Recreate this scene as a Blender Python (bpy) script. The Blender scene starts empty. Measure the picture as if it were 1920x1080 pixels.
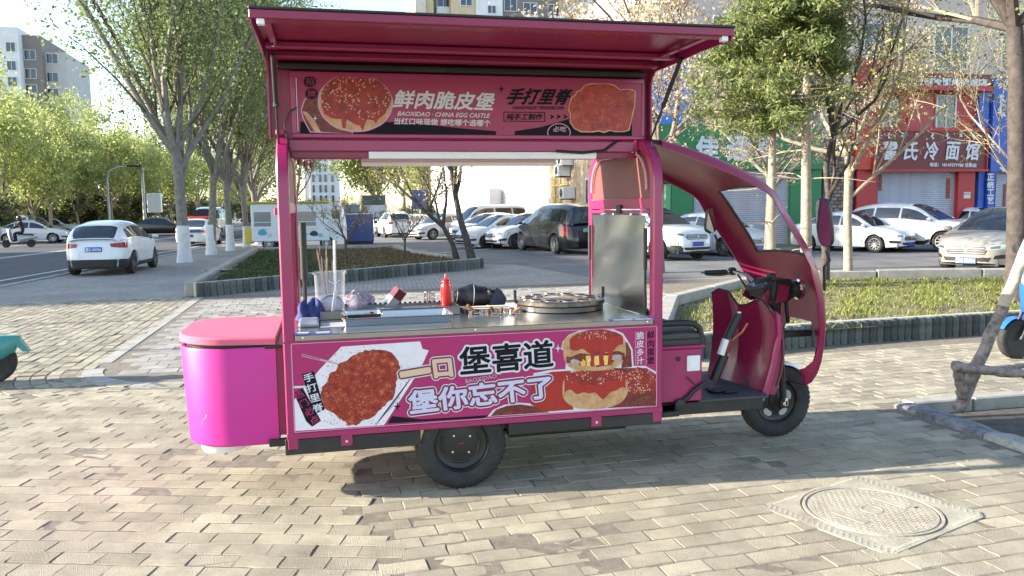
import bpy, bmesh, math, random
import numpy as np
from mathutils import Vector, Matrix
random.seed(7)
R = math.radians
scene = bpy.context.scene
COL = scene.collection
PI = math.pi

# ---------------------------------------------------------------- camera, sky, sun, exposure
CAM_H, F_PX, YAW, PITCH, ROLL = 1.7, 1510.0, R(12.95), R(5.65), R(-0.76)
_f = Vector((math.sin(YAW) * math.cos(PITCH), math.cos(YAW) * math.cos(PITCH), -math.sin(PITCH)))
_r = Vector((math.cos(YAW), -math.sin(YAW), 0.0))
_u = _r.cross(_f)
_r2 = _r * math.cos(ROLL) + _u * math.sin(ROLL)
_u2 = -_r * math.sin(ROLL) + _u * math.cos(ROLL)
cam_data = bpy.data.cameras.new('camera')
cam = bpy.data.objects.new('camera', cam_data)
COL.objects.link(cam)
cam_data.sensor_width = 36.0
cam_data.lens = 36.0 * F_PX / 1920.0
cam_data.clip_start = 0.05
cam_data.clip_end = 3000
cam.matrix_world = Matrix(((_r2.x, _u2.x, -_f.x, 0), (_r2.y, _u2.y, -_f.y, 0), (_r2.z, _u2.z, -_f.z, CAM_H), (0, 0, 0, 1)))
scene.camera = cam

SUN_EL, SUN_AZ = R(20.5), R(-6.5)          # light travels along +X, turned SUN_AZ towards the viewer
SUN_DIR = Vector((math.cos(SUN_AZ) * math.cos(SUN_EL), math.sin(SUN_AZ) * math.cos(SUN_EL), -math.sin(SUN_EL)))
world = bpy.data.worlds.new('World')
scene.world = world
world.use_nodes = True
nt = world.node_tree
nt.nodes.clear()
sky = nt.nodes.new('ShaderNodeTexSky')
sky.sky_type = 'NISHITA'
sky.sun_disc = False
sky.sun_elevation = SUN_EL
sky.sun_rotation = math.atan2(-SUN_DIR.x, -SUN_DIR.y)
sky.air_density = 1.0
sky.dust_density = 0.7
sky.ozone_density = 1.2
bg = nt.nodes.new('ShaderNodeBackground')
bg.inputs['Strength'].default_value = 0.15
out = nt.nodes.new('ShaderNodeOutputWorld')
nt.links.new(sky.outputs[0], bg.inputs[0])
nt.links.new(bg.outputs[0], out.inputs[0])
sun_data = bpy.data.lights.new('sun', 'SUN')
sun_data.energy = 5.0
sun_data.angle = R(0.55)
sun_data.color = (1.0, 0.92, 0.79)
sun = bpy.data.objects.new('sun', sun_data)
COL.objects.link(sun)
sun.rotation_euler = SUN_DIR.to_track_quat('-Z', 'Y').to_euler()
sun.location = (-30, 5, 20)
vs = scene.view_settings
vs.view_transform = 'Standard'
vs.look = 'None'
vs.exposure = 1.72
vs.gamma = 1.0
vs.use_curve_mapping = False

# ---------------------------------------------------------------- pixel helpers (1920 x 1080 photograph pixels)
def ray(px, py):
    return _f + _r2 * ((px - 960) / F_PX) - _u2 * ((py - 540) / F_PX)
def on_z(px, py, z=0.0):
    v = ray(px, py); return Vector((0, 0, CAM_H)) + v * ((z - CAM_H) / v.z)
def on_y(px, py, y):
    v = ray(px, py); return Vector((0, 0, CAM_H)) + v * (y / v.y)
def on_x(px, py, x):
    v = ray(px, py); return Vector((0, 0, CAM_H)) + v * (x / v.x)

# ---------------------------------------------------------------- mesh helpers
class MB:
    def __init__(s):
        s.v = []; s.f = []
    def add(s, verts, faces):
        o = len(s.v)
        s.v.extend([tuple(p) for p in verts])
        s.f.extend([tuple(i + o for i in f) for f in faces])
        return s
    def face(s, *pts):
        return s.add(pts, [tuple(range(len(pts)))])
    def box(s, x0, x1, y0, y1, z0, z1, b=0.0, M=None):
        if x0 > x1: x0, x1 = x1, x0
        if y0 > y1: y0, y1 = y1, y0
        if z0 > z1: z0, z1 = z1, z0
        if b <= 0:
            vs_ = [(x, y, z) for x in (x0, x1) for y in (y0, y1) for z in (z0, z1)]
            fs = [(0, 1, 3, 2), (4, 6, 7, 5), (0, 4, 5, 1), (2, 3, 7, 6), (0, 2, 6, 4), (1, 5, 7, 3)]
        else:
            b = min(b, (x1 - x0) * .49, (y1 - y0) * .49, (z1 - z0) * .49)
            vs_ = []; idx = {}
            for ix, x in enumerate((x0, x1)):
                for iy, y in enumerate((y0, y1)):
                    for iz, z in enumerate((z0, z1)):
                        sx, sy, sz = (1 - 2 * ix) * b, (1 - 2 * iy) * b, (1 - 2 * iz) * b
                        for k, p in enumerate(((x, y + sy, z + sz), (x + sx, y, z + sz), (x + sx, y + sy, z))):
                            idx[(ix, iy, iz, k)] = len(vs_); vs_.append(p)
            fs = []
            for s_ in (0, 1):
                fs.append([idx[(s_, a, c, 0)] for a, c in ((0, 0), (0, 1), (1, 1), (1, 0))])
                fs.append([idx[(a, s_, c, 1)] for a, c in ((0, 0), (0, 1), (1, 1), (1, 0))])
                fs.append([idx[(a, c, s_, 2)] for a, c in ((0, 0), (0, 1), (1, 1), (1, 0))])
            for a in (0, 1):
                for c in (0, 1):
                    fs.append([idx[(0, a, c, 1)], idx[(0, a, c, 2)], idx[(1, a, c, 2)], idx[(1, a, c, 1)]])
                    fs.append([idx[(a, 0, c, 0)], idx[(a, 0, c, 2)], idx[(a, 1, c, 2)], idx[(a, 1, c, 0)]])
                    fs.append([idx[(a, c, 0, 0)], idx[(a, c, 0, 1)], idx[(a, c, 1, 1)], idx[(a, c, 1, 0)]])
                    for d in (0, 1):
                        fs.append([idx[(a, c, d, k)] for k in range(3)])
        if M is not None:
            vs_ = [M @ Vector(p) for p in vs_]
        return s.add(vs_, fs)
    def bar(s, a, b_, w, h, up=(0, 0, 1), bev=0.0):
        a, b_ = Vector(a), Vector(b_); d = b_ - a; L = d.length; d.normalize()
        up = Vector(up); sx = d.cross(up)
        if sx.length < 1e-5: sx = d.cross(Vector((0, 1, 0)))
        sx.normalize(); uz = sx.cross(d)
        M = Matrix(((d.x, sx.x, uz.x, a.x), (d.y, sx.y, uz.y, a.y), (d.z, sx.z, uz.z, a.z), (0, 0, 0, 1)))
        return s.box(0, L, -w / 2, w / 2, -h / 2, h / 2, bev, M)
    def tube(s, pts, r, n=8, caps=True):
        pts = [Vector(p) for p in pts]; m = len(pts)
        rs = list(r) if isinstance(r, (list, tuple)) else [r] * m
        t0 = (pts[1] - pts[0]).normalized()
        nrm = t0.orthogonal().normalized()
        verts = []
        for i, p in enumerate(pts):
            if i == 0: t = t0
            elif i == m - 1: t = (pts[i] - pts[i - 1]).normalized()
            else:
                t = (pts[i + 1] - pts[i - 1])
                t = t.normalized() if t.length > 1e-9 else t0
            nrm = (nrm - t * nrm.dot(t))
            nrm = nrm.normalized() if nrm.length > 1e-6 else t.orthogonal().normalized()
            bn = t.cross(nrm)
            for k in range(n):
                a = 2 * PI * k / n
                verts.append(p + (nrm * math.cos(a) + bn * math.sin(a)) * rs[i])
        fs = [(i * n + k, i * n + (k + 1) % n, (i + 1) * n + (k + 1) % n, (i + 1) * n + k) for i in range(m - 1) for k in range(n)]
        if caps:
            fs.append(tuple(range(n - 1, -1, -1))); fs.append(tuple(range((m - 1) * n, m * n)))
        return s.add(verts, fs)
    def prism(s, poly, f0, f1):
        n = len(poly)
        a = [f0(*p) for p in poly]; b = [f1(*p) for p in poly]
        fs = [tuple(range(n)), tuple(range(2 * n - 1, n - 1, -1))]
        fs += [(i, n + i, n + (i + 1) % n, (i + 1) % n) for i in range(n)]
        return s.add(a + b, fs)
    def prism_xy(s, poly, z0, z1): return s.prism(poly, lambda x, y: (x, y, z0), lambda x, y: (x, y, z1))
    def prism_xz(s, poly, y0, y1): return s.prism(poly, lambda x, z: (x, y0, z), lambda x, z: (x, y1, z))
    def prism_yz(s, poly, x0, x1): return s.prism(poly, lambda y, z: (x0, y, z), lambda y, z: (x1, y, z))
    def lathe(s, prof, n=24, M=None, caps=False):
        verts = []
        for r_, z in prof:
            for k in range(n):
                a = 2 * PI * k / n
                p = Vector((r_ * math.cos(a), r_ * math.sin(a), z))
                verts.append(M @ p if M is not None else p)
        m = len(prof)
        fs = [(i * n + k, i * n + (k + 1) % n, (i + 1) * n + (k + 1) % n, (i + 1) * n + k) for i in range(m - 1) for k in range(n)]
        if caps:
            fs.append(tuple(range(n - 1, -1, -1))); fs.append(tuple(range((m - 1) * n, m * n)))
        return s.add(verts, fs)
    def grid(s, P, closed=False):
        m, n = len(P), len(P[0])
        verts = [p for row in P for p in row]
        fs = [(i * n + j, i * n + j + 1, (i + 1) * n + j + 1, (i + 1) * n + j) for i in range(m - 1) for j in range(n - 1)]
        if closed:
            fs += [(i * n + n - 1, i * n, (i + 1) * n, (i + 1) * n + n - 1) for i in range(m - 1)]
        return s.add(verts, fs)
    def mesh(s, name, mat, smooth=None):
        me = bpy.data.meshes.new(name)
        me.from_pydata([tuple(p) for p in s.v], [], s.f)
        for m_ in (mat if isinstance(mat, (list, tuple)) else [mat]):
            if m_: me.materials.append(m_)
        if smooth is not None:
            fix_normals(me)
            me.polygons.foreach_set('use_smooth', [True] * len(me.polygons))
            me.set_sharp_from_angle(angle=R(smooth))
        return me
    def build(s, name, mat, parent=None, smooth=None, world=False):
        return link(name, s.mesh(name, mat, smooth), parent, world)

def fix_normals(me):
    bm = bmesh.new(); bm.from_mesh(me)
    bmesh.ops.recalc_face_normals(bm, faces=bm.faces)
    bm.to_mesh(me); bm.free()

def link(name, me, parent=None, world=False):
    o = bpy.data.objects.new(name, me)
    COL.objects.link(o)
    if parent is not None:
        o.parent = parent
        if world:
            t = parent.location if parent.parent is None else Vector((0, 0, 0))      # parts built in place sit at the origin
            o.matrix_parent_inverse = Matrix.Translation(-t)
    return o
def tag(o, label=None, cat=None, group=None, kind=None):
    if label: o['label'] = label
    if cat: o['category'] = cat
    if group: o['group'] = group
    if kind: o['kind'] = kind
    return o
def thing(name, loc, rz, label, cat, group=None):
    o = bpy.data.objects.new(name, None); COL.objects.link(o)
    o.empty_display_size = .1
    o.location = loc; o.rotation_euler = (0, 0, rz)
    return tag(o, label, cat, group)
def struct(o):
    o['kind'] = 'structure'; return o
def copy_tree(o, parent=None):
    c = o.copy(); COL.objects.link(c)
    if parent is not None: c.parent = parent
    for ch in list(o.children): copy_tree(ch, c)
    return c

# ---------------------------------------------------------------- materials
MATS = {}
def lin(c):
    return tuple(((x / 255.0) / 12.92 if x <= 10 else (((x / 255.0) + .055) / 1.055) ** 2.4) for x in c)
def mat(name, col, rough=.5, metal=0.0, var=0.0, vscale=6.0, bump=0.0, bscale=60.0, coat=0.0, spec=.5, trans=0.0, emit=None, alpha=1.0, coord='Object', col2=None, island=0.0, dirt=0.0):
    if name in MATS: return MATS[name]
    m = bpy.data.materials.new(name); m.use_nodes = True
    n = m.node_tree.nodes; l = m.node_tree.links
    b = n['Principled BSDF']
    b.inputs['Base Color'].default_value = (*col, 1)
    b.inputs['Roughness'].default_value = rough
    b.inputs['Metallic'].default_value = metal
    b.inputs['Specular IOR Level'].default_value = spec
    if coat:
        b.inputs['Coat Weight'].default_value = coat
        b.inputs['Coat Roughness'].default_value = .08
    if trans: b.inputs['Transmission Weight'].default_value = trans
    if alpha < 1: b.inputs['Alpha'].default_value = alpha
    if emit:
        b.inputs['Emission Color'].default_value = (*emit[:3], 1); b.inputs['Emission Strength'].default_value = emit[3]
    tc = None
    def texc():
        nonlocal tc
        if tc is None: tc = n.new('ShaderNodeTexCoord')
        return tc.outputs[coord]
    last = None
    if var or col2:
        t = n.new('ShaderNodeTexNoise'); t.inputs['Scale'].default_value = vscale; t.inputs['Detail'].default_value = 6; t.inputs['Roughness'].default_value = .65
        l.new(texc(), t.inputs['Vector'])
        mx = n.new('ShaderNodeMix'); mx.data_type = 'RGBA'
        c2 = col2 if col2 else tuple(min(1, c * (1 + var)) for c in col)
        c1 = col if col2 else tuple(c * (1 - var) for c in col)
        mx.inputs[6].default_value = (*c1, 1); mx.inputs[7].default_value = (*c2, 1)
        mr = n.new('ShaderNodeMapRange'); mr.inputs[1].default_value = .32; mr.inputs[2].default_value = .68
        l.new(t.outputs[0], mr.inputs[0]); l.new(mr.outputs[0], mx.inputs[0])
        last = mx.outputs[2]
    if island:
        g = n.new('ShaderNodeNewGeometry'); oi = n.new('ShaderNodeObjectInfo')
        ad = n.new('ShaderNodeMath'); ad.operation = 'ADD'; l.new(g.outputs['Random Per Island'], ad.inputs[0]); l.new(oi.outputs['Random'], ad.inputs[1])
        fr = n.new('ShaderNodeMath'); fr.operation = 'FRACT'; l.new(ad.outputs[0], fr.inputs[0])
        mr2 = n.new('ShaderNodeMapRange'); mr2.inputs[3].default_value = 1 - island; mr2.inputs[4].default_value = 1 + island
        l.new(fr.outputs[0], mr2.inputs[0])
        hs = n.new('ShaderNodeHueSaturation'); l.new(mr2.outputs[0], hs.inputs['Value'])
        if last is not None: l.new(last, hs.inputs['Color'])
        else: hs.inputs['Color'].default_value = (*col, 1)
        last = hs.outputs[0]
    if dirt:
        t = n.new('ShaderNodeTexNoise'); t.inputs['Scale'].default_value = 2.3; t.inputs['Detail'].default_value = 9; t.inputs['Roughness'].default_value = .7
        l.new(texc(), t.inputs['Vector'])
        mr = n.new('ShaderNodeMapRange'); mr.inputs[1].default_value = .5; mr.inputs[2].default_value = .8; mr.inputs[4].default_value = dirt
        l.new(t.outputs[0], mr.inputs[0])
        mx = n.new('ShaderNodeMix'); mx.data_type = 'RGBA'; mx.inputs[7].default_value = (.16, .13, .10, 1)
        l.new(mr.outputs[0], mx.inputs[0])
        if last is not None: l.new(last, mx.inputs[6])
        else: mx.inputs[6].default_value = (*col, 1)
        last = mx.outputs[2]
    if last is not None: l.new(last, b.inputs['Base Color'])
    if bump:
        t = n.new('ShaderNodeTexNoise'); t.inputs['Scale'].default_value = bscale; t.inputs['Detail'].default_value = 5
        l.new(texc(), t.inputs['Vector'])
        bp = n.new('ShaderNodeBump'); bp.inputs['Strength'].default_value = bump; bp.inputs['Distance'].default_value = .01
        l.new(t.outputs[0], bp.inputs['Height']); l.new(bp.outputs[0], b.inputs['Normal'])
    MATS[name] = m
    return m

def leaf_mat(name, c1, c2, scale=.6):
    """leaf: island-random colour between two real leaf colours, some light passes through"""
    m = bpy.data.materials.new(name); m.use_nodes = True
    n = m.node_tree.nodes; l = m.node_tree.links
    b = n['Principled BSDF']; b.inputs['Roughness'].default_value = .55
    g = n.new('ShaderNodeNewGeometry')
    mx = n.new('ShaderNodeMix'); mx.data_type = 'RGBA'
    mx.inputs[6].default_value = (*c1, 1); mx.inputs[7].default_value = (*c2, 1)
    l.new(g.outputs['Random Per Island'], mx.inputs[0])
    l.new(mx.outputs[2], b.inputs['Base Color'])
    tr = n.new('ShaderNodeBsdfTranslucent'); l.new(mx.outputs[2], tr.inputs['Color'])
    ms = n.new('ShaderNodeMixShader'); ms.inputs[0].default_value = .45
    l.new(b.outputs[0], ms.inputs[1]); l.new(tr.outputs[0], ms.inputs[2])
    l.new(ms.outputs[0], n['Material Output'].inputs['Surface'])
    return m

# shared
M_black = mat('black_plastic', (.014, .014, .016), .45, bump=.15, bscale=200)
M_rubber = mat('rubber', (.022, .021, .021), .8, var=.3, vscale=20, dirt=.35)
M_chrome = mat('chrome', (.75, .75, .76), .14, 1.0)
M_white = mat('white_plastic', (.78, .78, .77), .4, var=.04)
M_steel = mat('stainless_steel', (.44, .43, .41), .24, 1.0, var=.1, vscale=3)
M_darkglass = mat('dark_glass', (.012, .015, .018), .04, spec=.8)
# ---------------------------------------------------------------- lettering and flat print
_tcache = {}
def text_data(s, shear=0.0, space_line=1.0, space=1.0):
    key = (s, shear, space_line, space)
    if key in _tcache: return _tcache[key]
    cu = bpy.data.curves.new('lettering', 'FONT')
    cu.body = s; cu.shear = shear; cu.space_line = space_line; cu.space_character = space
    cu.resolution_u = 3; cu.align_x = 'CENTER' if '\n' in s else 'LEFT'
    ob = bpy.data.objects.new('lettering', cu); COL.objects.link(ob)
    dg = bpy.context.evaluated_depsgraph_get()
    me = bpy.data.meshes.new_from_object(ob.evaluated_get(dg))
    V = [v.co.copy() for v in me.vertices]; Fc = [tuple(p.vertices) for p in me.polygons]
    bpy.data.objects.remove(ob); bpy.data.curves.remove(cu); bpy.data.meshes.remove(me)
    xs = [v.x for v in V]; ys = [v.y for v in V]
    x0, x1, y0, y1 = min(xs), max(xs), min(ys), max(ys)
    d = ([((v.x - x0) / max(1e-6, x1 - x0), (v.y - y0) / max(1e-6, y1 - y0)) for v in V], Fc, (x1 - x0) / max(1e-6, (y1 - y0)))
    _tcache[key] = d
    return d
def lettering(name, s, BL, BR, TL, m, parent, off=.001, grow=0.0, steps=12, shear=0.0, N=None, space_line=1.0, space=1.0, world=True):
    """flat letters filling the parallelogram BL-BR-TL; grow thickens every stroke by that many metres"""
    V, Fc, asp = text_data(s, shear, space_line, space)
    BL, BR, TL = Vector(BL), Vector(BR), Vector(TL)
    ex, ey = BR - BL, TL - BL
    n = ex.cross(ey).normalized()
    if N is not None and n.dot(Vector(N)) < 0: n = -n
    ux, uy = ex.normalized(), (ey - ex.normalized() * ey.dot(ex.normalized())).normalized()
    b = MB()
    sh = [(0, 0)] + ([(grow * math.cos(2 * PI * k / steps), grow * math.sin(2 * PI * k / steps)) for k in range(steps)] if grow > 0 else [])
    for i, (a, c) in enumerate(sh):
        o = BL + ux * a + uy * c + n * (off + i * .00003)
        b.add([o + ex * u + ey * v for u, v in V], Fc)
    return b.build(name, m, parent, None, world)
def px_lettering(name, s, bl, br, tl, Y, m, parent, **kw):
    return lettering(name, s, on_y(*bl, Y), on_y(*br, Y), on_y(*tl, Y), m, parent, N=(0, -1, 0), **kw)
def px_poly(name, pts, Y, m, parent, off=.001):
    """flat printed shape on the plane facing the viewer at depth Y"""
    b = MB(); P = [on_y(x, y, Y) for x, y in pts]
    b.face(*[(p.x, Y - off, p.z) for p in P])
    return b.build(name, m, parent, None, True)
def blob(cx, cy, rx, ry, n=40, rough=.04, seed=1, rot=0.0, sup=2.0):
    rnd = random.Random(seed); ph = [rnd.uniform(0, 6.28) for _ in range(6)]
    pts = []
    for k in range(n):
        a = 2 * PI * k / n
        c, s_ = math.cos(a), math.sin(a)
        x = math.copysign(abs(c) ** (2 / sup), c); y = math.copysign(abs(s_) ** (2 / sup), s_)
        q = 1 + rough * (math.sin(3 * a + ph[0]) + .8 * math.sin(5 * a + ph[1]) + .7 * math.sin(9 * a + ph[2]) + .6 * math.sin(14 * a + ph[3])) / 1.6
        x *= rx * q; y *= ry * q
        pts.append((cx + x * math.cos(rot) - y * math.sin(rot), cy + x * math.sin(rot) + y * math.cos(rot)))
    return pts
def grow_poly(pts, d):
    cx = sum(p[0] for p in pts) / len(pts); cy = sum(p[1] for p in pts) / len(pts)
    o = []
    for x, y in pts:
        L = math.hypot(x - cx, y - cy); o.append((x + (x - cx) / L * d, y + (y - cy) / L * d))
    return o
# ================================================================ ground
def nmat(name):
    m = bpy.data.materials.new(name); m.use_nodes = True
    return m, m.node_tree.nodes, m.node_tree.links, m.node_tree.nodes['Principled BSDF']
def N(n, t, **kw):
    o = n.new(t)
    for k, v in kw.items():
        if k in ('operation', 'data_type', 'blend_type', 'feature', 'noise_dimensions'): setattr(o, k, v)
        else: o.inputs[k.replace('_', ' ')].default_value = v
    return o
def paving_mat(name, c1, c2, cm, sx, sy, rot, rough=.85, mort=.02, big=.35):
    """laid paving: brick courses with worn tone variation and open joints"""
    m, n, l, b = nmat(name); b.inputs['Roughness'].default_value = rough
    tc = n.new('ShaderNodeTexCoord'); mp = n.new('ShaderNodeMapping'); mp.inputs['Rotation'].default_value = (0, 0, -rot); l.new(tc.outputs['Object'], mp.inputs[0])
    br = n.new('ShaderNodeTexBrick'); l.new(mp.outputs[0], br.inputs['Vector'])
    br.inputs['Scale'].default_value = 1; br.inputs['Brick Width'].default_value = sx; br.inputs['Row Height'].default_value = sy; br.inputs['Mortar Size'].default_value = mort * min(sx, sy); br.inputs['Bias'].default_value = -.1
    br.inputs['Color1'].default_value = (*c1, 1); br.inputs['Color2'].default_value = (*c2, 1); br.inputs['Mortar'].default_value = (*cm, 1)
    t = N(n, 'ShaderNodeTexNoise', Scale=.45, Detail=8, Roughness=.65); l.new(tc.outputs['Object'], t.inputs['Vector'])
    t2 = N(n, 'ShaderNodeTexNoise', Scale=40, Detail=6, Roughness=.7); l.new(tc.outputs['Object'], t2.inputs['Vector'])
    ad = N(n, 'ShaderNodeMath', operation='ADD'); l.new(t.outputs[0], ad.inputs[0]); l.new(t2.outputs[0], ad.inputs[1])
    mr = N(n, 'ShaderNodeMapRange'); mr.inputs[1].default_value = .7; mr.inputs[2].default_value = 1.3; mr.inputs[3].default_value = 1 - big; mr.inputs[4].default_value = 1 + big; l.new(ad.outputs[0], mr.inputs[0])
    mx = N(n, 'ShaderNodeMix', data_type='RGBA', blend_type='MULTIPLY'); mx.inputs[0].default_value = 1; l.new(br.outputs[0], mx.inputs[6]); l.new(mr.outputs[0], mx.inputs[7]); l.new(mx.outputs[2], b.inputs['Base Color'])
    bp = n.new('ShaderNodeBump'); bp.inputs['Strength'].default_value = .6; bp.inputs['Distance'].default_value = .012
    sub = N(n, 'ShaderNodeMath', operation='SUBTRACT'); l.new(t2.outputs[0], sub.inputs[0]); l.new(br.outputs['Fac'], sub.inputs[1]); l.new(sub.outputs[0], bp.inputs['Height']); l.new(bp.outputs[0], b.inputs['Normal'])
    return m
def sheet(name, poly, z, m):
    b = MB(); b.face(*[(x, y, z) for x, y in poly]); return struct(b.build(name, m))

M_earth = mat('earth', (.16, .13, .10), .95, var=.4, vscale=3, bump=.6, bscale=20, coord='Object')
M_asph = mat('asphalt', (.055, .057, .064), .85, var=.25, vscale=1.2, bump=.5, bscale=120)
M_conc = mat('concrete_light', (.31, .29, .255), .85, var=.18, vscale=5, bump=.4, bscale=50, dirt=.4)
M_white_paint = mat('road_paint', (.55, .55, .55), .7, var=.25, vscale=6)
# base sheet to the horizon
b = MB(); b.face((-900, -60, -.14), (900, -60, -.14), (900, 1500, -.14), (-900, 1500, -.14)); struct(b.build('ground', mat('far_ground', (.15, .145, .13), .95, var=.3, vscale=.05)))
KX = lambda y: -7.45 + .10 * (y - 22)          # road kerb line
LANE = 15.0
road_poly = [(KX(-20), -20), (KX(400), 400), (KX(400) - LANE, 400), (KX(-20) - LANE, -20)]
sheet('road', road_poly, -.12, M_asph)
# pavement sheet (everything right of the kerb)
M_far = paving_mat('far_paving', (.25, .235, .21), (.31, .29, .255), (.13, .12, .105), .2, .1, R(86), mort=.07)
PIT = (4.66, 7.2, 3.4, 5.76)               # tree pit x0, x1, y0, y1
def pit_sheet(name, x0a, x0b, x1, y0, y1, z, m):
    b = MB(); f = lambda y: x0a + (x0b - x0a) * (y - y0) / (y1 - y0)
    a, c, d, e = PIT
    b.face((f(y0), y0, z), (x1, y0, z), (x1, d, z), (f(d), d, z)); b.face((f(d), d, z), (a, d, z), (a, e, z), (f(e), e, z)); b.face((c, d, z), (x1, d, z), (x1, e, z), (c, e, z)); b.face((f(e), e, z), (x1, e, z), (x1, y1, z), (f(y1), y1, z))
    return struct(b.build(name, m))
pit_sheet('pavement', KX(-20), KX(60), 60, -20, 60, -.052, M_earth)
FARP = [(KX(17.2), 17.2), (-2.63, 17.2), (-2.63, 13.0), (8.0, 13.0), (60, 13.0), (60, 120), (KX(120), 120)]
sheet('far_pavement', FARP, -.004, M_far)
# parking lot surface
M_lot = mat('parking_asphalt', (.135, .135, .138), .85, var=.28, vscale=.8, bump=.5, bscale=80, dirt=.25)
sheet('parking_lot', [(-2.4, 34.5), (4.2, 34.5), (3.2, 25.4), (5.6, 23.8), (6.4, 17.5), (60, 17.5), (60, 110), (1.5, 110)], .0, M_lot)
# kerb stones along the road
M_kerb = mat('kerb_stone', (.33, .32, .30), .8, var=.2, vscale=4, bump=.3, bscale=40, island=.12)
kerb = struct(MB().box(KX(-10) - .05, KX(-10) + .05, -10, -9.9, -.13, 0).build('road_kerb', M_kerb))
y = 4.0
while y < 62:
    a, c = Vector((KX(y) - .07, y + .01, -.05)), Vector((KX(y + .99) - .07, y + .99, -.05))
    b = MB(); b.bar(a, c, .15, .17, bev=.015); b.build('kerb_stone', M_kerb, kerb)
    y += 1.0
# lane lines
lane = struct(MB().bar(Vector((KX(20) - 1.7, 20, -.115)), Vector((KX(21) - 1.7, 21, -.115)), .12, .002).build('lane_marking', M_white_paint))
for off, y0, y1, w in ((-1.7, 21, 120, .13), (-LANE / 2, 10, 200, .15), (-LANE / 2 - .3, 10, 200, .12), (-LANE + 1.5, 10, 200, .13)):
    b = MB(); b.bar(Vector((KX(y0) + off, y0, -.115)), Vector((KX(y1) + off, y1, -.115)), w, .003); b.build('lane_line', M_white_paint, lane)
# parking bay lines
bay = struct(MB().bar(Vector((3.9, 31, .002)), Vector((12, 38, .002)), .1, .003).build('bay_marking', M_white_paint))
for k in range(5):
    a = Vector((6.6 + 1.9 * k, 33.5 - 2.0 * k, .002)); b = MB(); b.bar(a, a + Vector((2.6, 3.6, 0)), .1, .003); b.build('bay_line', M_white_paint, bay)

# ---------------------------------------------------------------- pavers of the forecourt
def stone_mat(name, c1, c2, isl):
    m, n, l, b = nmat(name); b.inputs['Roughness'].default_value = .9; b.inputs['Specular IOR Level'].default_value = .25
    tc = n.new('ShaderNodeTexCoord'); geo = n.new('ShaderNodeNewGeometry'); oi = n.new('ShaderNodeObjectInfo')
    t = N(n, 'ShaderNodeTexNoise', Scale=120, Detail=8, Roughness=.8); l.new(geo.outputs['Position'], t.inputs['Vector'])
    t2 = N(n, 'ShaderNodeTexNoise', Scale=2.2, Detail=9, Roughness=.7); l.new(geo.outputs['Position'], t2.inputs['Vector'])
    t3 = N(n, 'ShaderNodeTexVoronoi', Scale=160); l.new(geo.outputs['Position'], t3.inputs['Vector'])
    mx = N(n, 'ShaderNodeMix', data_type='RGBA'); mx.inputs[6].default_value = (*c1, 1); mx.inputs[7].default_value = (*c2, 1)
    mr = N(n, 'ShaderNodeMapRange'); mr.inputs[1].default_value = .3; mr.inputs[2].default_value = .7; l.new(t.outputs[0], mr.inputs[0]); l.new(mr.outputs[0], mx.inputs[0])
    ad = N(n, 'ShaderNodeMath', operation='ADD'); l.new(geo.outputs['Random Per Island'], ad.inputs[0]); l.new(oi.outputs['Random'], ad.inputs[1])
    fr = N(n, 'ShaderNodeMath', operation='FRACT'); l.new(ad.outputs[0], fr.inputs[0])
    mr2 = N(n, 'ShaderNodeMapRange'); mr2.inputs[3].default_value = 1 - isl; mr2.inputs[4].default_value = 1 + isl; l.new(fr.outputs[0], mr2.inputs[0])
    mr3 = N(n, 'ShaderNodeMapRange'); mr3.inputs[1].default_value = .36; mr3.inputs[2].default_value = .62; mr3.inputs[3].default_value = .72; mr3.inputs[4].default_value = 1.12; l.new(t2.outputs[0], mr3.inputs[0])
    mu = N(n, 'ShaderNodeMath', operation='MULTIPLY'); l.new(mr2.outputs[0], mu.inputs[0]); l.new(mr3.outputs[0], mu.inputs[1])
    hs = n.new('ShaderNodeHueSaturation'); l.new(mx.outputs[2], hs.inputs['Color']); l.new(mu.outputs[0], hs.inputs['Value']); l.new(hs.outputs[0], b.inputs['Base Color'])
    bp = n.new('ShaderNodeBump'); bp.inputs['Strength'].default_value = 1.0; bp.inputs['Distance'].default_value = .006
    ad2 = N(n, 'ShaderNodeMath', operation='ADD'); l.new(t.outputs[0], ad2.inputs[0]); l.new(t3.outputs[0], ad2.inputs[1]); l.new(ad2.outputs[0], bp.inputs['Height']); l.new(bp.outputs[0], b.inputs['Normal'])
    return m
M_paver = stone_mat('paver_sandstone', (.275, .24, .175), (.44, .395, .30), .16)
M_gpaver = stone_mat('paver_grey', (.27, .255, .235), (.40, .375, .34), .10)
M_joint = mat('joint_sand', (.17, .145, .11), .95, var=.35, vscale=14, bump=.6, bscale=120)
paving = pit_sheet('paving', KX(-2), KX(17.3), 14, -2, 17.3, -.0038, M_joint)
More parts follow.
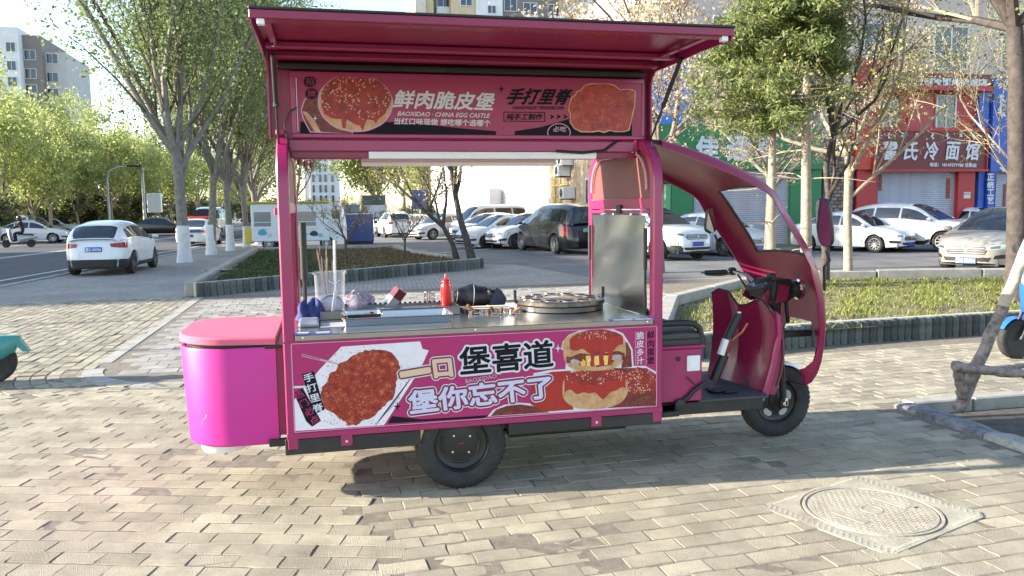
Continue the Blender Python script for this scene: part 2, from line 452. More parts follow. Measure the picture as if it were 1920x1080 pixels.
def paver_pts(L, W, rnd, rough):
    """top with worn chamfered rim: returns verts, faces around origin, top at z=0"""
    hx, hy, c = L / 2 - .0022, W / 2 - .0022, .0065
    j = lambda s: rnd.uniform(-s, s)
    ring0, ring1, ring2 = [], [], []
    nx, ny = 4, 2
    per = [(-1 + 2 * k / nx, -1) for k in range(nx)] + [(1, -1 + 2 * k / ny) for k in range(ny)] + [(1 - 2 * k / nx, 1) for k in range(nx)] + [(-1, 1 - 2 * k / ny) for k in range(ny)]
    for u, v in per:
        q = rough * (1.3 if abs(u) == 1 and abs(v) == 1 else 1)
        dx, dy = j(.0009 * q), j(.0009 * q)
        chip = abs(j(.007)) if rnd.random() < .10 * q else 0
        ring0.append((u * hx + dx, v * hy + dy, -.05))
        ring1.append((u * (hx - chip) + dx, v * (hy - chip) + dy, -.0065 - chip * .5))
        ring2.append((u * (hx - .0022 - chip) + dx, v * (hy - c - chip) + dy, j(.0012 * q)))
    n = len(per); V = ring0 + ring1 + ring2; Fc = []
    for r_ in (0, 1):
        for k in range(n): Fc.append((r_ * n + k, r_ * n + (k + 1) % n, (r_ + 1) * n + (k + 1) % n, (r_ + 1) * n + k))
    Fc.append(tuple(range(2 * n, 3 * n)))
    return V, Fc
PV = []
_rnd = random.Random(41)
for k in range(14): PV.append(paver_pts(.23, .135, _rnd, .7 + .6 * _rnd.random()))
PM = []
for V, Fc in PV:
    q = MB(); q.add(V, Fc); PM.append(q.mesh('paver', M_paver))
SEAM = .21
slots = []         # (x, y, z, angle, scale_x, tilt)
def in_poly(x, y, P):
    c = False; j = len(P) - 1
    for i in range(len(P)):
        xi, yi = P[i]; xj, yj = P[j]
        if (yi > y) != (yj > y) and x < (xj - xi) * (y - yi) / (yj - yi) + xi: c = not c
        j = i
    return c
PIT = (4.66, 7.2, 3.4, 5.76)               # tree pit x0, x1, y0, y1
MH = (2.905, 3.78, .46)                     # manhole frame centre and half size
def blocked(x, y, m=.1):
    if PIT[0] - .19 < x < PIT[1] + .2 and PIT[2] - .2 < y < PIT[3] + .17: return True
    dx, dy = x - MH[0], y - MH[1]; a = R(20)
    u, v = dx * math.cos(a) + dy * math.sin(a), -dx * math.sin(a) + dy * math.cos(a)
    if abs(u) < MH[2] - .06 and abs(v) < .40 - .06: return True
    return False
rnd = random.Random(77)
# right-hand field: courses along the cart
def field(ang, ox, oy, nrow, ncol, ok, row0=-60):
    ca, sa = math.cos(ang), math.sin(ang)
    for r_ in range(row0, row0 + nrow):
        sh = (r_ % 2) * .115 + rnd.uniform(-.012, .012)
        for c in range(-ncol, ncol):
            u, v = c * .23 + sh, r_ * .135
            x, y = ox + u * ca - v * sa, oy + u * sa + v * ca
            if not ok(x, y): continue
            slots.append((x + rnd.uniform(-.003, .003), y + rnd.uniform(-.003, .003), rnd.gauss(0, .0016), ang + rnd.uniform(-.012, .012), 1, (rnd.gauss(0, .006), rnd.gauss(0, .0045))))
def vis(x, y, m=.25):
    d = y * math.cos(YAW) + x * math.sin(YAW); s_ = x * math.cos(YAW) - y * math.sin(YAW)
    return d > 2.9 and abs(s_) < d * .66 + m
STRIPX = -2.52
field(R(2.5), .3, 4.0, 150, 60, lambda x, y: vis(x, y) and x > SEAM + .02 and y < 8.02 + .02 * x and not blocked(x, y) and y > 2.6, -30)
field(R(2.5), .3, 4.0, 150, 60, lambda x, y: vis(x, y) and SEAM + .02 < x < 4.0 and 8.02 + .02 * x <= y < 9.0 and x < 3.0, -30)
field(R(-17), .0, 4.0, 170, 60, lambda x, y: vis(x, y) and x < SEAM + .03 and y < 8.25 - .2 * min(0, x + 1.0) * 0 and (x > -2.6 or y < 8.2), -60)
# courses that bend round the strip's corner: straight along the street, arc, straight to the right
CC = (-1.42, 9.55)          # arc centre; strip outer edge at radius 1.05
for k in range(30):
    rr = 1.18 + .14 * k
    # street-side straight part
    y = CC[1]
    while y < 17.1:
        x = CC[0] - rr
        if x > KX(y) + .12 and vis(x, y, .6): slots.append((x, y + .1175, rnd.gauss(0, .003), R(90) + rnd.uniform(-.01, .01), 1, (rnd.gauss(0, .01), rnd.gauss(0, .01))))
        y += .235
    na = int(PI / 2 * rr / .235)
    for q in range(na):
        a = PI + PI / 2 * (q + .5) / na
        x, y = CC[0] + rr * math.cos(a), CC[1] + rr * math.sin(a)
        if y < 8.25 and x < -2.6 and y < 8.2: pass
        if vis(x, y, .5) and y > 8.28 and x < SEAM: slots.append((x, y, rnd.gauss(0, .004), a + PI / 2, .97, (rnd.gauss(0, .015), rnd.gauss(0, .015))))
# drop slots that clash between the bent courses and the left field
cells = {}
kept = []
for s_ in slots:
    cx, cy = int(math.floor(s_[0] / .15)), int(math.floor(s_[1] / .15)); bad = False
    for i in (-1, 0, 1):
        for j in (-1, 0, 1):
            for o in cells.get((cx + i, cy + j), ()):
                if (o[0] - s_[0]) ** 2 + (o[1] - s_[1]) ** 2 < .0110: bad = True
    if not bad:
        kept.append(s_); cells.setdefault((cx, cy), []).append(s_)
def px_size(s_):
    d = s_[1] * math.cos(YAW) + s_[0] * math.sin(YAW); sd = s_[0] * math.cos(YAW) - s_[1] * math.sin(YAW)
    vis_ = 3.22 < d and abs(sd) < d * .625
    return (0 if vis_ else 100) + d
kept.sort(key=px_size)
def sinkz(x, y):
    return -.0035 * math.exp(-((x + .4) ** 2 / .8 + (y - 5.6) ** 2 / .35)) - .0028 * math.exp(-((x - 1.0) ** 2 / .5 + (y - 3.7) ** 2 / .2))
for i, s_ in enumerate(kept[:300]):
    o = link('paver', PM[i % len(PM)], paving)
    o.location = (s_[0], s_[1], s_[2] + sinkz(s_[0], s_[1])); o.rotation_euler = (s_[5][0], s_[5][1], s_[3] + (PI if rnd.random() < .5 else 0)); o.scale = (s_[4], 1, 1)
def stuff_pavers(name, lst, m, parent, dims=(1, 1)):
    Vs, Fs = [], []; base = 0
    arrs = [np.array(V) * np.array([dims[0], dims[1], 1]) for V, _ in PV]
    for i, s_ in enumerate(lst):
        A = arrs[i % len(arrs)]; Fc = PV[i % len(arrs)][1]
        a = s_[3] + (PI if rnd.random() < .5 else 0); ca, sa = math.cos(a), math.sin(a)
        x, y = A[:, 0] * s_[4], A[:, 1]
        z = A[:, 2] + s_[5][0] * y - s_[5][1] * x + s_[2] + sinkz(s_[0], s_[1])
        Vs.append(np.stack([s_[0] + x * ca - y * sa, s_[1] + x * sa + y * ca, z], 1))
        Fs.extend([tuple(q + base for q in f) for f in Fc]); base += len(A)
    me = bpy.data.meshes.new(name); me.from_pydata(np.concatenate(Vs).tolist(), [], Fs); me.materials.append(m)
    return tag(link(name, me, parent), kind='stuff')
stuff_pavers('paver_field', kept[300:], M_paver, paving)
# grey block field behind the strip (larger blocks)
gs = []
for r_ in range(0, 30):
    for c in range(-16, 30):
        x, y = STRIPX + .16 + c * .3 + (r_ % 2) * .15, 9.25 + r_ * .25
        if x < STRIPX + .2 or not vis(x, y, .3) or y > 16.9 or (x > 2.9 and y < 9.6) or (x > 3.0 + (y - 9.6) * .9): continue
        gs.append((x, y, rnd.gauss(0, .003), rnd.uniform(-.01, .01), 1, (rnd.gauss(0, .008), rnd.gauss(0, .008))))
stuff_pavers('grey_block_field', gs, M_gpaver, paving, (1.28, 1.80))
# flat stone strip with its rounded corner
strip_pts = [(STRIPX, 16.6), (STRIPX, 14.6), (STRIPX, 12.8), (STRIPX, 11.2), (STRIPX, 9.9)]
strip = struct(MB().box(STRIPX - .08, STRIPX + .08, 16.6, 17.1, -.04, .003, .004).build('edging_strip', M_conc))
for (x0, y0), (x1, y1) in zip(strip_pts[:-1], strip_pts[1:]):
    b = MB(); b.box(x0 - .08, x0 + .08, y1 + .006, y0 - .006, -.04, .003 + rnd.uniform(-.003, .002), .004); b.build('strip_stone', M_conc, strip)
for q in range(5):
    a0, a1 = PI + PI / 2 * q / 5, PI + PI / 2 * (q + .96) / 5
    P = [(CC[0] + rr * math.cos(a), CC[1] + rr * math.sin(a)) for rr, a in ((1.0, a0), (1.0, (a0 + a1) / 2), (1.0, a1), (1.2, a1), (1.2, (a0 + a1) / 2), (1.2, a0))]
    b = MB(); b.prism_xy(P, -.04, .003); b.build('strip_stone', M_conc, strip)
for k in range(4):
    b = MB(); x = CC[0] + .05 + k * .52; b.box(x, x + .5, CC[1] - 1.2 + rnd.uniform(-.02, .02), CC[1] - 1.0, -.04, .004 + rnd.uniform(-.006, .004), .004); b.build('strip_stone', M_conc, strip)

# ---------------------------------------------------------------- manhole
mh = thing('manhole_cover', (MH[0], MH[1], 0), R(20), 'round patterned concrete manhole cover set in the paving at the lower right', 'manhole cover')
M_mh = mat('manhole_concrete', (.33, .30, .235), .85, var=.2, vscale=7, bump=.4, bscale=60, dirt=.75)
b = MB(); P = [(.46, -.40), (.46, .40), (-.46, .40), (-.46, -.40)]
circ = [(.375 * math.cos(2 * PI * k / 48), .375 * math.sin(2 * PI * k / 48)) for k in range(48)]
V = []; Fc = []
sq = []
for k in range(48):
    a = 2 * PI * k / 48; c, s_ = math.cos(a), math.sin(a); q = min(.46 / max(1e-6, abs(c)), .40 / max(1e-6, abs(s_))); sq.append((c * q, s_ * q))
V = [(x, y, -.05) for x, y in sq] + [(x, y, .0035) for x, y in sq] + [(x, y, .0045) for x, y in circ] + [(x, y, -.02) for x, y in circ]
for k in range(48):
    k2 = (k + 1) % 48
    for a in (0, 1, 2): Fc.append((a * 48 + k, a * 48 + k2, (a + 1) * 48 + k2, (a + 1) * 48 + k))
b.add(V, Fc); b.build('frame', M_mh, mh)
b = MB(); b.lathe([(0, .006), (.335, .006), (.337, -.002), (.345, -.002), (.347, .008), (.362, .008), (.366, -.01)], 56); lid = b.build('lid', M_mh, mh)
b = MB(); b.lathe([(.052, .006), (.052, .0085), (.060, .0085), (.060, .006)], 30); b.build('centre_ring', M_mh, lid)
studs = []
for i in range(-15, 16):
    for j in range(-15, 16):
        x, y = i * .0225, j * .0225
        if x * x + y * y > .318 ** 2 or x * x + y * y < .075 ** 2: continue
        if abs(abs(x) - .19) < .05 and abs(y) < .12: continue
        studs.append((x, y, (i + j) % 2))
b = MB()
for x, y, o_ in studs:
    w, d = (.009, .0035) if o_ else (.0035, .009); b.box(x - w, x + w, y - d, y + d, .005, .0074)
tag(b.build('tread_studs', M_mh, lid), kind='stuff')
for s_ in (-1, 1):
    b = MB(); b.box(s_ * .19 - .03, s_ * .19 + .03, -.10, .10, .0058, .0086, .001); b.build('name_bar', M_mh, lid)
b = MB(); b.box(.215, .245, -.135, -.115, .0, .0072); b.build('lift_slot', M_frame if False else mat('slot_dark', (.015, .013, .012), .9), lid)
b = MB()
for k in range(44):
    for sx in (-1, 1):
        y = -.38 + .0176 * k; x = sx * (.40 + .03 * (k % 2))
        b.box(x - .009, x + .009, y - .0035, y + .0035, .002, .0062)
for k in range(34):
    for sy in (-1, 1):
        x = -.36 + .022 * k
        if abs(x) < .16: continue
        b.box(x - .0035, x + .0035, sy * .37 - .009, sy * .37 + .009, .002, .0062)
tag(b.build('tread_studs', M_mh, mh), kind='stuff')

# ---------------------------------------------------------------- planters
M_pal = mat('palisade_green_paint', (.08, .09, .08), .75, var=.4, vscale=8, bump=.5, bscale=40, island=.5, dirt=.8)
M_paltop = mat('palisade_top', (.38, .36, .29), .9, var=.2, vscale=10)
def palisade_mesh(h, r, name):
    b = MB(); n = 10; rows = []
    P = [(r * math.cos(PI + PI * k / n), r * math.sin(PI + PI * k / n) * .55) for k in range(n + 1)]
    rows = [[(x, y, 0) for x, y in P], [(x, y, h - .015) for x, y in P], [(x * .8, y * .8, h) for x, y in P]]
    b.grid(rows); b.face(*[(x * .8, y * .8, h) for x, y in P][::-1]); return b.mesh(name, M_pal, 50)
def edging(name, pts, h, r, label, cat='planter edging'):
    """run of fluted palisade stones with a rough cement backing"""
    pts = [Vector((*p, 0)) for p in pts]
    t = thing(name, pts[0], 0, label, cat)
    me = palisade_mesh(h, r, 'palisade_stone')
    for a, c in zip(pts[:-1], pts[1:]):
        d = c - a; L = d.length; d.normalize(); ang = math.atan2(d.y, d.x); n = int(L / (2 * r))
        for k in range(n):
            o = link('palisade_stone', me, t); p = a + d * (L * (k + .5) / n) - pts[0]
            o.location = (p.x, p.y, rnd.uniform(-.012, .004)); o.rotation_euler = (rnd.gauss(0, .012), 0, ang + rnd.gauss(0, .01)); o.scale = (L / n / (2 * r) * .97, 1, 1)
        b = MB(); nn = Vector((-d.y, d.x, 0)); b.bar(a - pts[0] + nn * .055 + Vector((0, 0, h / 2)), c - pts[0] + nn * .055 + Vector((0, 0, h / 2)), .10, h + .006, bev=.012); b.build('cement_backing', M_paltop, t)
    return t
rbed_front = [(3.35, 8.05), (5.75, 8.55), (9.6, 8.72)]
edging('planter_edging', rbed_front, .275, .052, 'dark green fluted stone edging in front of the grassy bed on the right')
lbed_front = [(-2.58, 17.15), (4.40, 22.75)]
edging('planter_edging', lbed_front, .29, .075, 'dark green fluted stone edging along the bed behind the cart window')
edging('planter_edging', [(-3.0, 21.3), (-2.2, 21.3)], .27, .09, 'short dark fluted stone edging by the parked white hatchback')
def wall(name, pts, h, w, label, seg=1.4, m=M_conc):
    pts = [Vector((*p, 0)) for p in pts]
    t = thing(name, pts[0], 0, label, 'low wall')
    for a, c in zip(pts[:-1], pts[1:]):
        d = c - a; L = d.length; n = max(1, round(L / seg))
        for k in range(n):
            p, q = a.lerp(c, (k + .006) / n) - pts[0], a.lerp(c, (k + .994) / n) - pts[0]
            b = MB(); hh = h + rnd.uniform(-.012, .012); b.bar(p + Vector((0, 0, hh / 2)), q + Vector((0, 0, hh / 2)), w, hh, bev=.02); b.build('wall_block', m, t)
    return t
wall('low_wall', [(-2.72, 17.25), (-2.72, 33.2)], .30, .2, 'concrete side wall of the bed nearest the street trees')
wall('low_wall', [(-2.6, 33.3), (2.7, 32.6), (2.95, 27.5), (3.7, 24.6)], .30, .2, 'concrete rear wall of the bed beside the white snack truck')
wall('low_wall', [(3.5, 8.2), (5.1, 11.35), (8.6, 14.55)], .34, .22, 'grey concrete wall at the left of the grassy bed seen behind the cart seat')
wall('low_wall', [(8.75, 14.7), (12.9, 13.75), (16.5, 12.9)], .36, .24, 'pale concrete wall at the back of the grassy bed before the parked cars', 1.9)
# soil
sheet('soil', [(3.5, 8.3), (9.6, 8.75), (15, 13.0), (8.7, 14.6), (5.2, 11.3)], .20, M_earth)
sheet('soil', [(-2.6, 17.3), (4.3, 22.8), (3.7, 24.6), (2.95, 27.5), (2.65, 32.5), (-2.6, 33.1)], .20, M_earth)
def blades(name, n, poly, z, hmin, hmax, wid, m, seed, lean=.6, dens=None):
    r_ = np.random.RandomState(seed); xs, ys = [p[0] for p in poly], [p[1] for p in poly]; pts = []
    while len(pts) < n:
        x, y = r_.uniform(min(xs), max(xs)), r_.uniform(min(ys), max(ys))
        if in_poly(x, y, poly) and (dens is None or r_.rand() < dens(x, y)): pts.append((x, y))
    P = np.array(pts); h = r_.uniform(hmin, hmax, n) * (.7 + .5 * np.sin(P[:, 0] * 5) * np.sin(P[:, 1] * 4.3)).clip(.45, 1.3); a = r_.uniform(0, 2 * PI, n); le = r_.uniform(.1, lean, n) * h
    w = wid * r_.uniform(.6, 1.4, n); dx, dy = np.cos(a), np.sin(a)
    base = np.stack([P[:, 0], P[:, 1], np.full(n, z)], 1)
    sd = np.stack([-dy * w, dx * w, np.zeros(n)], 1); mid = base + np.stack([dx * le * .35, dy * le * .35, h * .6], 1); tip = base + np.stack([dx * le, dy * le, h], 1)
    V = np.stack([base - sd, base + sd, mid + sd * .8, mid - sd * .8, tip], 1).reshape(-1, 3)
    F = []
    for k in range(n): o = k * 5; F += [(o, o + 1, o + 2, o + 3), (o + 3, o + 2, o + 4)]
    me = bpy.data.meshes.new(name); me.from_pydata(V.tolist(), [], F); me.materials.append(m)
    return link(name, me)
M_grass = leaf_mat('grass_blade', (.13, .17, .03), (.36, .36, .10))
M_dry = leaf_mat('dry_leaf', (.20, .13, .06), (.10, .09, .04))
M_ground_cover = leaf_mat('ground_cover', (.035, .06, .02), (.09, .12, .04))
tag(blades('grass', 19000, [(3.7, 8.25), (9.6, 8.85), (14.6, 12.9), (8.8, 14.4), (5.2, 11.2)], .195, .025, .10, .007, M_grass, 5, 1.3, lambda x, y: .15 + .85 * max(0, min(1, .55 + .6 * math.sin(x * 2.1 + 1.3 * math.sin(y * 1.7)) * math.sin(y * 2.6 + x)))), 'bright green grass growing in the right bed', 'grass', kind='stuff')
tag(blades('ground_cover', 11000, [(-2.4, 17.5), (0.1, 19.6), (-.4, 24), (-.6, 32), (-2.4, 32)], .195, .05, .14, .02, M_ground_cover, 6, .9, lambda x, y: 1 if ((x + y) * 2.2) % 1 < .6 else .15), 'dark green ground cover planted in rows in the bed behind the cart', 'ground cover', kind='stuff')
tag(blades('leaf_litter', 9000, [(-.2, 19.4), (4.1, 22.8), (3.4, 25), (2.7, 29), (2.4, 32), (-.6, 32)], .195, .02, .10, .025, M_dry, 7, 1.6), 'dry brown leaves and stalks lying in the bed behind the cart', 'leaf litter', kind='stuff')

tag(blades('leaf_litter', 3500, [(3.7, 8.25), (9.6, 8.85), (14.6, 12.9), (8.8, 14.4), (5.2, 11.2)], .198, .01, .05, .018, M_dry, 17, 1.8), 'dry brown leaves scattered among the grass of the right bed', 'leaf litter', kind='stuff')
# ---------------------------------------------------------------- tree pit on the right
pit = struct(MB().box(PIT[0], PIT[1], PIT[2], PIT[3], -.125, -.09).build('tree_pit', mat('pit_soil', (.075, .062, .05), .95, var=.4, vscale=8, bump=.8, bscale=25)))
M_gran = mat('granite_kerb', (.20, .21, .225), .75, col2=(.045, .045, .05), vscale=11, bump=.4, bscale=70, island=.15, dirt=.3)
M_gran2 = mat('granite_green', (.24, .26, .23), .75, var=.3, vscale=25, bump=.4, bscale=70)
y = PIT[3] + .06
ends = [5.72, 4.78, 4.30, 3.8, 3.3]
for k in range(4):
    b = MB(); x = PIT[0]
    rows = []
    y0, y1 = ends[k] - .006, ends[k + 1] + .006
    for q in range(6):
        yy = y0 + (y1 - y0) * q / 5; s_ = .6 + .4 * min(1, min(q, 5 - q) * .8 + .2)
        rows.append([(x - .085, yy, -.05), (x - .085, yy, .034 * s_), (x - .065, yy, .050 * s_ + .006 * math.sin(q * 2.3 + k)), (x + .01, yy, .056 * s_ + .007 * math.sin(q * 3.1 + k * 2)), (x + .075, yy, .048 * s_), (x + .09, yy, .02), (x + .09, yy, -.13)])
    b.grid(rows); b.face(*rows[0][::-1]); b.face(*rows[-1]); b.build('kerb_stone', M_gran if k != 1 else M_gran2, pit, 50)
for k in range(4):
    x0 = PIT[0] + .12 + .62 * k; b = MB(); b.box(x0, x0 + .605, PIT[3] - .02, PIT[3] + .12, -.2, .022, .012); b.build('kerb_stone', M_conc, pit)
# ================================================================ the food cart
M_pink = mat('cart_pink_paint', (.315, .017, .100), .34, var=.07, vscale=3, coat=.25, bump=.05, bscale=9, dirt=.16)
M_cab = mat('cab_raspberry_paint', (.235, .009, .050), .36, var=.06, vscale=3, coat=.12, bump=.03, bscale=9)
M_bin = mat('bin_magenta_paint', (.52, .018, .235), .48, var=.05, vscale=2.5, coat=.06, bump=.06, bscale=7, dirt=.10)
M_lid = mat('bin_lid_paint', (.60, .12, .19), .55, var=.07, vscale=4, bump=.08, bscale=7)
M_print = mat('print_pink', (.38, .016, .122), .34, var=.03, vscale=4)
M_print2 = mat('print_raspberry', (.315, .015, .074), .34, var=.03, vscale=4)
M_frame = mat('black_frame_paint', (.016, .015, .016), .5, bump=.1, dirt=.25)
M_film = mat('brown_protective_film', (.18, .055, .052), .5, var=.15, vscale=2.5, bump=.25, bscale=6)  # film colour darkened in place of shade missing on the end panels
M_ink = mat('print_black', (.010, .008, .014), .6, spec=.15)
M_pwhite = mat('print_white', (.60, .60, .64), .4)
M_plil = mat('print_pale_lilac', (.52, .53, .68), .4)
M_pcream = mat('print_cream', (.62, .46, .31), .4)
M_pmar = mat('print_maroon', (.20, .006, .05), .4)
M_ppink = mat('print_light_pink', (.55, .29, .37), .4)
M_redlid = mat('red_plastic', (.62, .018, .018), .35, coat=.2)

def food_mat(name, stops, scale, speck=None, rough=.4):
    m = bpy.data.materials.new(name); m.use_nodes = True
    n = m.node_tree.nodes; l = m.node_tree.links; b = n['Principled BSDF']; b.inputs['Roughness'].default_value = rough
    tc = n.new('ShaderNodeTexCoord')
    t = n.new('ShaderNodeTexNoise'); t.inputs['Scale'].default_value = scale; t.inputs['Detail'].default_value = 8; t.inputs['Roughness'].default_value = .72
    l.new(tc.outputs['Object'], t.inputs['Vector'])
    cr = n.new('ShaderNodeValToRGB'); l.new(t.outputs[0], cr.inputs[0])
    e = cr.color_ramp.elements
    e[0].position, e[0].color = stops[0][0], (*stops[0][1], 1)
    e[1].position, e[1].color = stops[-1][0], (*stops[-1][1], 1)
    for p, c in stops[1:-1]:
        k = e.new(p); k.color = (*c, 1)
    src = cr.outputs[0]
    if speck:
        v = n.new('ShaderNodeTexVoronoi'); v.inputs['Scale'].default_value = speck[0]
        l.new(tc.outputs['Object'], v.inputs['Vector'])
        lt = n.new('ShaderNodeMath'); lt.operation = 'LESS_THAN'; lt.inputs[1].default_value = speck[1]
        l.new(v.outputs['Distance'], lt.inputs[0])
        t2 = n.new('ShaderNodeTexNoise'); t2.inputs['Scale'].default_value = speck[3]; l.new(tc.outputs['Object'], t2.inputs['Vector'])
        gt = n.new('ShaderNodeMath'); gt.operation = 'GREATER_THAN'; gt.inputs[1].default_value = speck[4]; l.new(t2.outputs[0], gt.inputs[0])
        mu = n.new('ShaderNodeMath'); mu.operation = 'MULTIPLY'; l.new(lt.outputs[0], mu.inputs[0]); l.new(gt.outputs[0], mu.inputs[1])
        mx = n.new('ShaderNodeMix'); mx.data_type = 'RGBA'; l.new(mu.outputs[0], mx.inputs[0]); l.new(src, mx.inputs[6]); mx.inputs[7].default_value = (*speck[2], 1)
        src = mx.outputs[2]
    l.new(src, b.inputs['Base Color'])
    return m
M_meat = food_mat('print_spiced_meat', [(.30, (.06, .006, .005)), (.42, (.22, .014, .008)), (.54, (.32, .028, .012)), (.62, (.40, .09, .03)), (.74, (.55, .30, .13))], 30, (110, .25, (.52, .26, .13), 22, .55))
M_meat2 = food_mat('print_fried_cutlet', [(.3, (.13, .01, .006)), (.45, (.33, .022, .012)), (.58, (.40, .04, .018)), (.70, (.50, .16, .04)), (.8, (.62, .4, .16))], 22, (120, .22, (.62, .34, .22), 40, .55))
M_seed = food_mat('print_sesame_crust', [(.3, (.12, .008, .008)), (.5, (.27, .016, .012)), (.7, (.36, .04, .025))], 20, (75, .34, (.66, .36, .24), 14, .47))
M_sauce = food_mat('print_red_sauce', [(.3, (.30, .013, .009)), (.6, (.38, .02, .013)), (.8, (.46, .05, .03))], 9)
M_bun = food_mat('print_bun_dough', [(.3, (.34, .14, .05)), (.5, (.50, .28, .13)), (.7, (.60, .42, .25))], 16)
M_darkmeat = food_mat('print_dark_bun', [(.3, (.06, .008, .008)), (.5, (.14, .014, .012)), (.7, (.22, .03, .02))], 24, (140, .22, (.45, .25, .16), 30, .5))
M_egg = food_mat('print_egg', [(.35, (.72, .40, .05)), (.55, (.80, .52, .12)), (.7, (.78, .70, .6))], 30)
M_paper = food_mat('print_paper', [(.3, (.66, .62, .66)), (.6, (.74, .70, .73)), (.75, (.74, .62, .55))], 9, (60, .16, (.42, .16, .05), 16, .6))

Y0, YF, XL, XR = 4.695, 5.975, -0.258, 2.054
YC = 5.25
ZC = .997
cart = thing('food_cart', (0.9, 5.3, 0), 0, 'bright pink three-wheeled street food cart with raised hatch standing on the paving', 'food cart')
def cpart(b, name, m, parent=None, smooth=None):
    return b.build(name, m, parent or cart, smooth, True)

# ---- chassis
b = MB()
b.box(XL - .012, .51, Y0 + .004, Y0 + .07, .30, .392, .004)
b.box(1.05, XR - .005, Y0 + .004, Y0 + .07, .318, .392, .004)
b.box(XL - .012, 2.06, YF - .07, YF - .004, .30, .392, .004)
b.box(.51, 1.05, Y0 + .28, Y0 + .33, .33, .392); b.box(.51, 1.05, YF - .33, YF - .28, .33, .392)
for x in (XL + .02, .45, 1.1, 1.6, 2.0): b.box(x - .025, x + .025, Y0 + .07, YF - .07, .31, .388)
b.box(-.36, XL - .012, Y0 + .05, Y0 + .09, .345, .385); b.box(-.36, -.32, Y0 + .09, YF - .2, .345, .385)
cpart(b, 'chassis', M_frame)
for x in (on_y(650, 823, Y0).x, on_y(1118, 787, Y0).x):
    b = MB(); b.box(x - .033, x + .033, Y0 - .004, Y0 + .004, .335, .396)
    br = cpart(b, 'bracket', M_pink)
    b = MB(); b.lathe([(0, .009), (.009, .008), (.012, 0)], 10, Matrix.Translation((x, Y0 - .004, .362)) @ Matrix.Rotation(R(90), 4, 'X')); cpart(b, 'bolt', M_chrome, br, 30)
b = MB()   # leaf spring shackle
b.box(.50, .535, Y0 + .02, Y0 + .06, .285, .40, .006); cpart(b, 'spring_shackle', mat('zinc_yellow', (.55, .42, .16), .4, .7))
b = MB()
for y in (Y0 + .17, YF - .17): b.tube([(.3, y, .34), (.55, y, .27), (.757, y, .25), (.96, y, .27), (1.2, y, .34)], .02, 6)
b.tube([(.757, Y0 + .1, .27), (.757, YF - .1, .27)], .035, 10)
b.lathe([(.0, -.11), (.09, -.1), (.11, 0), (.09, .1), (0, .11)], 14, Matrix.Translation((.757, 5.33, .27)) @ Matrix.Rotation(R(90), 4, 'X'))
cpart(b, 'rear_axle', M_frame, smooth=40)
b = MB(); b.box(1.12, 1.95, Y0 + .35, YF - .35, .2, .37, .01); cpart(b, 'battery_tray', M_frame)

# ---- lower body
b = MB(); b.box(XL + .03, XR - .03, Y0 + .02, YF - .02, .40, .955); cpart(b, 'lower_body', M_pink)
b = MB()
b.box(XL, XR, Y0 - .004, Y0 + .03, .394, .430, .003)
b.box(XL, XR, Y0 - .002, Y0 + .03, .952, .966, .002)
cpart(b, 'side_rail', M_pink)
b = MB(); b.box(XL, XR, YF - .03, YF + .004, .394, .430, .003); b.box(XL, XR, YF - .03, YF + .002, .94, .966); cpart(b, 'side_rail', M_pink)

def arch_path(n=10, zt=2.14, r=.27):
    pts = [(Y0 + .033, .335), (Y0 + .033, zt - .033 - r)]
    for k in range(1, n + 1):
        a = PI / 2 * k / n; pts.append((Y0 + .033 + r - r * math.cos(a), zt - .033 - r + r * math.sin(a)))
    for k in range(0, n + 1):
        a = PI / 2 * k / n; pts.append((YF - .033 - r + r * math.sin(a), zt - .033 - r + r * math.cos(a)))
    pts.append((YF - .033, .335))
    return pts
def arch_frame(x0, x1):
    b = MB(); P = arch_path(); w = .033
    rows = []
    for i, (y, z) in enumerate(P):
        y_, z_ = P[max(0, i - 1)]; y2, z2 = P[min(len(P) - 1, i + 1)]
        t = Vector((0, y2 - y_, z2 - z_)).normalized(); n = Vector((0, -t.z, t.y))   # outward
        c = Vector((0, y, z)); e = .008
        rows.append([Vector((x0 + e, 0, 0)) + c + n * w, Vector((x1 - e, 0, 0)) + c + n * w, Vector((x1, 0, 0)) + c + n * (w - e), Vector((x1, 0, 0)) + c - n * (w - e),
                     Vector((x1 - e, 0, 0)) + c - n * w, Vector((x0 + e, 0, 0)) + c - n * w, Vector((x0, 0, 0)) + c - n * (w - e), Vector((x0, 0, 0)) + c + n * (w - e)])
    b.grid(rows, closed=True)
    return b
cpart(arch_frame(XL, XL + .066), 'end_frame', M_pink, smooth=40)
cpart(arch_frame(XR - .066, XR), 'end_frame', M_pink, smooth=40)
# roof sheet and beams
b = MB(); b.box(XL + .01, XR - .01, Y0 + .36, YF - .27, 2.115, 2.138, .003); cpart(b, 'roof_sheet', M_pink)
YB = Y0 + .27
b = MB(); b.box(XL + .067, XR - .067, YB - .02, YB + .04, 2.052, 2.118, .004); b.box(XL + .05, XR - .05, YF - .30, YF - .24, 2.05, 2.115, .004)
cpart(b, 'roof_beam', M_pink)
b = MB(); b.box(XL + .067, XR - .067, YB + .005, YB + .03, 2.012, 2.050, .003); cpart(b, 'lower_rail', M_cab)
# white valance boxes
p0, p1 = on_y(691, 277, YB - .012), on_y(1118, 290, YB - .012)
b = MB(); b.box(p0.x, p1.x, YB - .016, YB + .003, 2.008, 2.05, .003); b.box(p0.x, p1.x, YB - .02, YB - .016, 2.03, 2.036); cpart(b, 'light_housing', M_white)
p0, p1 = on_y(677, 296, YB + .2), on_y(1040, 296, YB + .2)
b = MB(); b.box(p0.x, p1.x, YB + .17, YB + .24, 1.975, 2.022, .006); b.box(p0.x, p1.x, YB + .163, YB + .17, 1.99, 1.998); cpart(b, 'blind_box', M_white)

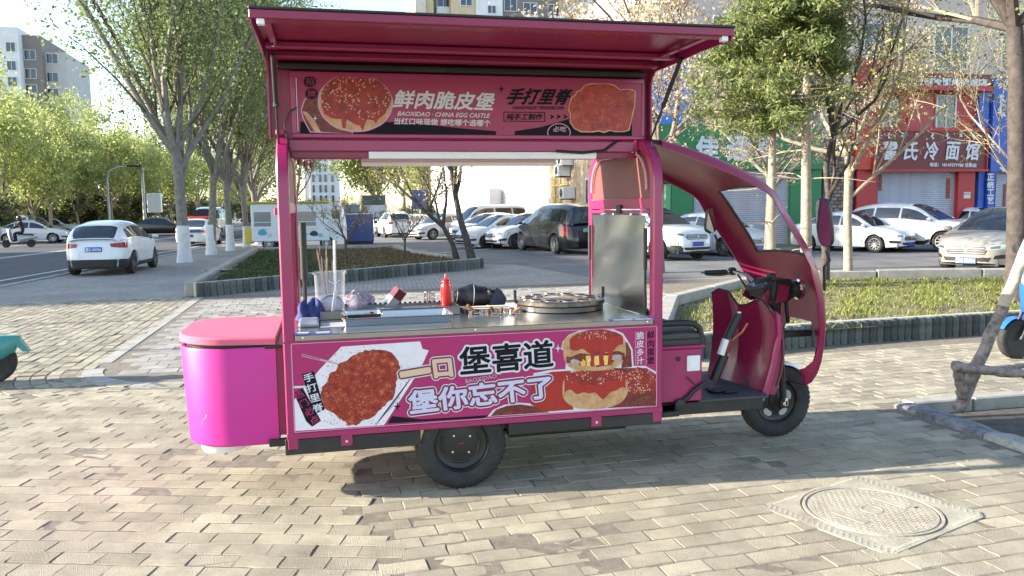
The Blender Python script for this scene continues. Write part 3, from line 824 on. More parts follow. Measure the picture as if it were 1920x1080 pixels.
# ---- right end wall (seen from inside)
XW = XR - .045
def arch_poly(y0, y1, z0, zt, r, n=8):
    P = [(y0, z0)]
    for k in range(n + 1):
        a = PI / 2 * k / n; P.append((y0 + r - r * math.cos(a), zt - r + r * math.sin(a)))
    for k in range(n + 1):
        a = PI / 2 * k / n; P.append((y1 - r + r * math.sin(a), zt - r + r * math.cos(a)))
    P.append((y1, z0)); return P
za, zb_ = on_x(1175, 372, XW).z, on_x(1175, 392, XW).z
for xw, nm in ((XR - .05, 'end_panel'), (XL + .05, 'end_panel')):
    b = MB(); b.prism_yz(arch_poly(Y0 + .06, YF - .06, za - .01, 2.075, .24), xw - .004, xw + .004); cpart(b, nm, M_film)
for x0 in (XR - .062, XL + .008):
    b = MB(); b.box(x0, x0 + .05, Y0 + .066, YF - .066, zb_, za, .005); cpart(b, 'cross_bar', M_pink)
    b = MB(); b.tube([(x0 + .02 - .03 * (1 if x0 > 1 else -1), y, z) for y, z in arch_poly(Y0 + .1, YF - .1, za + .05, 2.045, .22)], .009, 6); cpart(b, 'cable_conduit', mat('conduit_pink', (.62, .3, .34), .5))
# stainless splash sheet at the right end
zs1, zs0 = on_x(1175, 403, XW).z, ZC + .003
b = MB()
rows = []
for i in range(13):
    y = Y0 + .10 + (YF - Y0 - .22) * i / 12
    rows.append([(XW - .028 + .006 * math.sin(i * .9 + j * .5) + .004 * math.sin(j * 1.3 + i * .3), y, zs0 + (zs1 - zs0) * j / 10) for j in range(11)])
b.grid(rows); cpart(b, 'steel_splash_sheet', mat('steel_sheet_buckled', (.60, .59, .57), .24, 1.0, var=.08, vscale=2), smooth=60)
b = MB()
b.box(XR - .064, XR - .06, Y0 + .075, YF - .075, zs1 + .01, zb_ - .006)
cpart(b, 'lower_bar', M_pink)
b = MB(); b.box(XR - .08, XR - .064, 5.25, 5.33, zs1 + .01, zs1 + .07, .006); cpart(b, 'latch', M_frame)
for y in (Y0 + .085, YF - .09):
    b = MB(); b.tube([(XR - .085, y, 1.02), (XR - .085, y, zs1 - .1)], .008, 6); b.tube([(XR - .085, y, 1.3), (XR - .085, y, zs1 - .08)], .013, 8); cpart(b, 'gas_strut', M_frame, smooth=40)
# left end wall: far dark strut, small hardware
b = MB()
b.tube([(XL + .10, YF - .12, 1.0), (XL + .10, YF - .12, 1.25)], .014, 8); b.tube([(XL + .10, YF - .12, 1.22), (XL + .10, YF - .12, 1.62)], .026, 10)
cpart(b, 'gas_strut', M_frame, smooth=40)
b = MB(); b.box(XL + .008, XL + .05, YF - .10, YF - .05, 1.0, zb_ - .02, .004); cpart(b, 'inner_post', M_cab)
b = MB()
for k in range(3): b.lathe([(.0, -.02), (.012, -.015), (.014, .015), (.0, .02)], 10, Matrix.Translation((XL + .12 + k * .035, YB + .06, 1.99 - .008 * k)))
cpart(b, 'hook_set', M_pink, smooth=40)
b = MB(); b.box(XL - .02, XL, Y0 + .02, Y0 + .045, 1.68, 1.72, .004); cpart(b, 'side_catch', M_pink)
b = MB(); b.box(XL, XL + .05, Y0 + .14, Y0 + .21, 2.135, 2.165, .004); cpart(b, 'hinge_block', M_cab)

# ---- raised hatch
HX0, HX1 = XL - .03, XR + .0
def hatch_profile():
    P = [(YB + .0, 2.125), (YB + .0, 2.46)]
    for k in range(1, 9):
        a = PI / 2 * k / 8; P.append((YB - .14 + .14 * math.cos(a), 2.46 + .14 * math.sin(a)))
    P += [(4.6, 2.598), (4.2, 2.594), (3.86, 2.585)]
    return P
HP = hatch_profile()
b = MB()
th = .018
outer = []
for i, (y, z) in enumerate(HP):
    y_, z_ = HP[max(0, i - 1)]; y2, z2 = HP[min(len(HP) - 1, i + 1)]
    t = Vector((y2 - y_, z2 - z_)).normalized(); outer.append((y + t.y * th, z - t.x * th))
b.prism_yz(HP + outer[::-1], HX0, HX1)
hatch = cpart(b, 'hatch', M_cab, smooth=30)
b = MB(); b.box(HX0 - .012, HX1 + .012, 3.846, 3.86, 2.560, 2.598, .003); cpart(b, 'front_edge', M_cab, hatch)
b = MB(); b.box(HX0 - .014, HX1 + .014, 3.84, 3.875, 2.599, 2.611, .003); cpart(b, 'edge_trim', M_frame, hatch)
b = MB(); b.box(HX0 + .01, HX1 - .01, 3.862, 3.935, 2.556, 2.580, .004); cpart(b, 'front_stiffener', M_cab, hatch)
b = MB(); b.box(HX0 + .01, HX1 - .01, 4.50, 4.56, 2.560, 2.592, .005); cpart(b, 'stiffener', M_pink, hatch)
b = MB(); b.box(HX0 + .03, HX1 - .03, 4.70, 4.78, 2.545, 2.585, .008); cpart(b, 'stiffener', M_cab, hatch)
b = MB(); b.box(HX0 + .05, HX1 - .05, 4.86, YB - .004, 2.515, 2.545, .006); cpart(b, 'rubber_seal', M_frame, hatch)
# rivets along the lip
for k in range(22):
    b = MB(); x = HX0 + .08 + (HX1 - HX0 - .16) * k / 21
    b.lathe([(0, -.004), (.005, -.003), (.006, 0)], 6, Matrix.Translation((x, 3.90, 2.556)))
    cpart(b, 'rivet', M_pink, hatch)
# side flanges
for x in (HX0 - .012, HX1 + .002):
    b = MB()
    inn = []
    for i, (y, z) in enumerate(HP):
        y_, z_ = HP[max(0, i - 1)]; y2, z2 = HP[min(len(HP) - 1, i + 1)]
        t = Vector((y2 - y_, z2 - z_)).normalized(); w = .055 if i < 11 else .045
        inn.append((y - t.y * w, z + t.x * w))
    outp = [(y + 0, z + 0) for y, z in outer]
    b.prism_yz(outp + inn[::-1], x, x + .010); cpart(b, 'side_flange', M_pink, hatch)
    b = MB()
    edge = [(x + .005, y - (outer[i][0] - y) * -.2, z) for i, (y, z) in enumerate(outer)]
    b.tube(edge, .007, 5); cpart(b, 'edge_trim', M_frame, hatch)
for x in (HX0 + .02, HX1 - .05):
    b = MB(); b.box(x, x + .034, 3.856, 3.864 + .03, 2.535, 2.572, .003); cpart(b, 'corner_cap', M_white, hatch)
# fluorescent reflection plate / sticker remnants: small inner gusset near right
for x in (HX0 + .06, HX1 - .1):
    b = MB(); b.bar((x, 3.95, 2.565), (x, 4.62, 2.575), .03, .012); cpart(b, 'strut_channel', M_pink, hatch)
    b = MB(); b.lathe([(0, -.012), (.012, -.008), (.012, .008), (0, .012)], 8, Matrix.Translation((x, 4.42, 2.556))); cpart(b, 'strut_ball', M_chrome, hatch, 40)

# hatch sign board
YS = YB - .035
p_tl, p_br = on_y(545, 121, YS), on_y(1205, 258, YS)
SX0, SX1 = XL + .09, XR - .035
b = MB()
b.box(SX0, SX1, YS, YB - .004, 2.128, 2.508); board = cpart(b, 'sign_board', M_pink)
b = MB()
for (x0, x1, z0, z1) in ((SX0, SX1, 2.128, 2.150), (SX0, SX1, 2.478, 2.508), (SX0, SX0 + .028, 2.150, 2.478), (SX1 - .018, SX1, 2.150, 2.478)):
    b.box(x0, x1, YS - .012, YS + .001, z0, z1, .003)
cpart(b, 'sign_frame', M_pink, board)
b = MB(); b.box(SX0 + .028, SX1 - .018, YS - .005, YS - .001, 2.150, 2.478); cpart(b, 'printed_sheet', M_print2, board)
for k in (.05, .33, .68, .95):
    b = MB(); x = SX0 + (SX1 - SX0) * k
    for q in range(4): b.tube([(x + q * .02 - .03, YB - .025, 2.122), (x + q * .02 - .014, YB - .025, 2.122)], .007, 6)
    cpart(b, 'hinge', M_cab, board)
b = MB(); b.box(SX0 + .03, SX0 + .034, YS - .013, YS - .004, 2.165, 2.468); cpart(b, 'clip_strip', M_pwhite, board)

YP = YS - .005
S = board
def sp(name, pts, m, off): return px_poly(name, pts, YP, m, S, off)
zlo = 2.1515
def clip_low(pts, Y=YP, z=2.1515):
    out_ = []
    for x, y in pts:
        p = on_y(x, y, Y)
        if p.z < z:                      # slide the point up on to the sheet's lower edge
            lo, hi = y - 120, y
            for _ in range(30):
                mid = (lo + hi) / 2
                if on_y(x, mid, Y).z < z: hi = mid
                else: lo = mid
            y = lo
        out_.append((x, y))
    return out_
# dark swooshes along the bottom of the sheet
sp('print_swoosh', clip_low([(563, 228), (760, 229), (860, 240), (930, 246), (930, 262), (563, 262)]), M_ink, .0006)
sp('print_swoosh', clip_low([(965, 246), (1015, 238), (1070, 222), (1185, 232), (1185, 262), (965, 262)]), M_ink, .0006)
# small dark bun, then the big bun
sm = clip_low([(585, 178), (572, 188), (566, 206), (570, 222), (582, 246), (660, 260), (640, 190)])
sp('print_bun_outline', clip_low(grow_poly(sm, 2.5)), M_ppink, .0010)
sp('print_bun', sm, M_darkmeat, .0014)
sp('print_bun_edge', clip_low([(567, 208), (574, 222), (590, 246), (603, 250), (590, 226), (575, 210)]), M_bun, .0016)
bigb = clip_low(blob(666, 193, 68, 52, 48, .008, 3, R(4)))
sp('print_bun_outline', clip_low(grow_poly(bigb, 3.0)), M_ppink, .0020)
sp('print_bun', bigb, M_bun, .0024)
top = clip_low(blob(667, 183, 66, 42, 44, .012, 4, R(3)))
sp('print_sauce', clip_low([(602, 196), (608, 214), (622, 222), (640, 224), (642, 240), (648, 241), (650, 224), (663, 232), (675, 236), (680, 246), (684, 234), (688, 224), (700, 226), (705, 232), (708, 224), (722, 214), (731, 196), (720, 170), (615, 170)]), M_sauce, .0028)
sp('print_sesame', top, M_seed, .0032)
# seal circles 招 牌
for (cx, cy, ch) in ((581, 153, '招'), (584, 176, '牌')):
    sp('print_seal', blob(cx, cy, 13.5, 12, 24, 0, 1), M_pmar, .0036)
    sp('print_seal', blob(cx, cy, 11.5, 10.2, 24, 0, 1), M_ink, .0040)
    px_lettering('print_letters', ch, (cx - 7.5, cy + 6.5), (cx + 7.5, cy + 7), (cx - 7, cy - 7), YP, M_print2, S, off=.0044)
px_lettering('print_letters', '鲜肉脆皮堡', (737, 202), (924, 207), (741, 169), YP, M_pwhite, S, off=.0036, grow=.0030, shear=.12)
px_lettering('print_letters', 'BAOXIDAO · CHINA EGG CASTLE', (745, 217), (918, 221), (746, 209), YP, M_pwhite, S, off=.0036, grow=.0006, shear=.2, steps=6)
px_lettering('print_letters', '当红口味现做 想吃哪个选哪个', (739, 233), (919, 237), (740, 221), YP, M_pwhite, S, off=.0036, grow=.0009, steps=6)
px_lettering('print_letters', '手打里脊', (949, 195), (1067, 196), (955, 166), YP, M_ink, S, off=.0036, grow=.0034, shear=.25)
px_lettering('print_letters', 'HANDMADE TENDERLOIN', (961, 205), (1057, 205.5), (962, 199), YP, M_ink, S, off=.0036, grow=.0005, shear=.2, steps=6)
px_lettering('print_letters', '纯手工制作', (949, 225), (1017, 225), (950, 213), YP, M_ink, S, off=.0036, grow=.0010, shear=.15, steps=8)
for q in ([(944, 209.5), (1022, 210.5), (1022, 211.8), (944, 210.8)], [(944, 226.5), (1022, 227.5), (1022, 228.6), (944, 227.8)], [(944, 209.5), (945.3, 209.5), (945.3, 227.8), (944, 227.8)], [(1020.7, 210.5), (1022, 210.5), (1022, 228.6), (1020.7, 228.6)]):
    sp('print_rule', q, M_ink, .0036)
for k in range(3):
    x = 1031 + k * 12.5; sp('print_arrow', [(x, 214), (x + 8.5, 219), (x, 224), (x + 2.5, 219)], M_ink, .0036)
def star(cx, cy, r, r2=None):
    r2 = r2 or r * .16; P = []
    for k in range(8):
        a = PI / 4 * k; q = r if k % 2 == 0 else r2 * 1.6
        P.append((cx + q * math.sin(a) * .75, cy - q * math.cos(a)))
    return P
sp('print_star', star(940, 167, 8), M_ink, .0036)
sp('print_star', star(591, 222, 6), M_pwhite, .0036)
sp('print_seal', clip_low(blob(1048, 249, 22, 18, 28, 0, 1)), M_ppink, .0010)
sp('print_seal', clip_low(blob(1048, 249, 20.3, 16.4, 28, 0, 1)), M_ink, .0013)
px_lettering('print_letters', '必吃', (1037, 247), (1061, 247), (1038, 237), YP, M_ppink, S, off=.0017, grow=.0006, steps=6)
cut = [(1069, 196), (1073, 183), (1079, 180), (1083, 172), (1089, 171), (1097, 161), (1112, 158), (1140, 158), (1152, 162), (1160, 169), (1180, 168), (1190, 172), (1188, 200), (1178, 243), (1168, 246), (1152, 246), (1142, 243), (1132, 247), (1122, 244), (1112, 246), (1090, 246), (1078, 240), (1070, 228), (1071, 215), (1067, 206)]
sp('print_cutlet_outline', clip_low(grow_poly(cut, 2.6)), M_bun, .0030)
sp('print_cutlet', clip_low(cut), M_meat2, .0036)

# ---- hatch gas struts (outside ends)
for x, ya, za_, yb, zb2 in ((HX0 + .045, 4.60, 2.54, Y0 + .14, 2.06), (XR - .015, 4.42, 2.55, Y0 + .20, 2.10)):
    A, B = Vector((x, ya, za_)), Vector((x, yb, zb2)); mid = A.lerp(B, .52)
    b = MB(); b.tube([A, mid], .013, 10); b.tube([mid, B], .006, 8); b.lathe([(0, -.02), (.016, -.012), (.016, .012), (0, .02)], 8, Matrix.Translation(mid)); cpart(b, 'hatch_gas_strut', M_frame, smooth=40)
b = MB()
b.tube([(XL + .12, YS - .01, 2.30), (XL + .075, YS - .03, 2.27), (XL + .05, Y0 + .16, 2.2), (XL + .06, Y0 + .13, 2.12), (XL + .08, Y0 + .15, 2.02), (XL + .10, Y0 + .2, 2.0)], .005, 6); cpart(b, 'wiring', M_black)
b = MB(); b.tube([(XR - .2, YB - .03, 2.13), (XR - .3, YB - .03, 2.06), (XR - .45, YB - .03, 2.045), (XR - .62, YB - .03, 2.055)], .009, 6); cpart(b, 'wiring', M_black)

# ---- counter
b = MB(); b.box(XL + .068, XR - .068, Y0 - .008, YF - .01, ZC - .034, ZC, .003)
cpart(b, 'counter_top', M_steel)
for x in (XL + .11, .85, XR - .11):
    b = MB(); b.lathe([(0, .004), (.006, .003), (.007, 0)], 8, Matrix.Translation((x, Y0 - .008, ZC - .017)) @ Matrix.Rotation(R(90), 4, 'X')); cpart(b, 'screw', M_chrome, smooth=40)
b = MB(); b.box(XL + .06, XR - .06, YF - .03, YF - .0, ZC, ZC + .012); cpart(b, 'back_lip', M_steel)

# ---- front printed panel
PX0, PX1, PZ0, PZ1 = XL + .045, XR - .042, .436, .949
b = MB(); b.box(PX0, PX1, Y0 - .0035, Y0 + .03, PZ0, PZ1); panel = cpart(b, 'front_panel', M_print)
b = MB()
for (x0, x1, z0, z1) in ((PX0, PX1, PZ0 - .003, PZ0 + .002), (PX0, PX1, PZ1 - .002, PZ1 + .003), (PX0 - .003, PX0 + .003, PZ0, PZ1), (PX1 - .004, PX1 + .002, PZ0, PZ1)):
    b.box(x0, x1, Y0 - .006, Y0 - .003, z0, z1)
cpart(b, 'panel_beading', mat('beading_pink', (.62, .25, .4), .35), panel)
YQ = Y0 - .0035
def clip_panel(pts):
    out_ = []
    for x, y in pts:
        for _ in range(60):
            p = on_y(x, y, YQ)
            d = 0
            if p.z < PZ0 + .002: y -= .5; d = 1
            if p.z > PZ1 - .002: y += .5; d = 1
            if p.x < PX0 + .003: x += .5; d = 1
            if p.x > PX1 - .003: x -= .5; d = 1
            if not d: break
        out_.append((x, y))
    return out_
def pp(name, pts, m, off): return px_poly(name, clip_panel(pts), YQ, m, panel, off)
pp('print_paper', [(640, 650), (788, 640), (792, 654), (804, 657), (786, 696), (770, 720), (752, 748), (720, 797), (548, 808), (547, 750), (600, 692)], M_paper, .0005)
pp('print_paper_edge', [(733, 766), (776, 700), (778, 701), (706, 797), (703, 797)], mat('print_grey', (.35, .33, .36), .4), .0007)
pp('print_swoosh', [(727, 794), (735, 780), (790, 786), (860, 782), (920, 778), (905, 784)], M_ink, .0007)
pp('print_stick', [(566, 663), (634, 681), (634, 684), (566, 668)], M_ppink, .0010)
pp('print_stick', [(567, 664.5), (600, 673), (600, 674.5), (567, 666.5)], M_pmar, .0013)
pp('print_stick', [(546, 724), (600, 722), (600, 726), (546, 728)], M_pwhite, .0008)
meat = [(692, 656), (672, 661), (656, 671), (638, 681), (630, 694), (618, 702), (612, 715), (603, 725), (601, 738), (605, 750), (604, 762), (612, 770), (625, 774), (636, 784), (645, 791), (652, 797), (668, 797), (686, 786), (700, 783), (710, 772), (722, 760), (735, 748), (742, 728), (744, 712), (750, 705), (752, 690), (748, 680), (742, 668), (730, 659), (710, 657)]
def jag(pts, amp, seed):
    rnd = random.Random(seed); o = []
    for i, (x, y) in enumerate(pts):
        x2, y2 = pts[(i + 1) % len(pts)]
        for k in range(3): o.append((x + (x2 - x) * k / 3 + rnd.uniform(-amp, amp), y + (y2 - y) * k / 3 + rnd.uniform(-amp, amp)))
    return o
pp('print_meat', jag(meat, 1.8, 2), M_meat, .0012)
rnd = random.Random(5)
b = MB()
for _ in range(240):
    a = rnd.uniform(0, 6.28); rr = rnd.uniform(.95, 1.35)
    x = 678 + math.cos(a) * 72 * rr; y = 725 + math.sin(a) * 68 * rr
    if x + y * .9 > 1420 or x < 552 or y > 800 or y < 648: continue
    p = on_y(x, y, YQ); s_ = rnd.uniform(.0015, .004)
    if not (PX0 + .01 < p.x < PX1 and PZ0 + .008 < p.z < PZ1 - .008): continue
    b.face((p.x - s_, YQ - .0009, p.z - s_ * .5), (p.x + s_ * .3, YQ - .0009, p.z - s_), (p.x + s_, YQ - .0009, p.z + s_ * .4), (p.x - s_ * .2, YQ - .0009, p.z + s_))
tag(cpart(b, 'print_crumbs', mat('print_crumb', (.34, .09, .03), .5, island=.5), panel), kind='stuff')
# vertical labels
pp('print_tag', [(566, 702), (588, 696), (609, 768), (590, 776)], M_ink, .0018)
px_lettering('print_letters', '手\n打\n里\n脊', (589, 774), (608, 769), (567, 703), YQ, M_pwhite, panel, off=.0022, grow=.0009, space_line=1.2)
pp('print_tag', [(547, 737), (568, 728), (602, 789), (585, 800), (574, 790)], M_ink, .0014)
px_lettering('print_letters', '热\n门\n必\n点', (585, 797), (601, 789), (548, 738), YQ, M_print, panel, off=.0018, grow=.0006, space_line=1.2)
# big slogan: outline layers, outermost first
def slogan(s, bl, br, tl, layers, base, g0=.0):
    off = base
    for m_, g in layers:
        px_lettering('print_letters', s, bl, br, tl, YQ, m_, panel, off=off, grow=g, steps=16 if g > .006 else 10); off += .0008
slogan('堡喜道', (864, 703), (1037, 687), (861, 652), ((M_pwhite, .0170), (M_ink, .0048), ), .0030)
slogan('一', (752, 706), (806, 697), (751, 699), ((M_pwhite, .0230), (M_pmar, .0170), (M_pcream, .0075)), .0030)
slogan('口', (816, 707), (848, 704), (812, 676), ((M_pwhite, .0230), (M_pmar, .0170), (M_pcream, .0075)), .0030)
slogan('堡你忘不了', (770, 776), (1035, 744), (765, 734), ((M_pwhite, .0225), (M_pmar, .0165), (M_plil, .0052)), .0040)
px_lettering('print_letters', 'BAOXIDAO', (873, 718), (931, 708), (872, 711), YQ, M_pmar, panel, off=.0062, grow=.0022, steps=8)
px_lettering('print_letters', 'BAOXIDAO', (873, 718), (931, 708), (872, 711), YQ, M_ppink, panel, off=.0066, grow=.0008, steps=6)
pp('print_star', star(1046, 653, 9), M_pwhite, .0030)
pp('print_star', star(745, 762, 10), M_ink, .0018)
# burgers
pp('print_bun_outline', [(914, 781), (925, 768), (945, 759), (975, 755), (1000, 757), (1000, 700), (1030, 694), (1060, 692), (1062, 660), (1052, 655), (1055, 640), (1066, 628), (1085, 620), (1150, 617), (1168, 625), (1178, 640), (1186, 655), (1188, 686), (1210, 686), (1232, 697), (1232, 765), (1100, 772)], M_pwhite, .0008)
pp('print_bun', [(920, 780), (930, 768), (950, 761), (975, 758), (1005, 762), (1030, 773)], M_darkmeat, .0012)
pp('print_bun', [(995, 758), (998, 720), (1012, 704), (1035, 697), (1070, 695), (1075, 768), (1020, 772)], M_sauce, .0014)
pp('print_bun', [(1140, 765), (1150, 690), (1190, 690), (1212, 690), (1232, 702), (1232, 764)], M_darkmeat, .0014)
pp('print_sesame', [(1175, 735), (1170, 700), (1195, 688), (1215, 692), (1231, 704), (1231, 730), (1205, 738)], M_seed, .0016)
pp('print_bun', [(1168, 640), (1176, 642), (1183, 657), (1185, 688), (1165, 690)], M_darkmeat, .0014)
lowb = blob(1115, 728, 61, 39, 44, .012, 8, R(-3), 2.6)
pp('print_bun', lowb, M_bun, .0018)
def wavy(x0, x1, ytop, ybot, amp, seed, n=26):
    r_ = random.Random(seed); ph = [r_.uniform(0, 6) for _ in range(4)]; lo = []
    for k in range(n + 1):
        u = k / n; x = x0 + (x1 - x0) * u
        lo.append((x, ybot(u) + amp * (.6 * math.sin(9 * u + ph[0]) + .5 * math.sin(17 * u + ph[1]) + .35 * math.sin(29 * u + ph[2]))))
    return [(x0 + (x1 - x0) * k / n, ytop(k / n)) for k in range(n + 1)] + lo[::-1]
pp('print_sauce', wavy(1058, 1173, lambda u: 702 - 6 * u - 7 * math.sin(PI * u), lambda u: 732 - 4 * u + 12 * math.sin(PI * u) ** 2, 7, 3), M_sauce, .0022)
pp('print_sesame', wavy(1061, 1168, lambda u: 703 - 6 * u - 8 * math.sin(PI * u), lambda u: 716 - 6 * u + 8 * math.sin(PI * u), 3, 5), M_seed, .0025)
upb = blob(1114, 657, 59, 38, 44, .012, 9, R(-3), 2.8)
pp('print_bun', upb, M_bun, .0028)
pp('print_sauce', wavy(1068, 1168, lambda u: 636 - 4 * u - 16 * math.sin(PI * u) ** .6, lambda u: 652 - 4 * u + 12 * math.sin(PI * u), 4, 7), M_sauce, .0032)
pp('print_sesame', wavy(1078, 1160, lambda u: 630 - 3 * u - 11 * math.sin(PI * u) ** .6, lambda u: 634 - 3 * u + 3 * math.sin(PI * u), 2, 9), M_seed, .0035)
pp('print_filling', wavy(1062, 1171, lambda u: 668 - 8 * u - 3 * math.sin(PI * u) + 2 * math.sin(20 * u), lambda u: 680 - 6 * u + 9 * math.sin(PI * u), 2.5, 11), M_darkmeat, .0036)
for k, (x, y, w, h) in enumerate(((1068, 678, 19, 11), (1145, 671, 23, 14), (1088, 680, 10, 14))):
    pp('print_egg_white', jag(blob(x + w / 2, y, w / 2, h / 2, 10, .18, 4 + k), 1.2, k), M_egg if k == 2 else mat('print_egg_white', (.40, .33, .28), .4, var=.3, vscale=60), .0040)
for k, x in enumerate((1098, 1114, 1131)):
    pp('print_egg', jag([(x, 667), (x + 9, 666), (x + 9, 685 - k), (x + 1, 687 - k)], 1.0, k + 40), M_egg, .0042)
    pp('print_sauce', jag([(x + 8, 660), (x + 16, 659), (x + 16, 686 - k), (x + 10, 688 - k)], 1.0, k + 50), M_sauce, .0045)
# vertical captions at the right end of the panel
px_lettering('print_letters', '鲜\n肉\n蛋\n堡', (1213, 683), (1227, 681), (1213, 622), YQ, M_ink, panel, off=.0012, grow=.0009, steps=8, space_line=1.05)
px_lettering('print_letters', '脆\n皮\n多\n汁', (1193, 684), (1207, 682), (1193, 623), YQ, M_pwhite, panel, off=.0012, grow=.0008, steps=8, space_line=1.05)
for x in (1191, 1211): pp('print_rule', [(x, 622), (x + 1, 622), (x + 1, 684), (x, 684)], M_ppink, .0010)

# ---- rear storage bin (magenta, rounded)
BX0, BX1, BY0, BY1, BZ0, BZ1 = -.862, -.305, Y0 + .075, YF - .26, .352, .925
def dshape(x0, x1, y0, y1, n=14, ins=0.0):
    x0 += ins; y0 += ins; y1 -= ins; r = (y1 - y0) / 2 * .62; P = [(x1, y0)]
    for k in range(n + 1):
        a = PI / 2 * k / n; P.append((x0 + r - r * math.sin(a), y0 + r - r * math.cos(a)))
    for k in range(n + 1):
        a = PI / 2 * k / n; P.append((x0 + r - r * math.cos(a), y1 - r + r * math.sin(a)))
    P.append((x1, y1)); return P
b = MB()
rows = []
for z, ins in ((BZ0, .012), (BZ0 + .012, 0), (BZ1 - .01, 0), (BZ1, .004), (BZ1, .02), (BZ1 - .02, .024)):
    rows.append([(x, y, z) for x, y in dshape(BX0 + (.93 - z) * .045, BX1, BY0, BY1, ins=ins)])
b.grid(rows, closed=True); b.face(*[(x, y, BZ0) for x, y in dshape(BX0 + .026, BX1, BY0, BY1, ins=.012)])
rbin = cpart(b, 'rear_bin', M_bin, smooth=35)
b = MB(); b.prism_xy(dshape(BX0, BX1, BY0, BY1, ins=.03), BZ1 - .02, BZ1 + .02); cpart(b, 'bin_interior', M_frame, rbin)
b = MB(); rows = []
for z, ins in ((BZ1 + .012, .004), (BZ1 + .014, -.004), (BZ1 + .046, -.004), (BZ1 + .056, .006)):
    rows.append([(x, y, z + .030 * (BX1 - x)) for x, y in dshape(BX0, BX1, BY0, BY1, ins=ins)])
b.grid(rows, closed=True)
tp = dshape(BX0, BX1, BY0, BY1, ins=.006); b.face(*[(x, y, BZ1 + .056 + .030 * (BX1 - x)) for x, y in tp]); b.face(*[(x, y, BZ1 + .012 + .030 * (BX1 - x)) for x, y in dshape(BX0, BX1, BY0, BY1, ins=.004)][::-1])
cpart(b, 'lid', M_lid, rbin, 30)
b = MB(); yb_ = BY0 - .0008; b.tube([(q_.x, yb_, q_.z) for q_ in (on_y(382, 774, BY0), on_y(388, 777, BY0), on_y(386, 784, BY0), on_y(380, 788, BY0), on_y(378, 797, BY0))], [.002, .005, .004, .003, .002], 5); cpart(b, 'paint_scuff', mat('scuff_pale', (.55, .22, .40), .7), rbin)
b = MB(); b.box(BX1 - .03, BX1 + .045, BY0 + .02, BY1 - .02, .40, .93); cpart(b, 'bin_mount', M_pink, rbin)
b = MB(); b.box(BX1 - .06, BX1 + .03, BY0 - .004, BY0 + .02, BZ1 - .01, BZ1 + .012, .003); cpart(b, 'lid_hinge', M_black, rbin)
b = MB(); b.lathe([(0, .295), (.125, .295), (.132, .305), (.140, .352)], 28, Matrix.Translation((-.63, BY0 + .22, 0)), caps=False); cpart(b, 'drain_base', M_white, rbin, 40)

# ---- wheels
def wheel(cx, cy, r, w, name, side, slotted):
    M0 = Matrix.Translation((cx, cy, r)) @ Matrix.Rotation(R(90), 4, 'X')
    hub = thing('tmp', (0, 0, 0), 0, None, None)
    b = MB()
    rr = r; wi = w / 2
    prof = [(r * .63, -wi * .72), (r * .70, -wi * .92), (r * .84, -wi), (r * .93, -wi * .92), (r * .985, -wi * .70), (r, -wi * .35), (r, wi * .35), (r * .985, wi * .70), (r * .93, wi * .92), (r * .84, wi), (r * .70, wi * .92), (r * .63, wi * .72)]
    b.lathe(prof, 44, M0)
    for k in range(44):       # tread blocks
        for sgn in (-1, 1):
            a = 2 * PI * (k + .25 * sgn) / 44
            Mk = M0 @ Matrix.Rotation(a, 4, 'Z')
            b.box(r * .97, r * .9985, -r * .045, r * .045, sgn * wi * .5 - wi * .22, sgn * wi * .5 + wi * .22, 0, Mk)
    t = cpart(b, name, M_rubber, smooth=50)
    bpy.data.objects.remove(hub)
    b = MB(); R1 = r * .64
    b.lathe([(R1, wi * .72), (R1 * .96, wi * .78), (R1 * .92, wi * .66), (R1 * .88, wi * .3), (R1 * .80, wi * .18), (R1 * .55, wi * .22), (R1 * .38, wi * .34), (R1 * .2, wi * .36), (0, wi * .36)], 40, M0)
    b.lathe([(R1, -wi * .72), (R1 * .9, -wi * .3), (R1 * .5, -wi * .2), (0, -wi * .2)], 32, M0)
    rim = cpart(b, 'rim', mat('rim_black_gloss', (.012, .012, .013), .42), t, 30)
    if slotted == 0:
        for k in range(4):
            a = R(40) + PI / 2 * k
            Mk = M0 @ Matrix.Translation((R1 * .40 * math.cos(a), R1 * .40 * math.sin(a), wi * .33))
            b = MB(); b.lathe([(.011, 0), (.011, .01), (.007, .016), (0, .017)], 8, Mk); cpart(b, 'wheel_nut', M_chrome, t, 40)
        for k in range(4):
            a = PI / 2 * k; pts = []
            b = MB(); b.tube([M0 @ Vector((R1 * .66 * math.cos(a + q * .11), R1 * .66 * math.sin(a + q * .11), wi * .23)) for q in range(-4, 5)], .008, 5); cpart(b, 'rim_rib', mat('rim_black_gloss', (0, 0, 0)), t, 40)
        for q in (-1, 0, 1):
            b = MB(); b.lathe([(0, .003), (.004, .002), (.005, 0)], 7, M0 @ Matrix.Translation((q * .013, 0, wi * .36))); cpart(b, 'hub_mark', mat('hub_red', (.32, .03, .02), .5), t)
    else:
        for k in range(5):
            a = R(90) + 2 * PI * k / 5
            b = MB(); Mk = M0 @ Matrix.Rotation(a, 4, 'Z')
            P = []
            for q in range(14):
                g = 2 * PI * q / 14; P.append((R1 * .62 + R1 * .14 * math.cos(g), R1 * .22 * math.sin(g)))
            b.prism(P, lambda x, y: Mk @ Vector((x, y, wi * .20)), lambda x, y: Mk @ Vector((x, y, wi * .24))); cpart(b, 'rim_opening', mat('rim_opening', (.42, .40, .36), .6), t)
        b = MB(); b.lathe([(R1 * .34, wi * .3), (R1 * .34, wi * .62), (R1 * .2, wi * .75), (0, wi * .75)], 20, M0); cpart(b, 'drum_brake', M_frame, t, 40)
    return t
wheel(.760, Y0 + .075, .276, .118, 'rear_wheel', -1, 0)
wheel(.760, YF - .075, .276, .118, 'rear_wheel', 1, 0)
wheel(3.185, YC, .270, .098, 'front_wheel', -1, 1)
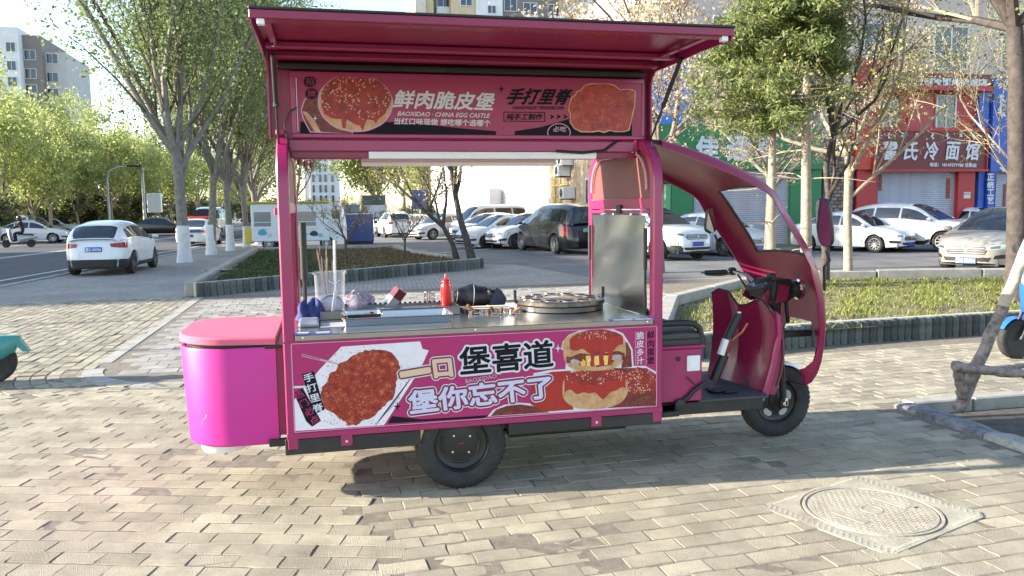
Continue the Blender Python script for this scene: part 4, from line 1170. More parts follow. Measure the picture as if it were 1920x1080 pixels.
# ================================================================ driver's cab of the cart
# stations of the rain shell: x, z, half width, flange depth, flange flare
ST = [(2.07, 2.112, .50, .05, .02), (2.25, 2.065, .50, .06, .03), (2.44, 2.005, .49, .07, .05), (2.60, 1.952, .47, .08, .07), (2.72, 1.908, .43, .09, .11), (2.82, 1.868, .39, .10, .15),
      (2.90, 1.815, .36, .11, .18), (2.965, 1.73, .35, .12, .19), (3.065, 1.590, .345, .12, .19), (3.15, 1.47, .345, .12, .18), (3.225, 1.350, .35, .12, .16), (3.265, 1.27, .355, .12, .13),
      (3.305, 1.16, .36, .11, .10), (3.335, 1.05, .36, .10, .07), (3.352, .95, .355, .09, .05), (3.362, .86, .35, .08, .04), (3.362, .78, .345, .07, .03), (3.356, .69, .34, .07, .02), (3.346, .60, .33, .08, .02), (3.325, .52, .32, .12, .015), (3.285, .455, .31, .15, .01), (3.25, .435, .30, .13, .01)]
def shell_rows(inset=0.0):
    rows = []
    for i, (x, z, hw, d, fo) in enumerate(ST):
        x_, z_ = ST[max(0, i - 1)][:2]; x2, z2 = ST[min(len(ST) - 1, i + 1)][:2]
        t = Vector((x2 - x_, 0, z2 - z_)).normalized(); nin = Vector((t.z, 0, -t.x))         # inward (back / down)
        if nin.x > 0: nin = -nin
        c = Vector((x, YC, z)) + nin * inset
        row = []
        bul = .035
        hw2 = hw - inset
        row.append(c + nin * (d - inset) + Vector((0, -hw2 - fo, 0)))
        row.append(c + nin * (d * .45) + Vector((0, -hw2 - fo * .75, 0)))
        row.append(c + nin * (d * .14) + Vector((0, -hw2 - fo * .25, 0)))
        aw = max(.0, min(.24, .42 * math.sqrt(max(0.0, .93 - z)) * 1.3)) / hw if z < .96 else 0     # wheel arch cut in the lower mask
        for k in range(9):
            q = -1 + 2 * k / 8
            if aw and k != 4: q = math.copysign(aw + (1 - aw) * (abs(k - 4) - 1) / 3, q)
            row.append(c + Vector((0, q * hw2 * .98, 0)) - nin * (bul * (1 - q * q)))
        row.append(c + nin * (d * .14) + Vector((0, hw2 + fo * .25, 0)))
        row.append(c + nin * (d * .45) + Vector((0, hw2 + fo * .75, 0)))
        row.append(c + nin * (d - inset) + Vector((0, hw2 + fo, 0)))
        rows.append(row)
    return rows
ro, ri = shell_rows(0), shell_rows(.012)
b = MB(); m_, n_ = len(ro), len(ro[0])
WS0, WS1 = 6, 10           # windscreen stations
vo = [p for r_ in ro for p in r_]; vi = [p for r_ in ri for p in r_]
fs = []; K = m_ * n_
def hole(i, j): return (WS0 <= i < WS1 and 3 <= j < 11) or (i >= 15 and 6 <= j < 8)
for i in range(m_ - 1):
    for j in range(n_ - 1):
        if hole(i, j): continue
        a, c, d, e = i * n_ + j, i * n_ + j + 1, (i + 1) * n_ + j + 1, (i + 1) * n_ + j
        fs.append((a, c, d, e)); fs.append((K + e, K + d, K + c, K + a))
for i in range(m_ - 1):
    for j in (0, n_ - 1):
        a, e = i * n_ + j, (i + 1) * n_ + j; fs.append((a, e, K + e, K + a))
for j in range(n_ - 1):
    for i in (0, m_ - 1):
        a, c = i * n_ + j, i * n_ + j + 1; fs.append((a, c, K + c, K + a))
b.add(vo + vi, fs)
shell = cpart(b, 'cab_shell', M_cab, smooth=45)
# windscreen and its black rubber
rm = shell_rows(.006)
M_ws = bpy.data.materials.new('clear_windscreen'); M_ws.use_nodes = True
_n = M_ws.node_tree.nodes; _l = M_ws.node_tree.links
_g = _n.new('ShaderNodeBsdfGlossy'); _g.inputs['Roughness'].default_value = .03
_t = _n.new('ShaderNodeBsdfTransparent'); _t.inputs['Color'].default_value = (.90, .92, .93, 1)
_d = _n.new('ShaderNodeBsdfDiffuse'); _d.inputs['Color'].default_value = (.75, .74, .72, 1)
_mx = _n.new('ShaderNodeMixShader'); _mx.inputs[0].default_value = .07; _l.new(_t.outputs[0], _mx.inputs[1]); _l.new(_g.outputs[0], _mx.inputs[2])
_tc = _n.new('ShaderNodeTexCoord'); _tn = _n.new('ShaderNodeTexNoise'); _tn.inputs['Scale'].default_value = 3; _tn.inputs['Detail'].default_value = 6; _l.new(_tc.outputs['Object'], _tn.inputs['Vector'])
_mr = _n.new('ShaderNodeMapRange'); _mr.inputs[1].default_value = .4; _mr.inputs[2].default_value = .75; _mr.inputs[3].default_value = .06; _mr.inputs[4].default_value = .14
_l.new(_tn.outputs[0], _mr.inputs[0])
_mx2 = _n.new('ShaderNodeMixShader'); _l.new(_mr.outputs[0], _mx2.inputs[0]); _l.new(_mx.outputs[0], _mx2.inputs[1]); _l.new(_d.outputs[0], _mx2.inputs[2])
_l.new(_mx2.outputs[0], _n['Material Output'].inputs['Surface'])
b = MB(); b.grid([r_[3:12] for r_ in rm[WS0:WS1 + 1]]); ws = cpart(b, 'windscreen', M_ws, smooth=60)
loop = [r_[3] for r_ in rm[WS0:WS1 + 1]] + list(rm[WS1][4:12]) + [r_[11] for r_ in rm[WS0:WS1][::-1]] + list(rm[WS0][3:11][::-1])
b = MB(); b.tube(loop + [loop[0]], .011, 6); cpart(b, 'windscreen_seal', M_black, ws, 50)
# pressed ribs under the cab roof
for q in (-.6, -.3, 0, .3, .6):
    b = MB(); pts = []
    for i in range(0, 6):
        x, z, hw, d, fo = ST[i]; pts.append((x, YC + q * hw, z - .022 + .04 * (1 - q * q)))
    b.tube([(x_, y_, z_ + .012) for x_, y_, z_ in pts], .006, 6); cpart(b, 'roof_rib', M_cab, shell, 50)
b = MB(); b.tube([(2.03, YC - .44, 2.11), (2.25, YC - .45, 2.045), (2.5, YC - .44, 1.965)], .012, 6); cpart(b, 'roof_cable', M_black, shell)

# ---- leg shield
b = MB(); rows = []; rows2 = []
ys = [4.90, 4.93, 5.0, 5.08, 5.16, 5.24, 5.32, 5.40, 5.47, 5.53, 5.56]
tops = [.88, 1.00, 1.045, 1.04, 1.0, .985, 1.03, 1.075, 1.085, 1.05, .98]
for i, y in enumerate(ys):
    q = (y - 4.90) / .66
    r1 = []; r2 = []
    for k in range(9):
        v = k / 8; z = .40 + (tops[i] - .40) * v
        x = 2.90 - .13 * q + .05 * math.sin(v * PI) + .05 * v
        x += .035 * (abs(((q * 2.2 + .35) % 1.0) - .5) * 4 - 1) * math.sin(v * 2.6)
        if i in (0, len(ys) - 1): x += .06
        r1.append(Vector((x, y, z))); r2.append(Vector((x + .018, y, z)))
    rows.append(r1); rows2.append(r2)
b.grid(rows); b.grid([r_[::-1] for r_ in rows2])
for a, c in ((rows, rows2),):
    b.grid([[a[i][-1] for i in range(len(ys))], [c[i][-1] for i in range(len(ys))]])
    b.grid([a[0], c[0]]); b.grid([a[-1], c[-1]])
shield = cpart(b, 'leg_shield', M_cab, smooth=28)
b = MB(); b.tube(rows[0][1:] + [r_[-1] for r_ in rows[1:]] + rows[-1][1:-1][::-1], .006, 6); cpart(b, 'shield_trim', M_black, shield, 50)
b = MB(); b.prism_xz([(2.88, .40), (2.905, .40), (2.965, .60), (3.0, .80), (2.99, .95), (2.96, .98), (2.975, .82), (2.94, .62)], 4.875, 4.905); cpart(b, 'lit_shield_edge', M_pink, shield)  # edge strip in lighter pink to imitate its lit rim
for s_ in (-1, 1):
    b = MB(); b.prism_xz([(2.985, 1.04), (3.05, 1.0), (3.18, 1.02), (3.2, 1.12), (3.1, 1.15), (3.02, 1.1)], YC + s_ * .14 - .004, YC + s_ * .14 + .004)
    cpart(b, 'column_cover', M_cab, shield)

# ---- steering
b = MB()
def P3(x, y, z): return Vector((x, y, z))
b.tube([P3(2.98, YC + .24, 1.205), P3(3.02, YC + .16, 1.19), P3(3.07, YC + .06, 1.12), P3(3.08, YC, 1.09), P3(3.07, YC - .06, 1.12), P3(3.02, YC - .16, 1.19), P3(2.98, YC - .24, 1.205), P3(2.95, YC - .30, 1.20)], .0115, 8)
b.tube([P3(2.98, YC + .24, 1.205), P3(2.95, YC + .30, 1.20)], .0115, 8)
bars = cpart(b, 'handlebar', M_chrome, smooth=50)
for s_ in (1, -1):
    b = MB(); b.tube([P3(2.945, YC + s_ * .30, 1.20), P3(2.80, YC + s_ * .375, 1.192)], .019, 10); b.lathe([(0, -.006), (.023, -.004), (.023, .004), (0, .006)], 10, Matrix.Translation((2.795, YC + s_ * .378, 1.192)))
    cpart(b, 'hand_grip', M_black, bars, 40)
    b = MB(); b.box(2.95, 3.0, YC + s_ * .275 - .03, YC + s_ * .275 + .03, 1.178, 1.235, .012); b.tube([P3(2.97, YC + s_ * .27, 1.19), P3(2.93, YC + s_ * .36, 1.17), P3(2.84, YC + s_ * .42, 1.17)], .006, 6)
    cpart(b, 'switch_block', M_black, bars)
b = MB()
b.prism_xz([(3.02, 1.04), (3.0, 1.10), (3.10, 1.175), (3.22, 1.17), (3.25, 1.05), (3.18, 1.0)], YC - .13, YC + .13)
dash = cpart(b, 'dashboard', M_black)
b = MB(); b.add([(3.012, YC - .11, 1.112), (3.012, YC + .11, 1.112), (3.092, YC + .11, 1.172), (3.092, YC - .11, 1.172)], [(0, 1, 2, 3)]); cpart(b, 'display', mat('display_grey_blue', (.10, .13, .17), .15), dash)
b = MB(); b.lathe([(.062, -.02), (.075, -.012), (.075, .012), (.062, .02)], 24, Matrix.Translation((3.275, YC - .13, 1.10)) @ Matrix.Rotation(R(90), 4, 'Y')); cpart(b, 'headlight_ring', M_chrome, shell, 40)
b = MB(); b.lathe([(.0, -.07), (.045, -.06), (.062, -.01), (.062, .01)], 20, Matrix.Translation((3.275, YC - .13, 1.10)) @ Matrix.Rotation(R(90), 4, 'Y')); cpart(b, 'headlight_back', M_black, shell, 40)
b = MB(); b.tube([P3(3.06, YC - .14, 1.02), P3(3.075, YC - .145, 1.13), P3(3.07, YC - .15, 1.18)], .028, 8); b.tube([P3(3.02, YC - .1, 1.0), P3(3.1, YC - .12, .96), P3(3.16, YC - .08, .9)], .012, 6); b.tube([P3(2.98, YC + .2, 1.19), P3(3.05, YC + .1, 1.02), P3(3.1, YC, .9), P3(3.12, YC - .03, .75)], .007, 6); b.tube([P3(2.98, YC - .2, 1.19), P3(3.05, YC - .18, 1.02), P3(3.12, YC - .1, .85), P3(3.12, YC - .06, .7)], .007, 6)
b.tube([P3(3.2, YC - .1, 1.0), P3(3.19, YC - .13, .93), P3(3.22, YC - .1, .86)], .014, 6)
cpart(b, 'wiring_loom', M_black, smooth=50)
b = MB()
b.tube([P3(3.085, YC, 1.08), P3(3.155, YC, .74)], .034, 12)
b.box(3.05, 3.20, YC - .12, YC + .12, .735, .785, .012)
b.box(3.10, 3.345, YC - .045, YC - .012, .745, .785, .004); b.box(3.0, 3.352, YC - .20, YC - .165, .765, .81, .004); b.box(3.06, 3.12, YC - .20, YC - .1, .75, .80, .004)
b.box(3.02, 3.17, YC - .10, YC - .02, .86, 1.02, .015)
fork = cpart(b, 'steering_column', M_frame, smooth=40)
for s_ in (-1, 1):
    y = YC + s_ * .095
    b = MB(); b.tube([P3(3.155, y, .76), P3(3.175, y, .55)], .016, 10); b.tube([P3(3.17, y, .58), P3(3.20, y, .27)], .025, 10)
    b.box(3.165, 3.235, y - .016, y + .016, .23, .30, .008); cpart(b, 'fork_leg', M_frame, fork, 40)
    b = MB(); pts = []
    for k in range(61):
        a = k / 60 * 2 * PI * 6; z = .755 - .13 * k / 60; pts.append((3.155 + (.755 - z) * .1 + .027 * math.cos(a), y + .027 * math.sin(a), z))
    b.tube(pts, .005, 5); cpart(b, 'fork_spring', M_frame, fork, 60)
    b = MB(); b.tube([P3(3.172, y, .585), P3(3.176, y, .555)], .027, 12); cpart(b, 'fork_collar', M_chrome, fork, 40)
b = MB(); b.tube([P3(3.185, YC - .13, .27), P3(3.185, YC + .13, .27)], .012, 8); b.lathe([(.0, .0), (.02, 0), (.02, .016), (0, .016)], 6, Matrix.Translation((3.2, YC - .112, .27)) @ Matrix.Rotation(R(90), 4, 'X')); cpart(b, 'front_axle', M_chrome, fork, 30)
b = MB(); b.box(3.195, 3.215, YC - .128, YC - .122, .255, .31, .003); cpart(b, 'axle_tag', M_white, fork)
b = MB(); rows = []
for k in range(15):
    a = R(35 + 115 * k / 14); rr = .292
    rows.append([(3.185 + rr * math.cos(a), YC - .062 + .0, .27 + rr * math.sin(a) - .018), (3.185 + rr * math.cos(a), YC - .055, .27 + rr * math.sin(a)), (3.185 + rr * math.cos(a), YC, .27 + rr * math.sin(a) + .006), (3.185 + rr * math.cos(a), YC + .055, .27 + rr * math.sin(a)), (3.185 + rr * math.cos(a), YC + .062, .27 + rr * math.sin(a) - .018)])
b.grid(rows); cpart(b, 'front_mudguard', mat('mudguard_silver', (.5, .5, .52), .3, .6), fork, 50)

# ---- floor, seat, battery box
b = MB(); b.box(2.06, 2.845, 4.83, 4.89, .325, .408, .004); b.box(2.06, 2.845, 5.61, 5.67, .325, .408, .004); b.box(2.05, 2.2, 4.83, 5.67, .34, .40); b.box(2.79, 2.845, 4.89, 5.61, .335, .40); b.tube([(2.84, 5.1, .37), (3.06, YC - .05, .70)], .025, 8); b.tube([(2.84, 5.4, .37), (3.06, YC + .05, .70)], .025, 8)
cpart(b, 'front_frame', M_frame)
b = MB(); b.box(2.36, 2.87, 4.80, 5.66, .408, .425, .004); floor_ = cpart(b, 'foot_board', mat('rubber_mat', (.05, .05, .058), .65, var=.3, vscale=30, bump=.5, bscale=90))
b = MB(); b.box(2.05, 2.375, 4.795, 5.70, .425, .775, .006); batt = cpart(b, 'seat_box', M_pink)
b = MB(); b.box(2.045, 2.395, 4.785, 5.71, .776, .797, .006); cpart(b, 'seat_box_lip', M_pink, batt)
pw = on_y(1300, 681, 4.79)
b = MB(); b.box(pw.x - .047, pw.x + .047, 4.782, 4.794, pw.z - .052, pw.z + .052, .008); wp = cpart(b, 'charge_socket', M_white, batt)
b = MB(); b.box(pw.x - .030, pw.x + .034, 4.778, 4.783, pw.z - .034, pw.z + .034, .004); cpart(b, 'socket_cap', M_white, wp)
pk = on_y(1272, 673, 4.79)
b = MB(); b.lathe([(.016, 0), (.016, .006), (.009, .008), (0, .004)], 14, Matrix.Translation((pk.x, 4.795, pk.z)) @ Matrix.Rotation(R(90), 4, 'X')); cpart(b, 'seat_lock', M_black, batt, 40)
b = MB()
rows = []
for k in range(15):
    a = k / 14
    x = 2.06 + .31 * a
    e = .018 * math.sin(PI * a) ** .3
    rows.append([(x, 4.80, .80), (x, 4.795, .83 + e * .4), (x, 4.80, .858 + e), (x, 4.83, .874 + e), (x, 5.0, .884 + e), (x, 5.5, .884 + e), (x, 5.68, .874 + e), (x, 5.70, .84 + e), (x, 5.70, .80)])
b.grid(rows); b.face(*rows[0]); b.face(*rows[-1][::-1]); seat = cpart(b, 'seat_cushion', mat('seat_vinyl', (.035, .033, .034), .45, bump=.5, bscale=25), smooth=40)
b = MB(); b.tube([(2.06, 4.80, .838), (2.37, 4.80, .838)], .008, 6); cpart(b, 'seat_piping', M_black, seat)
for y in (4.81, 5.69):
    b = MB(); b.tube([(2.05, y, .945), (2.25, y, .945), (2.32, y, .935), (2.36, y, .905), (2.375, y, .85), (2.375, y, .79)], .021, 10); cpart(b, 'arm_rest', M_black, seat, 50)
# steering lock standing on the foot board
b = MB(); b.tube([on_y(1338, 714, 4.98), on_y(1358, 665, 4.98)], .034, 12); b.tube([on_y(1361, 640, 4.98), on_y(1386, 588, 4.98)], .030, 12)
lock = cpart(b, 'brake_lever', M_black, smooth=40)
b = MB(); b.tube([on_y(1351, 665, 4.965), on_y(1361, 636, 4.965)], .026, 10); cpart(b, 'lever_label', M_white, lock, 40)
b = MB(); b.tube([on_y(1361, 660, 4.97), on_y(1368, 634, 4.97)], .028, 10); cpart(b, 'lever_joint', mat('lever_maroon', (.16, .02, .02), .5), lock, 40)
b = MB(); b.tube([on_y(1370, 640, 4.95), on_y(1392, 622, 4.95), on_y(1402, 606, 4.95)], .007, 6); cpart(b, 'lever_cable', mat('cable_copper', (.45, .16, .05), .4, .5), lock)
b = MB(); b.lathe([(0, .0), (.014, .004), (.014, .012), (0, .016)], 10, Matrix.Translation(on_y(1386, 588, 4.95))); cpart(b, 'lever_tip', M_white, lock, 40)
b = MB(); b.box(2.52, 2.67, 4.93, 5.05, .425, .462, .015); b.box(2.60, 2.70, 4.90, 4.99, .425, .448, .012); cpart(b, 'foot_pedal', M_black, floor_)
b = MB(); b.tube([on_y(1268, 760, 4.78), on_y(1290, 745, 4.78), on_y(1300, 733, 4.78), on_y(1324, 716, 4.78)], .016, 8); b.tube([on_y(1290, 708, 4.77), on_y(1304, 722, 4.77)], .006, 6); b.lathe([(0, -.02), (.034, -.015), (.034, .015), (0, .02)], 14, Matrix.Translation(on_y(1274, 758, 4.78)) @ Matrix.Rotation(R(90), 4, 'X')); b.box(2.06, 2.2, 4.75, 4.79, .34, .375, .006)
cpart(b, 'parking_brake_pedal', M_frame, smooth=40)

# ---- mirrors
def mirror(px, Y, w, h, yaw, stalk):
    c = on_y(*px, Y)
    M0 = Matrix.Translation(c) @ Matrix.Rotation(yaw, 4, 'Z') @ Matrix.Rotation(R(10), 4, 'X')
    b = MB(); P = []
    for k in range(24):
        a = 2 * PI * k / 24; P.append((w / 2 * math.copysign(abs(math.cos(a)) ** .6, math.cos(a)), h / 2 * math.copysign(abs(math.sin(a)) ** .6, math.sin(a))))
    b.grid([[M0 @ Vector((x * s_, d, z * s_)) for x, z in P] for d, s_ in ((0, .96), (.012, 1), (.03, .97), (.05, .7))], closed=True)
    b.face(*[M0 @ Vector((x * .7, .05, z * .7)) for x, z in P])
    m1 = cpart(b, 'rear_view_mirror', M_black, smooth=40)
    b = MB(); b.face(*[M0 @ Vector((x * .94, .002, z * .95)) for x, z in P]); cpart(b, 'mirror_glass', mat('mirror_glass', (.8, .8, .8), .02, 1.0), m1)
    b = MB(); b.tube(stalk, .009, 8); cpart(b, 'mirror_stalk', M_black, m1, 50)
mirror((1543, 418), 4.80, .125, .335, R(-76), [on_y(1549, 470, 4.83), on_y(1556, 488, 4.83), on_y(1545, 500, 4.84), on_y(1546, 545, 4.86)])
mirror((1336, 413), 5.75, .11, .21, R(10), [on_y(1340, 440, 5.77), on_y(1352, 470, 5.75), on_y(1375, 482, 5.66)])
# ================================================================ things standing on the counter
ZT = ZC + .001
def on_counter(px, py): return on_z(px, py, ZT)
def item(name, x, y, label, cat, group=None, z=ZT): return thing(name, (x, y, z), 0, label, cat, group)
# griddle
gx, gy, gr = 1.585, 5.40, .315
g = item('griddle', gx, gy, 'round black and steel griddle with shallow egg-burger moulds on the steel counter', 'griddle')
b = MB(); b.lathe([(0, 0), (gr - .03, 0), (gr - .012, .004), (gr - .012, .034), (gr - .05, .036)], 48); b.build('burner_base', mat('base_dark_steel', (.12, .115, .11), .4, .8), g, 40)
b = MB(); b.lathe([(gr - .04, .040), (gr - .004, .040), (gr, .046), (gr, .070), (gr - .006, .074), (gr - .03, .075)], 48); b.lathe([(0, .0695), (gr - .03, .0695), (gr - .03, .075)], 48)
M_iron = mat('griddle_iron', (.17, .15, .13), .34, .75, var=.45, vscale=18)
b.build('plate', M_iron, g, 30)
M_iron2 = mat('griddle_worn_metal', (.36, .31, .25), .3, .9, var=.3, vscale=14)
M_well = mat('griddle_well', (.05, .042, .036), .35, .5)
for ring, cnt, r0 in ((.225, 12, .050), (.10, 0, .05)):
    for k in range(cnt):
        a = 2 * PI * k / cnt
        b = MB(); b.lathe([(r0 * .8, .0705), (r0, .0725), (r0 * 1.08, .079), (r0 * 1.16, .079), (r0 * 1.2, .0705)], 18, Matrix.Translation((ring * math.cos(a), ring * math.sin(a), 0))); mo = b.build('mould', M_iron2, g, 40)
        b = MB(); b.lathe([(0, .0712), (r0 * .98, .0712)], 18, Matrix.Translation((ring * math.cos(a), ring * math.sin(a), 0))); b.build('mould_well', M_well, mo)
b = MB(); b.lathe([(0, .078), (.105, .078), (.115, .074), (.118, .070)], 32); b.build('centre_plate', M_iron2, g, 30)
for s_ in (-1, 1):
    b = MB(); b.tube([(s_ * (gr + .005), .02 * s_, .05), (s_ * (gr + .012), .02 * s_, .075), (s_ * (gr + .012), .02 * s_, .14)], .011, 8); b.build('handle', M_black, g, 40)

# splash guard box + skewer grill behind the trays
sp0 = on_counter(602, 612)
t = item('skewer_grill', .0, 5.30, 'low dark steel grill trough with a toothed rear rail on the counter', 'grill')
X0, X1 = -.055, .86
b = MB(); b.box(X0, X1, 0, .012, 0, .055, .002); b.box(X0, X0 + .012, .012, .30, 0, .055); b.box(X1 - .012, X1, .012, .30, 0, .055); b.box(X0, X1, .29, .30, 0, .055, .002); b.box(X0 + .012, X1 - .012, .012, .29, .03, .04)
b.build('trough', mat('trough_steel', (.20, .19, .185), .3, .9, var=.12, vscale=4), t)
for k in range(26):
    x = X0 + .03 + (X1 - X0 - .06) * k / 25
    b = MB(); b.box(x - .008, x + .008, .2905, .2995, .055, .065); b.build('tooth', M_black, t)

# trays
def tray(x0, x1, y0, y1, h, name, label, z, content=None):
    t = thing(name, ((x0 + x1) / 2, (y0 + y1) / 2, z), 0, label, 'tray')
    w, d = (x1 - x0) / 2, (y1 - y0) / 2
    def ring(w_, d_, z_, r=.02):
        P = []
        for cx, cy, a0 in ((w_ - r, d_ - r, 0), (-w_ + r, d_ - r, 90), (-w_ + r, -d_ + r, 180), (w_ - r, -d_ + r, 270)):
            for k in range(5):
                a = R(a0 + 90 * k / 4); P.append((cx + r * math.cos(a), cy + r * math.sin(a), z_))
        return P
    b = MB(); b.grid([ring(w - .018, d - .018, 0), ring(w - .010, d - .010, h * .9), ring(w, d, h), ring(w, d, h - .004), ring(w - .010, d - .010, h * .9 - .004), ring(w - .016, d - .016, .004)], closed=True); b.face(*ring(w - .018, d - .018, 0)); b.face(*ring(w - .016, d - .016, .004))
    b.build('pan', mat('tray_steel', (.40, .40, .41), .26, 1.0), t, 50)
    return t
zt = ZT
t1 = tray(.075, .76, 4.93, 5.27, .052, 'steel_tray', 'long shallow stainless tray lying in front of the grill trough', zt)
b = MB(); b.box(-.31, .31, -.14, .14, .006, .012); b.build('sauce_film', mat('tray_maroon_liquid', (.07, .006, .02), .08), t1)
t2 = tray(.09, .33, 5.02, 5.24, .05, 'steel_tray', 'small stainless tray of dark food set in the left end of the long tray', zt + .014)
b = MB(); rnd = random.Random(3)
for _ in range(26):
    x, y = rnd.uniform(-.08, .08), rnd.uniform(-.07, .07); s_ = rnd.uniform(.012, .022)
    b.lathe([(0, -s_ * .6), (s_, 0), (0, s_ * .7)], 6, Matrix.Translation((x, y, .022)) @ Matrix.Rotation(rnd.uniform(0, 3), 4, 'X'))
b.build('food_pieces', mat('dark_food', (.04, .02, .018), .35, island=.6), t2)
# thin dark plate under trays
# clear container with skewers and stick
M_clear = bpy.data.materials.new('clear_plastic'); M_clear.use_nodes = True
_n = M_clear.node_tree.nodes; _l = M_clear.node_tree.links
_t = _n.new('ShaderNodeBsdfTransparent'); _t.inputs['Color'].default_value = (.95, .95, .97, 1)
_b = _n['Principled BSDF']; _b.inputs['Base Color'].default_value = (.78, .78, .82, 1); _b.inputs['Roughness'].default_value = .25
_m = _n.new('ShaderNodeMixShader'); _m.inputs[0].default_value = .20; _l.new(_t.outputs[0], _m.inputs[1]); _l.new(_b.outputs[0], _m.inputs[2]); _l.new(_m.outputs[0], _n['Material Output'].inputs['Surface'])
cx, cy = .015, 5.50
c = item('clear_tub', cx, cy, 'tall clear plastic tub standing behind the grill trough beside the left post', 'tub', z=ZT + .0)
def rrect(w, d, z, r=.025):
    P = []
    for sx, sy, a0 in ((1, 1, 0), (-1, 1, 90), (-1, -1, 180), (1, -1, 270)):
        for k in range(4):
            a = R(a0 + 30 * k); P.append((sx * (w - r) + r * math.cos(a), sy * (d - r) + r * math.sin(a), z))
    return P
b = MB(); b.grid([rrect(.088, .088, .001), rrect(.094, .094, .10), rrect(.100, .100, .285), rrect(.110, .110, .290), rrect(.110, .110, .297)], closed=True); b.face(*rrect(.088, .088, .001)); b.build('wall', M_clear, c, 40)
o = item('steel_ladle', cx + .01, cy, 'round steel ladle bowl leaning inside the clear tub', 'ladle', z=ZT + .004)
b = MB(); b.lathe([(.0, .0), (.05, .004), (.074, .02), (.08, .05), (.082, .052), (.076, .05), (.07, .022), (.0, .008)], 26, Matrix.Translation((-.002, -.0, .05)) @ Matrix.Rotation(R(62), 4, 'X')); b.build('bowl', mat('ladle_steel', (.42, .41, .43), .28, .9), o, 40)
b = MB(); b.box(-.012, .010, -.075, -.068, .0, .17, .003, Matrix.Rotation(R(9), 4, 'Y')); b.build('handle', mat('spatula_grey', (.5, .5, .54), .4), o)
o = item('skewer_bundle', cx - .02, cy + .03, 'bundle of thin bamboo skewers standing in the clear tub', 'skewers', z=ZT + .005)
rnd = random.Random(9)
for k in range(14):
    b = MB(); a = rnd.uniform(-.06, .06); b.tube([(rnd.uniform(-.015, .015), rnd.uniform(-.015, .015), 0), (a, rnd.uniform(-.03, .03), .42 + rnd.uniform(-.05, .06))], .0018, 5); b.build('skewer', mat('bamboo_dark', (.16, .13, .10), .6), o)
o = item('white_stick', cx + .035, cy + .02, 'long white stick standing in the clear tub', 'stick', z=ZT + .004)
b = MB(); b.tube([(-.01, 0, 0), (.0, .0, .20), (.0, 0, .24), (.005, 0, .50)], [.006, .007, .009, .009], 8); b.build('shaft', M_white, o, 40)
b = MB(); b.tube([(-.045, 0, .23), (0, 0, .205), (.03, 0, .235)], .003, 5); b.build('tie', M_white, o, 40)
# blue cloths
M_blue = mat('blue_cloth', (.025, .035, .15), .75, var=.35, vscale=20, bump=.6, bscale=35)
for k, (x, y, s_, lb) in enumerate(((-.155, 5.34, 1.0, 'crumpled dark blue cloth nearest the left post on the counter'), (-.085, 5.36, 1.15, 'crumpled dark blue cloth lying between the left post cloth and the clear tub'))):
    o = item('blue_cloth', x, y, lb, 'cloth', 'blue cloths on the counter')
    b = MB(); rnd = random.Random(20 + k); rows = []
    for i in range(9):
        th = PI / 2 * i / 8; rows.append([((.052 * s_ * math.cos(th) * (1 + .25 * math.sin(3 * p + k + i * .6))) * math.cos(p), .07 * s_ * math.cos(th) * (1 + .2 * math.sin(4 * p + i)) * math.sin(p), (.105 * s_ * math.sin(th)) * (1 + .22 * math.sin(2 * p + k * 2))) for p in [2 * PI * q / 16 for q in range(16)]])
    b.grid(rows, closed=True); b.build('fold', M_blue, o, 70)
# plastic bag with purple contents
o = item('plastic_bag', .20, 5.63, 'crumpled clear plastic bag with purple print behind the trough', 'bag')
b = MB(); rows = []
rnd = random.Random(4); ph = [rnd.uniform(0, 6) for _ in range(12)]
for i in range(10):
    th = PI / 2 * i / 9
    rows.append([(.115 * math.cos(th) ** .7 * (1 + .16 * math.sin(5 * p + ph[i]) + .08 * math.sin(11 * p + ph[11 - i])) * math.cos(p), .06 * math.cos(th) ** .7 * (1 + .2 * math.sin(4 * p + ph[i])) * math.sin(p), .135 * math.sin(th) * (1 + .12 * math.sin(3 * p + ph[3]) + .1 * math.sin(7 * p + ph[i]))) for p in [2 * PI * q / 26 for q in range(26)]])
b.grid(rows, closed=True); b.build('film', mat('bag_film', (.46, .44, .48), .25, col2=(.20, .14, .22), vscale=12), o, 35)
# tipped carton
o = item('paper_carton', .44, 5.62, 'tipped open maroon and silver paper carton on the counter', 'carton')
b = MB(); Mx = Matrix.Translation((0, 0, .075)) @ Matrix.Rotation(R(38), 4, 'Y') @ Matrix.Rotation(R(20), 4, 'Z')
b.box(-.035, .035, -.04, .04, -.09, .07, 0, Mx); b.build('sleeve', mat('carton_silver', (.45, .44, .45), .35, .3, var=.2), o)
b = MB(); b.box(-.036, .036, -.041, .041, .02, .095, .003, Mx); b.build('flap', mat('carton_maroon', (.12, .02, .025), .4, var=.3), o)
# wire cup
o = item('wire_cup', .70, 5.66, 'small silver wire mesh cup behind the trough', 'cup')
b = MB(); b.lathe([(0, .0), (.034, 0), (.036, .003), (.034, .006), (0, .006)], 20); b.build('base', M_chrome, o, 40)
for k in range(18):
    a = 2 * PI * k / 18; b = MB(); b.tube([(.035 * math.cos(a), .035 * math.sin(a), 0), (.037 * math.cos(a), .037 * math.sin(a), .118)], .002, 5); b.build('wire', M_chrome, o)
for z in (.04, .08, .118):
    b = MB(); b.tube([(.037 * math.cos(2 * PI * k / 20), .037 * math.sin(2 * PI * k / 20), z) for k in range(21)], .0024, 5); b.build('hoop', M_chrome, o)
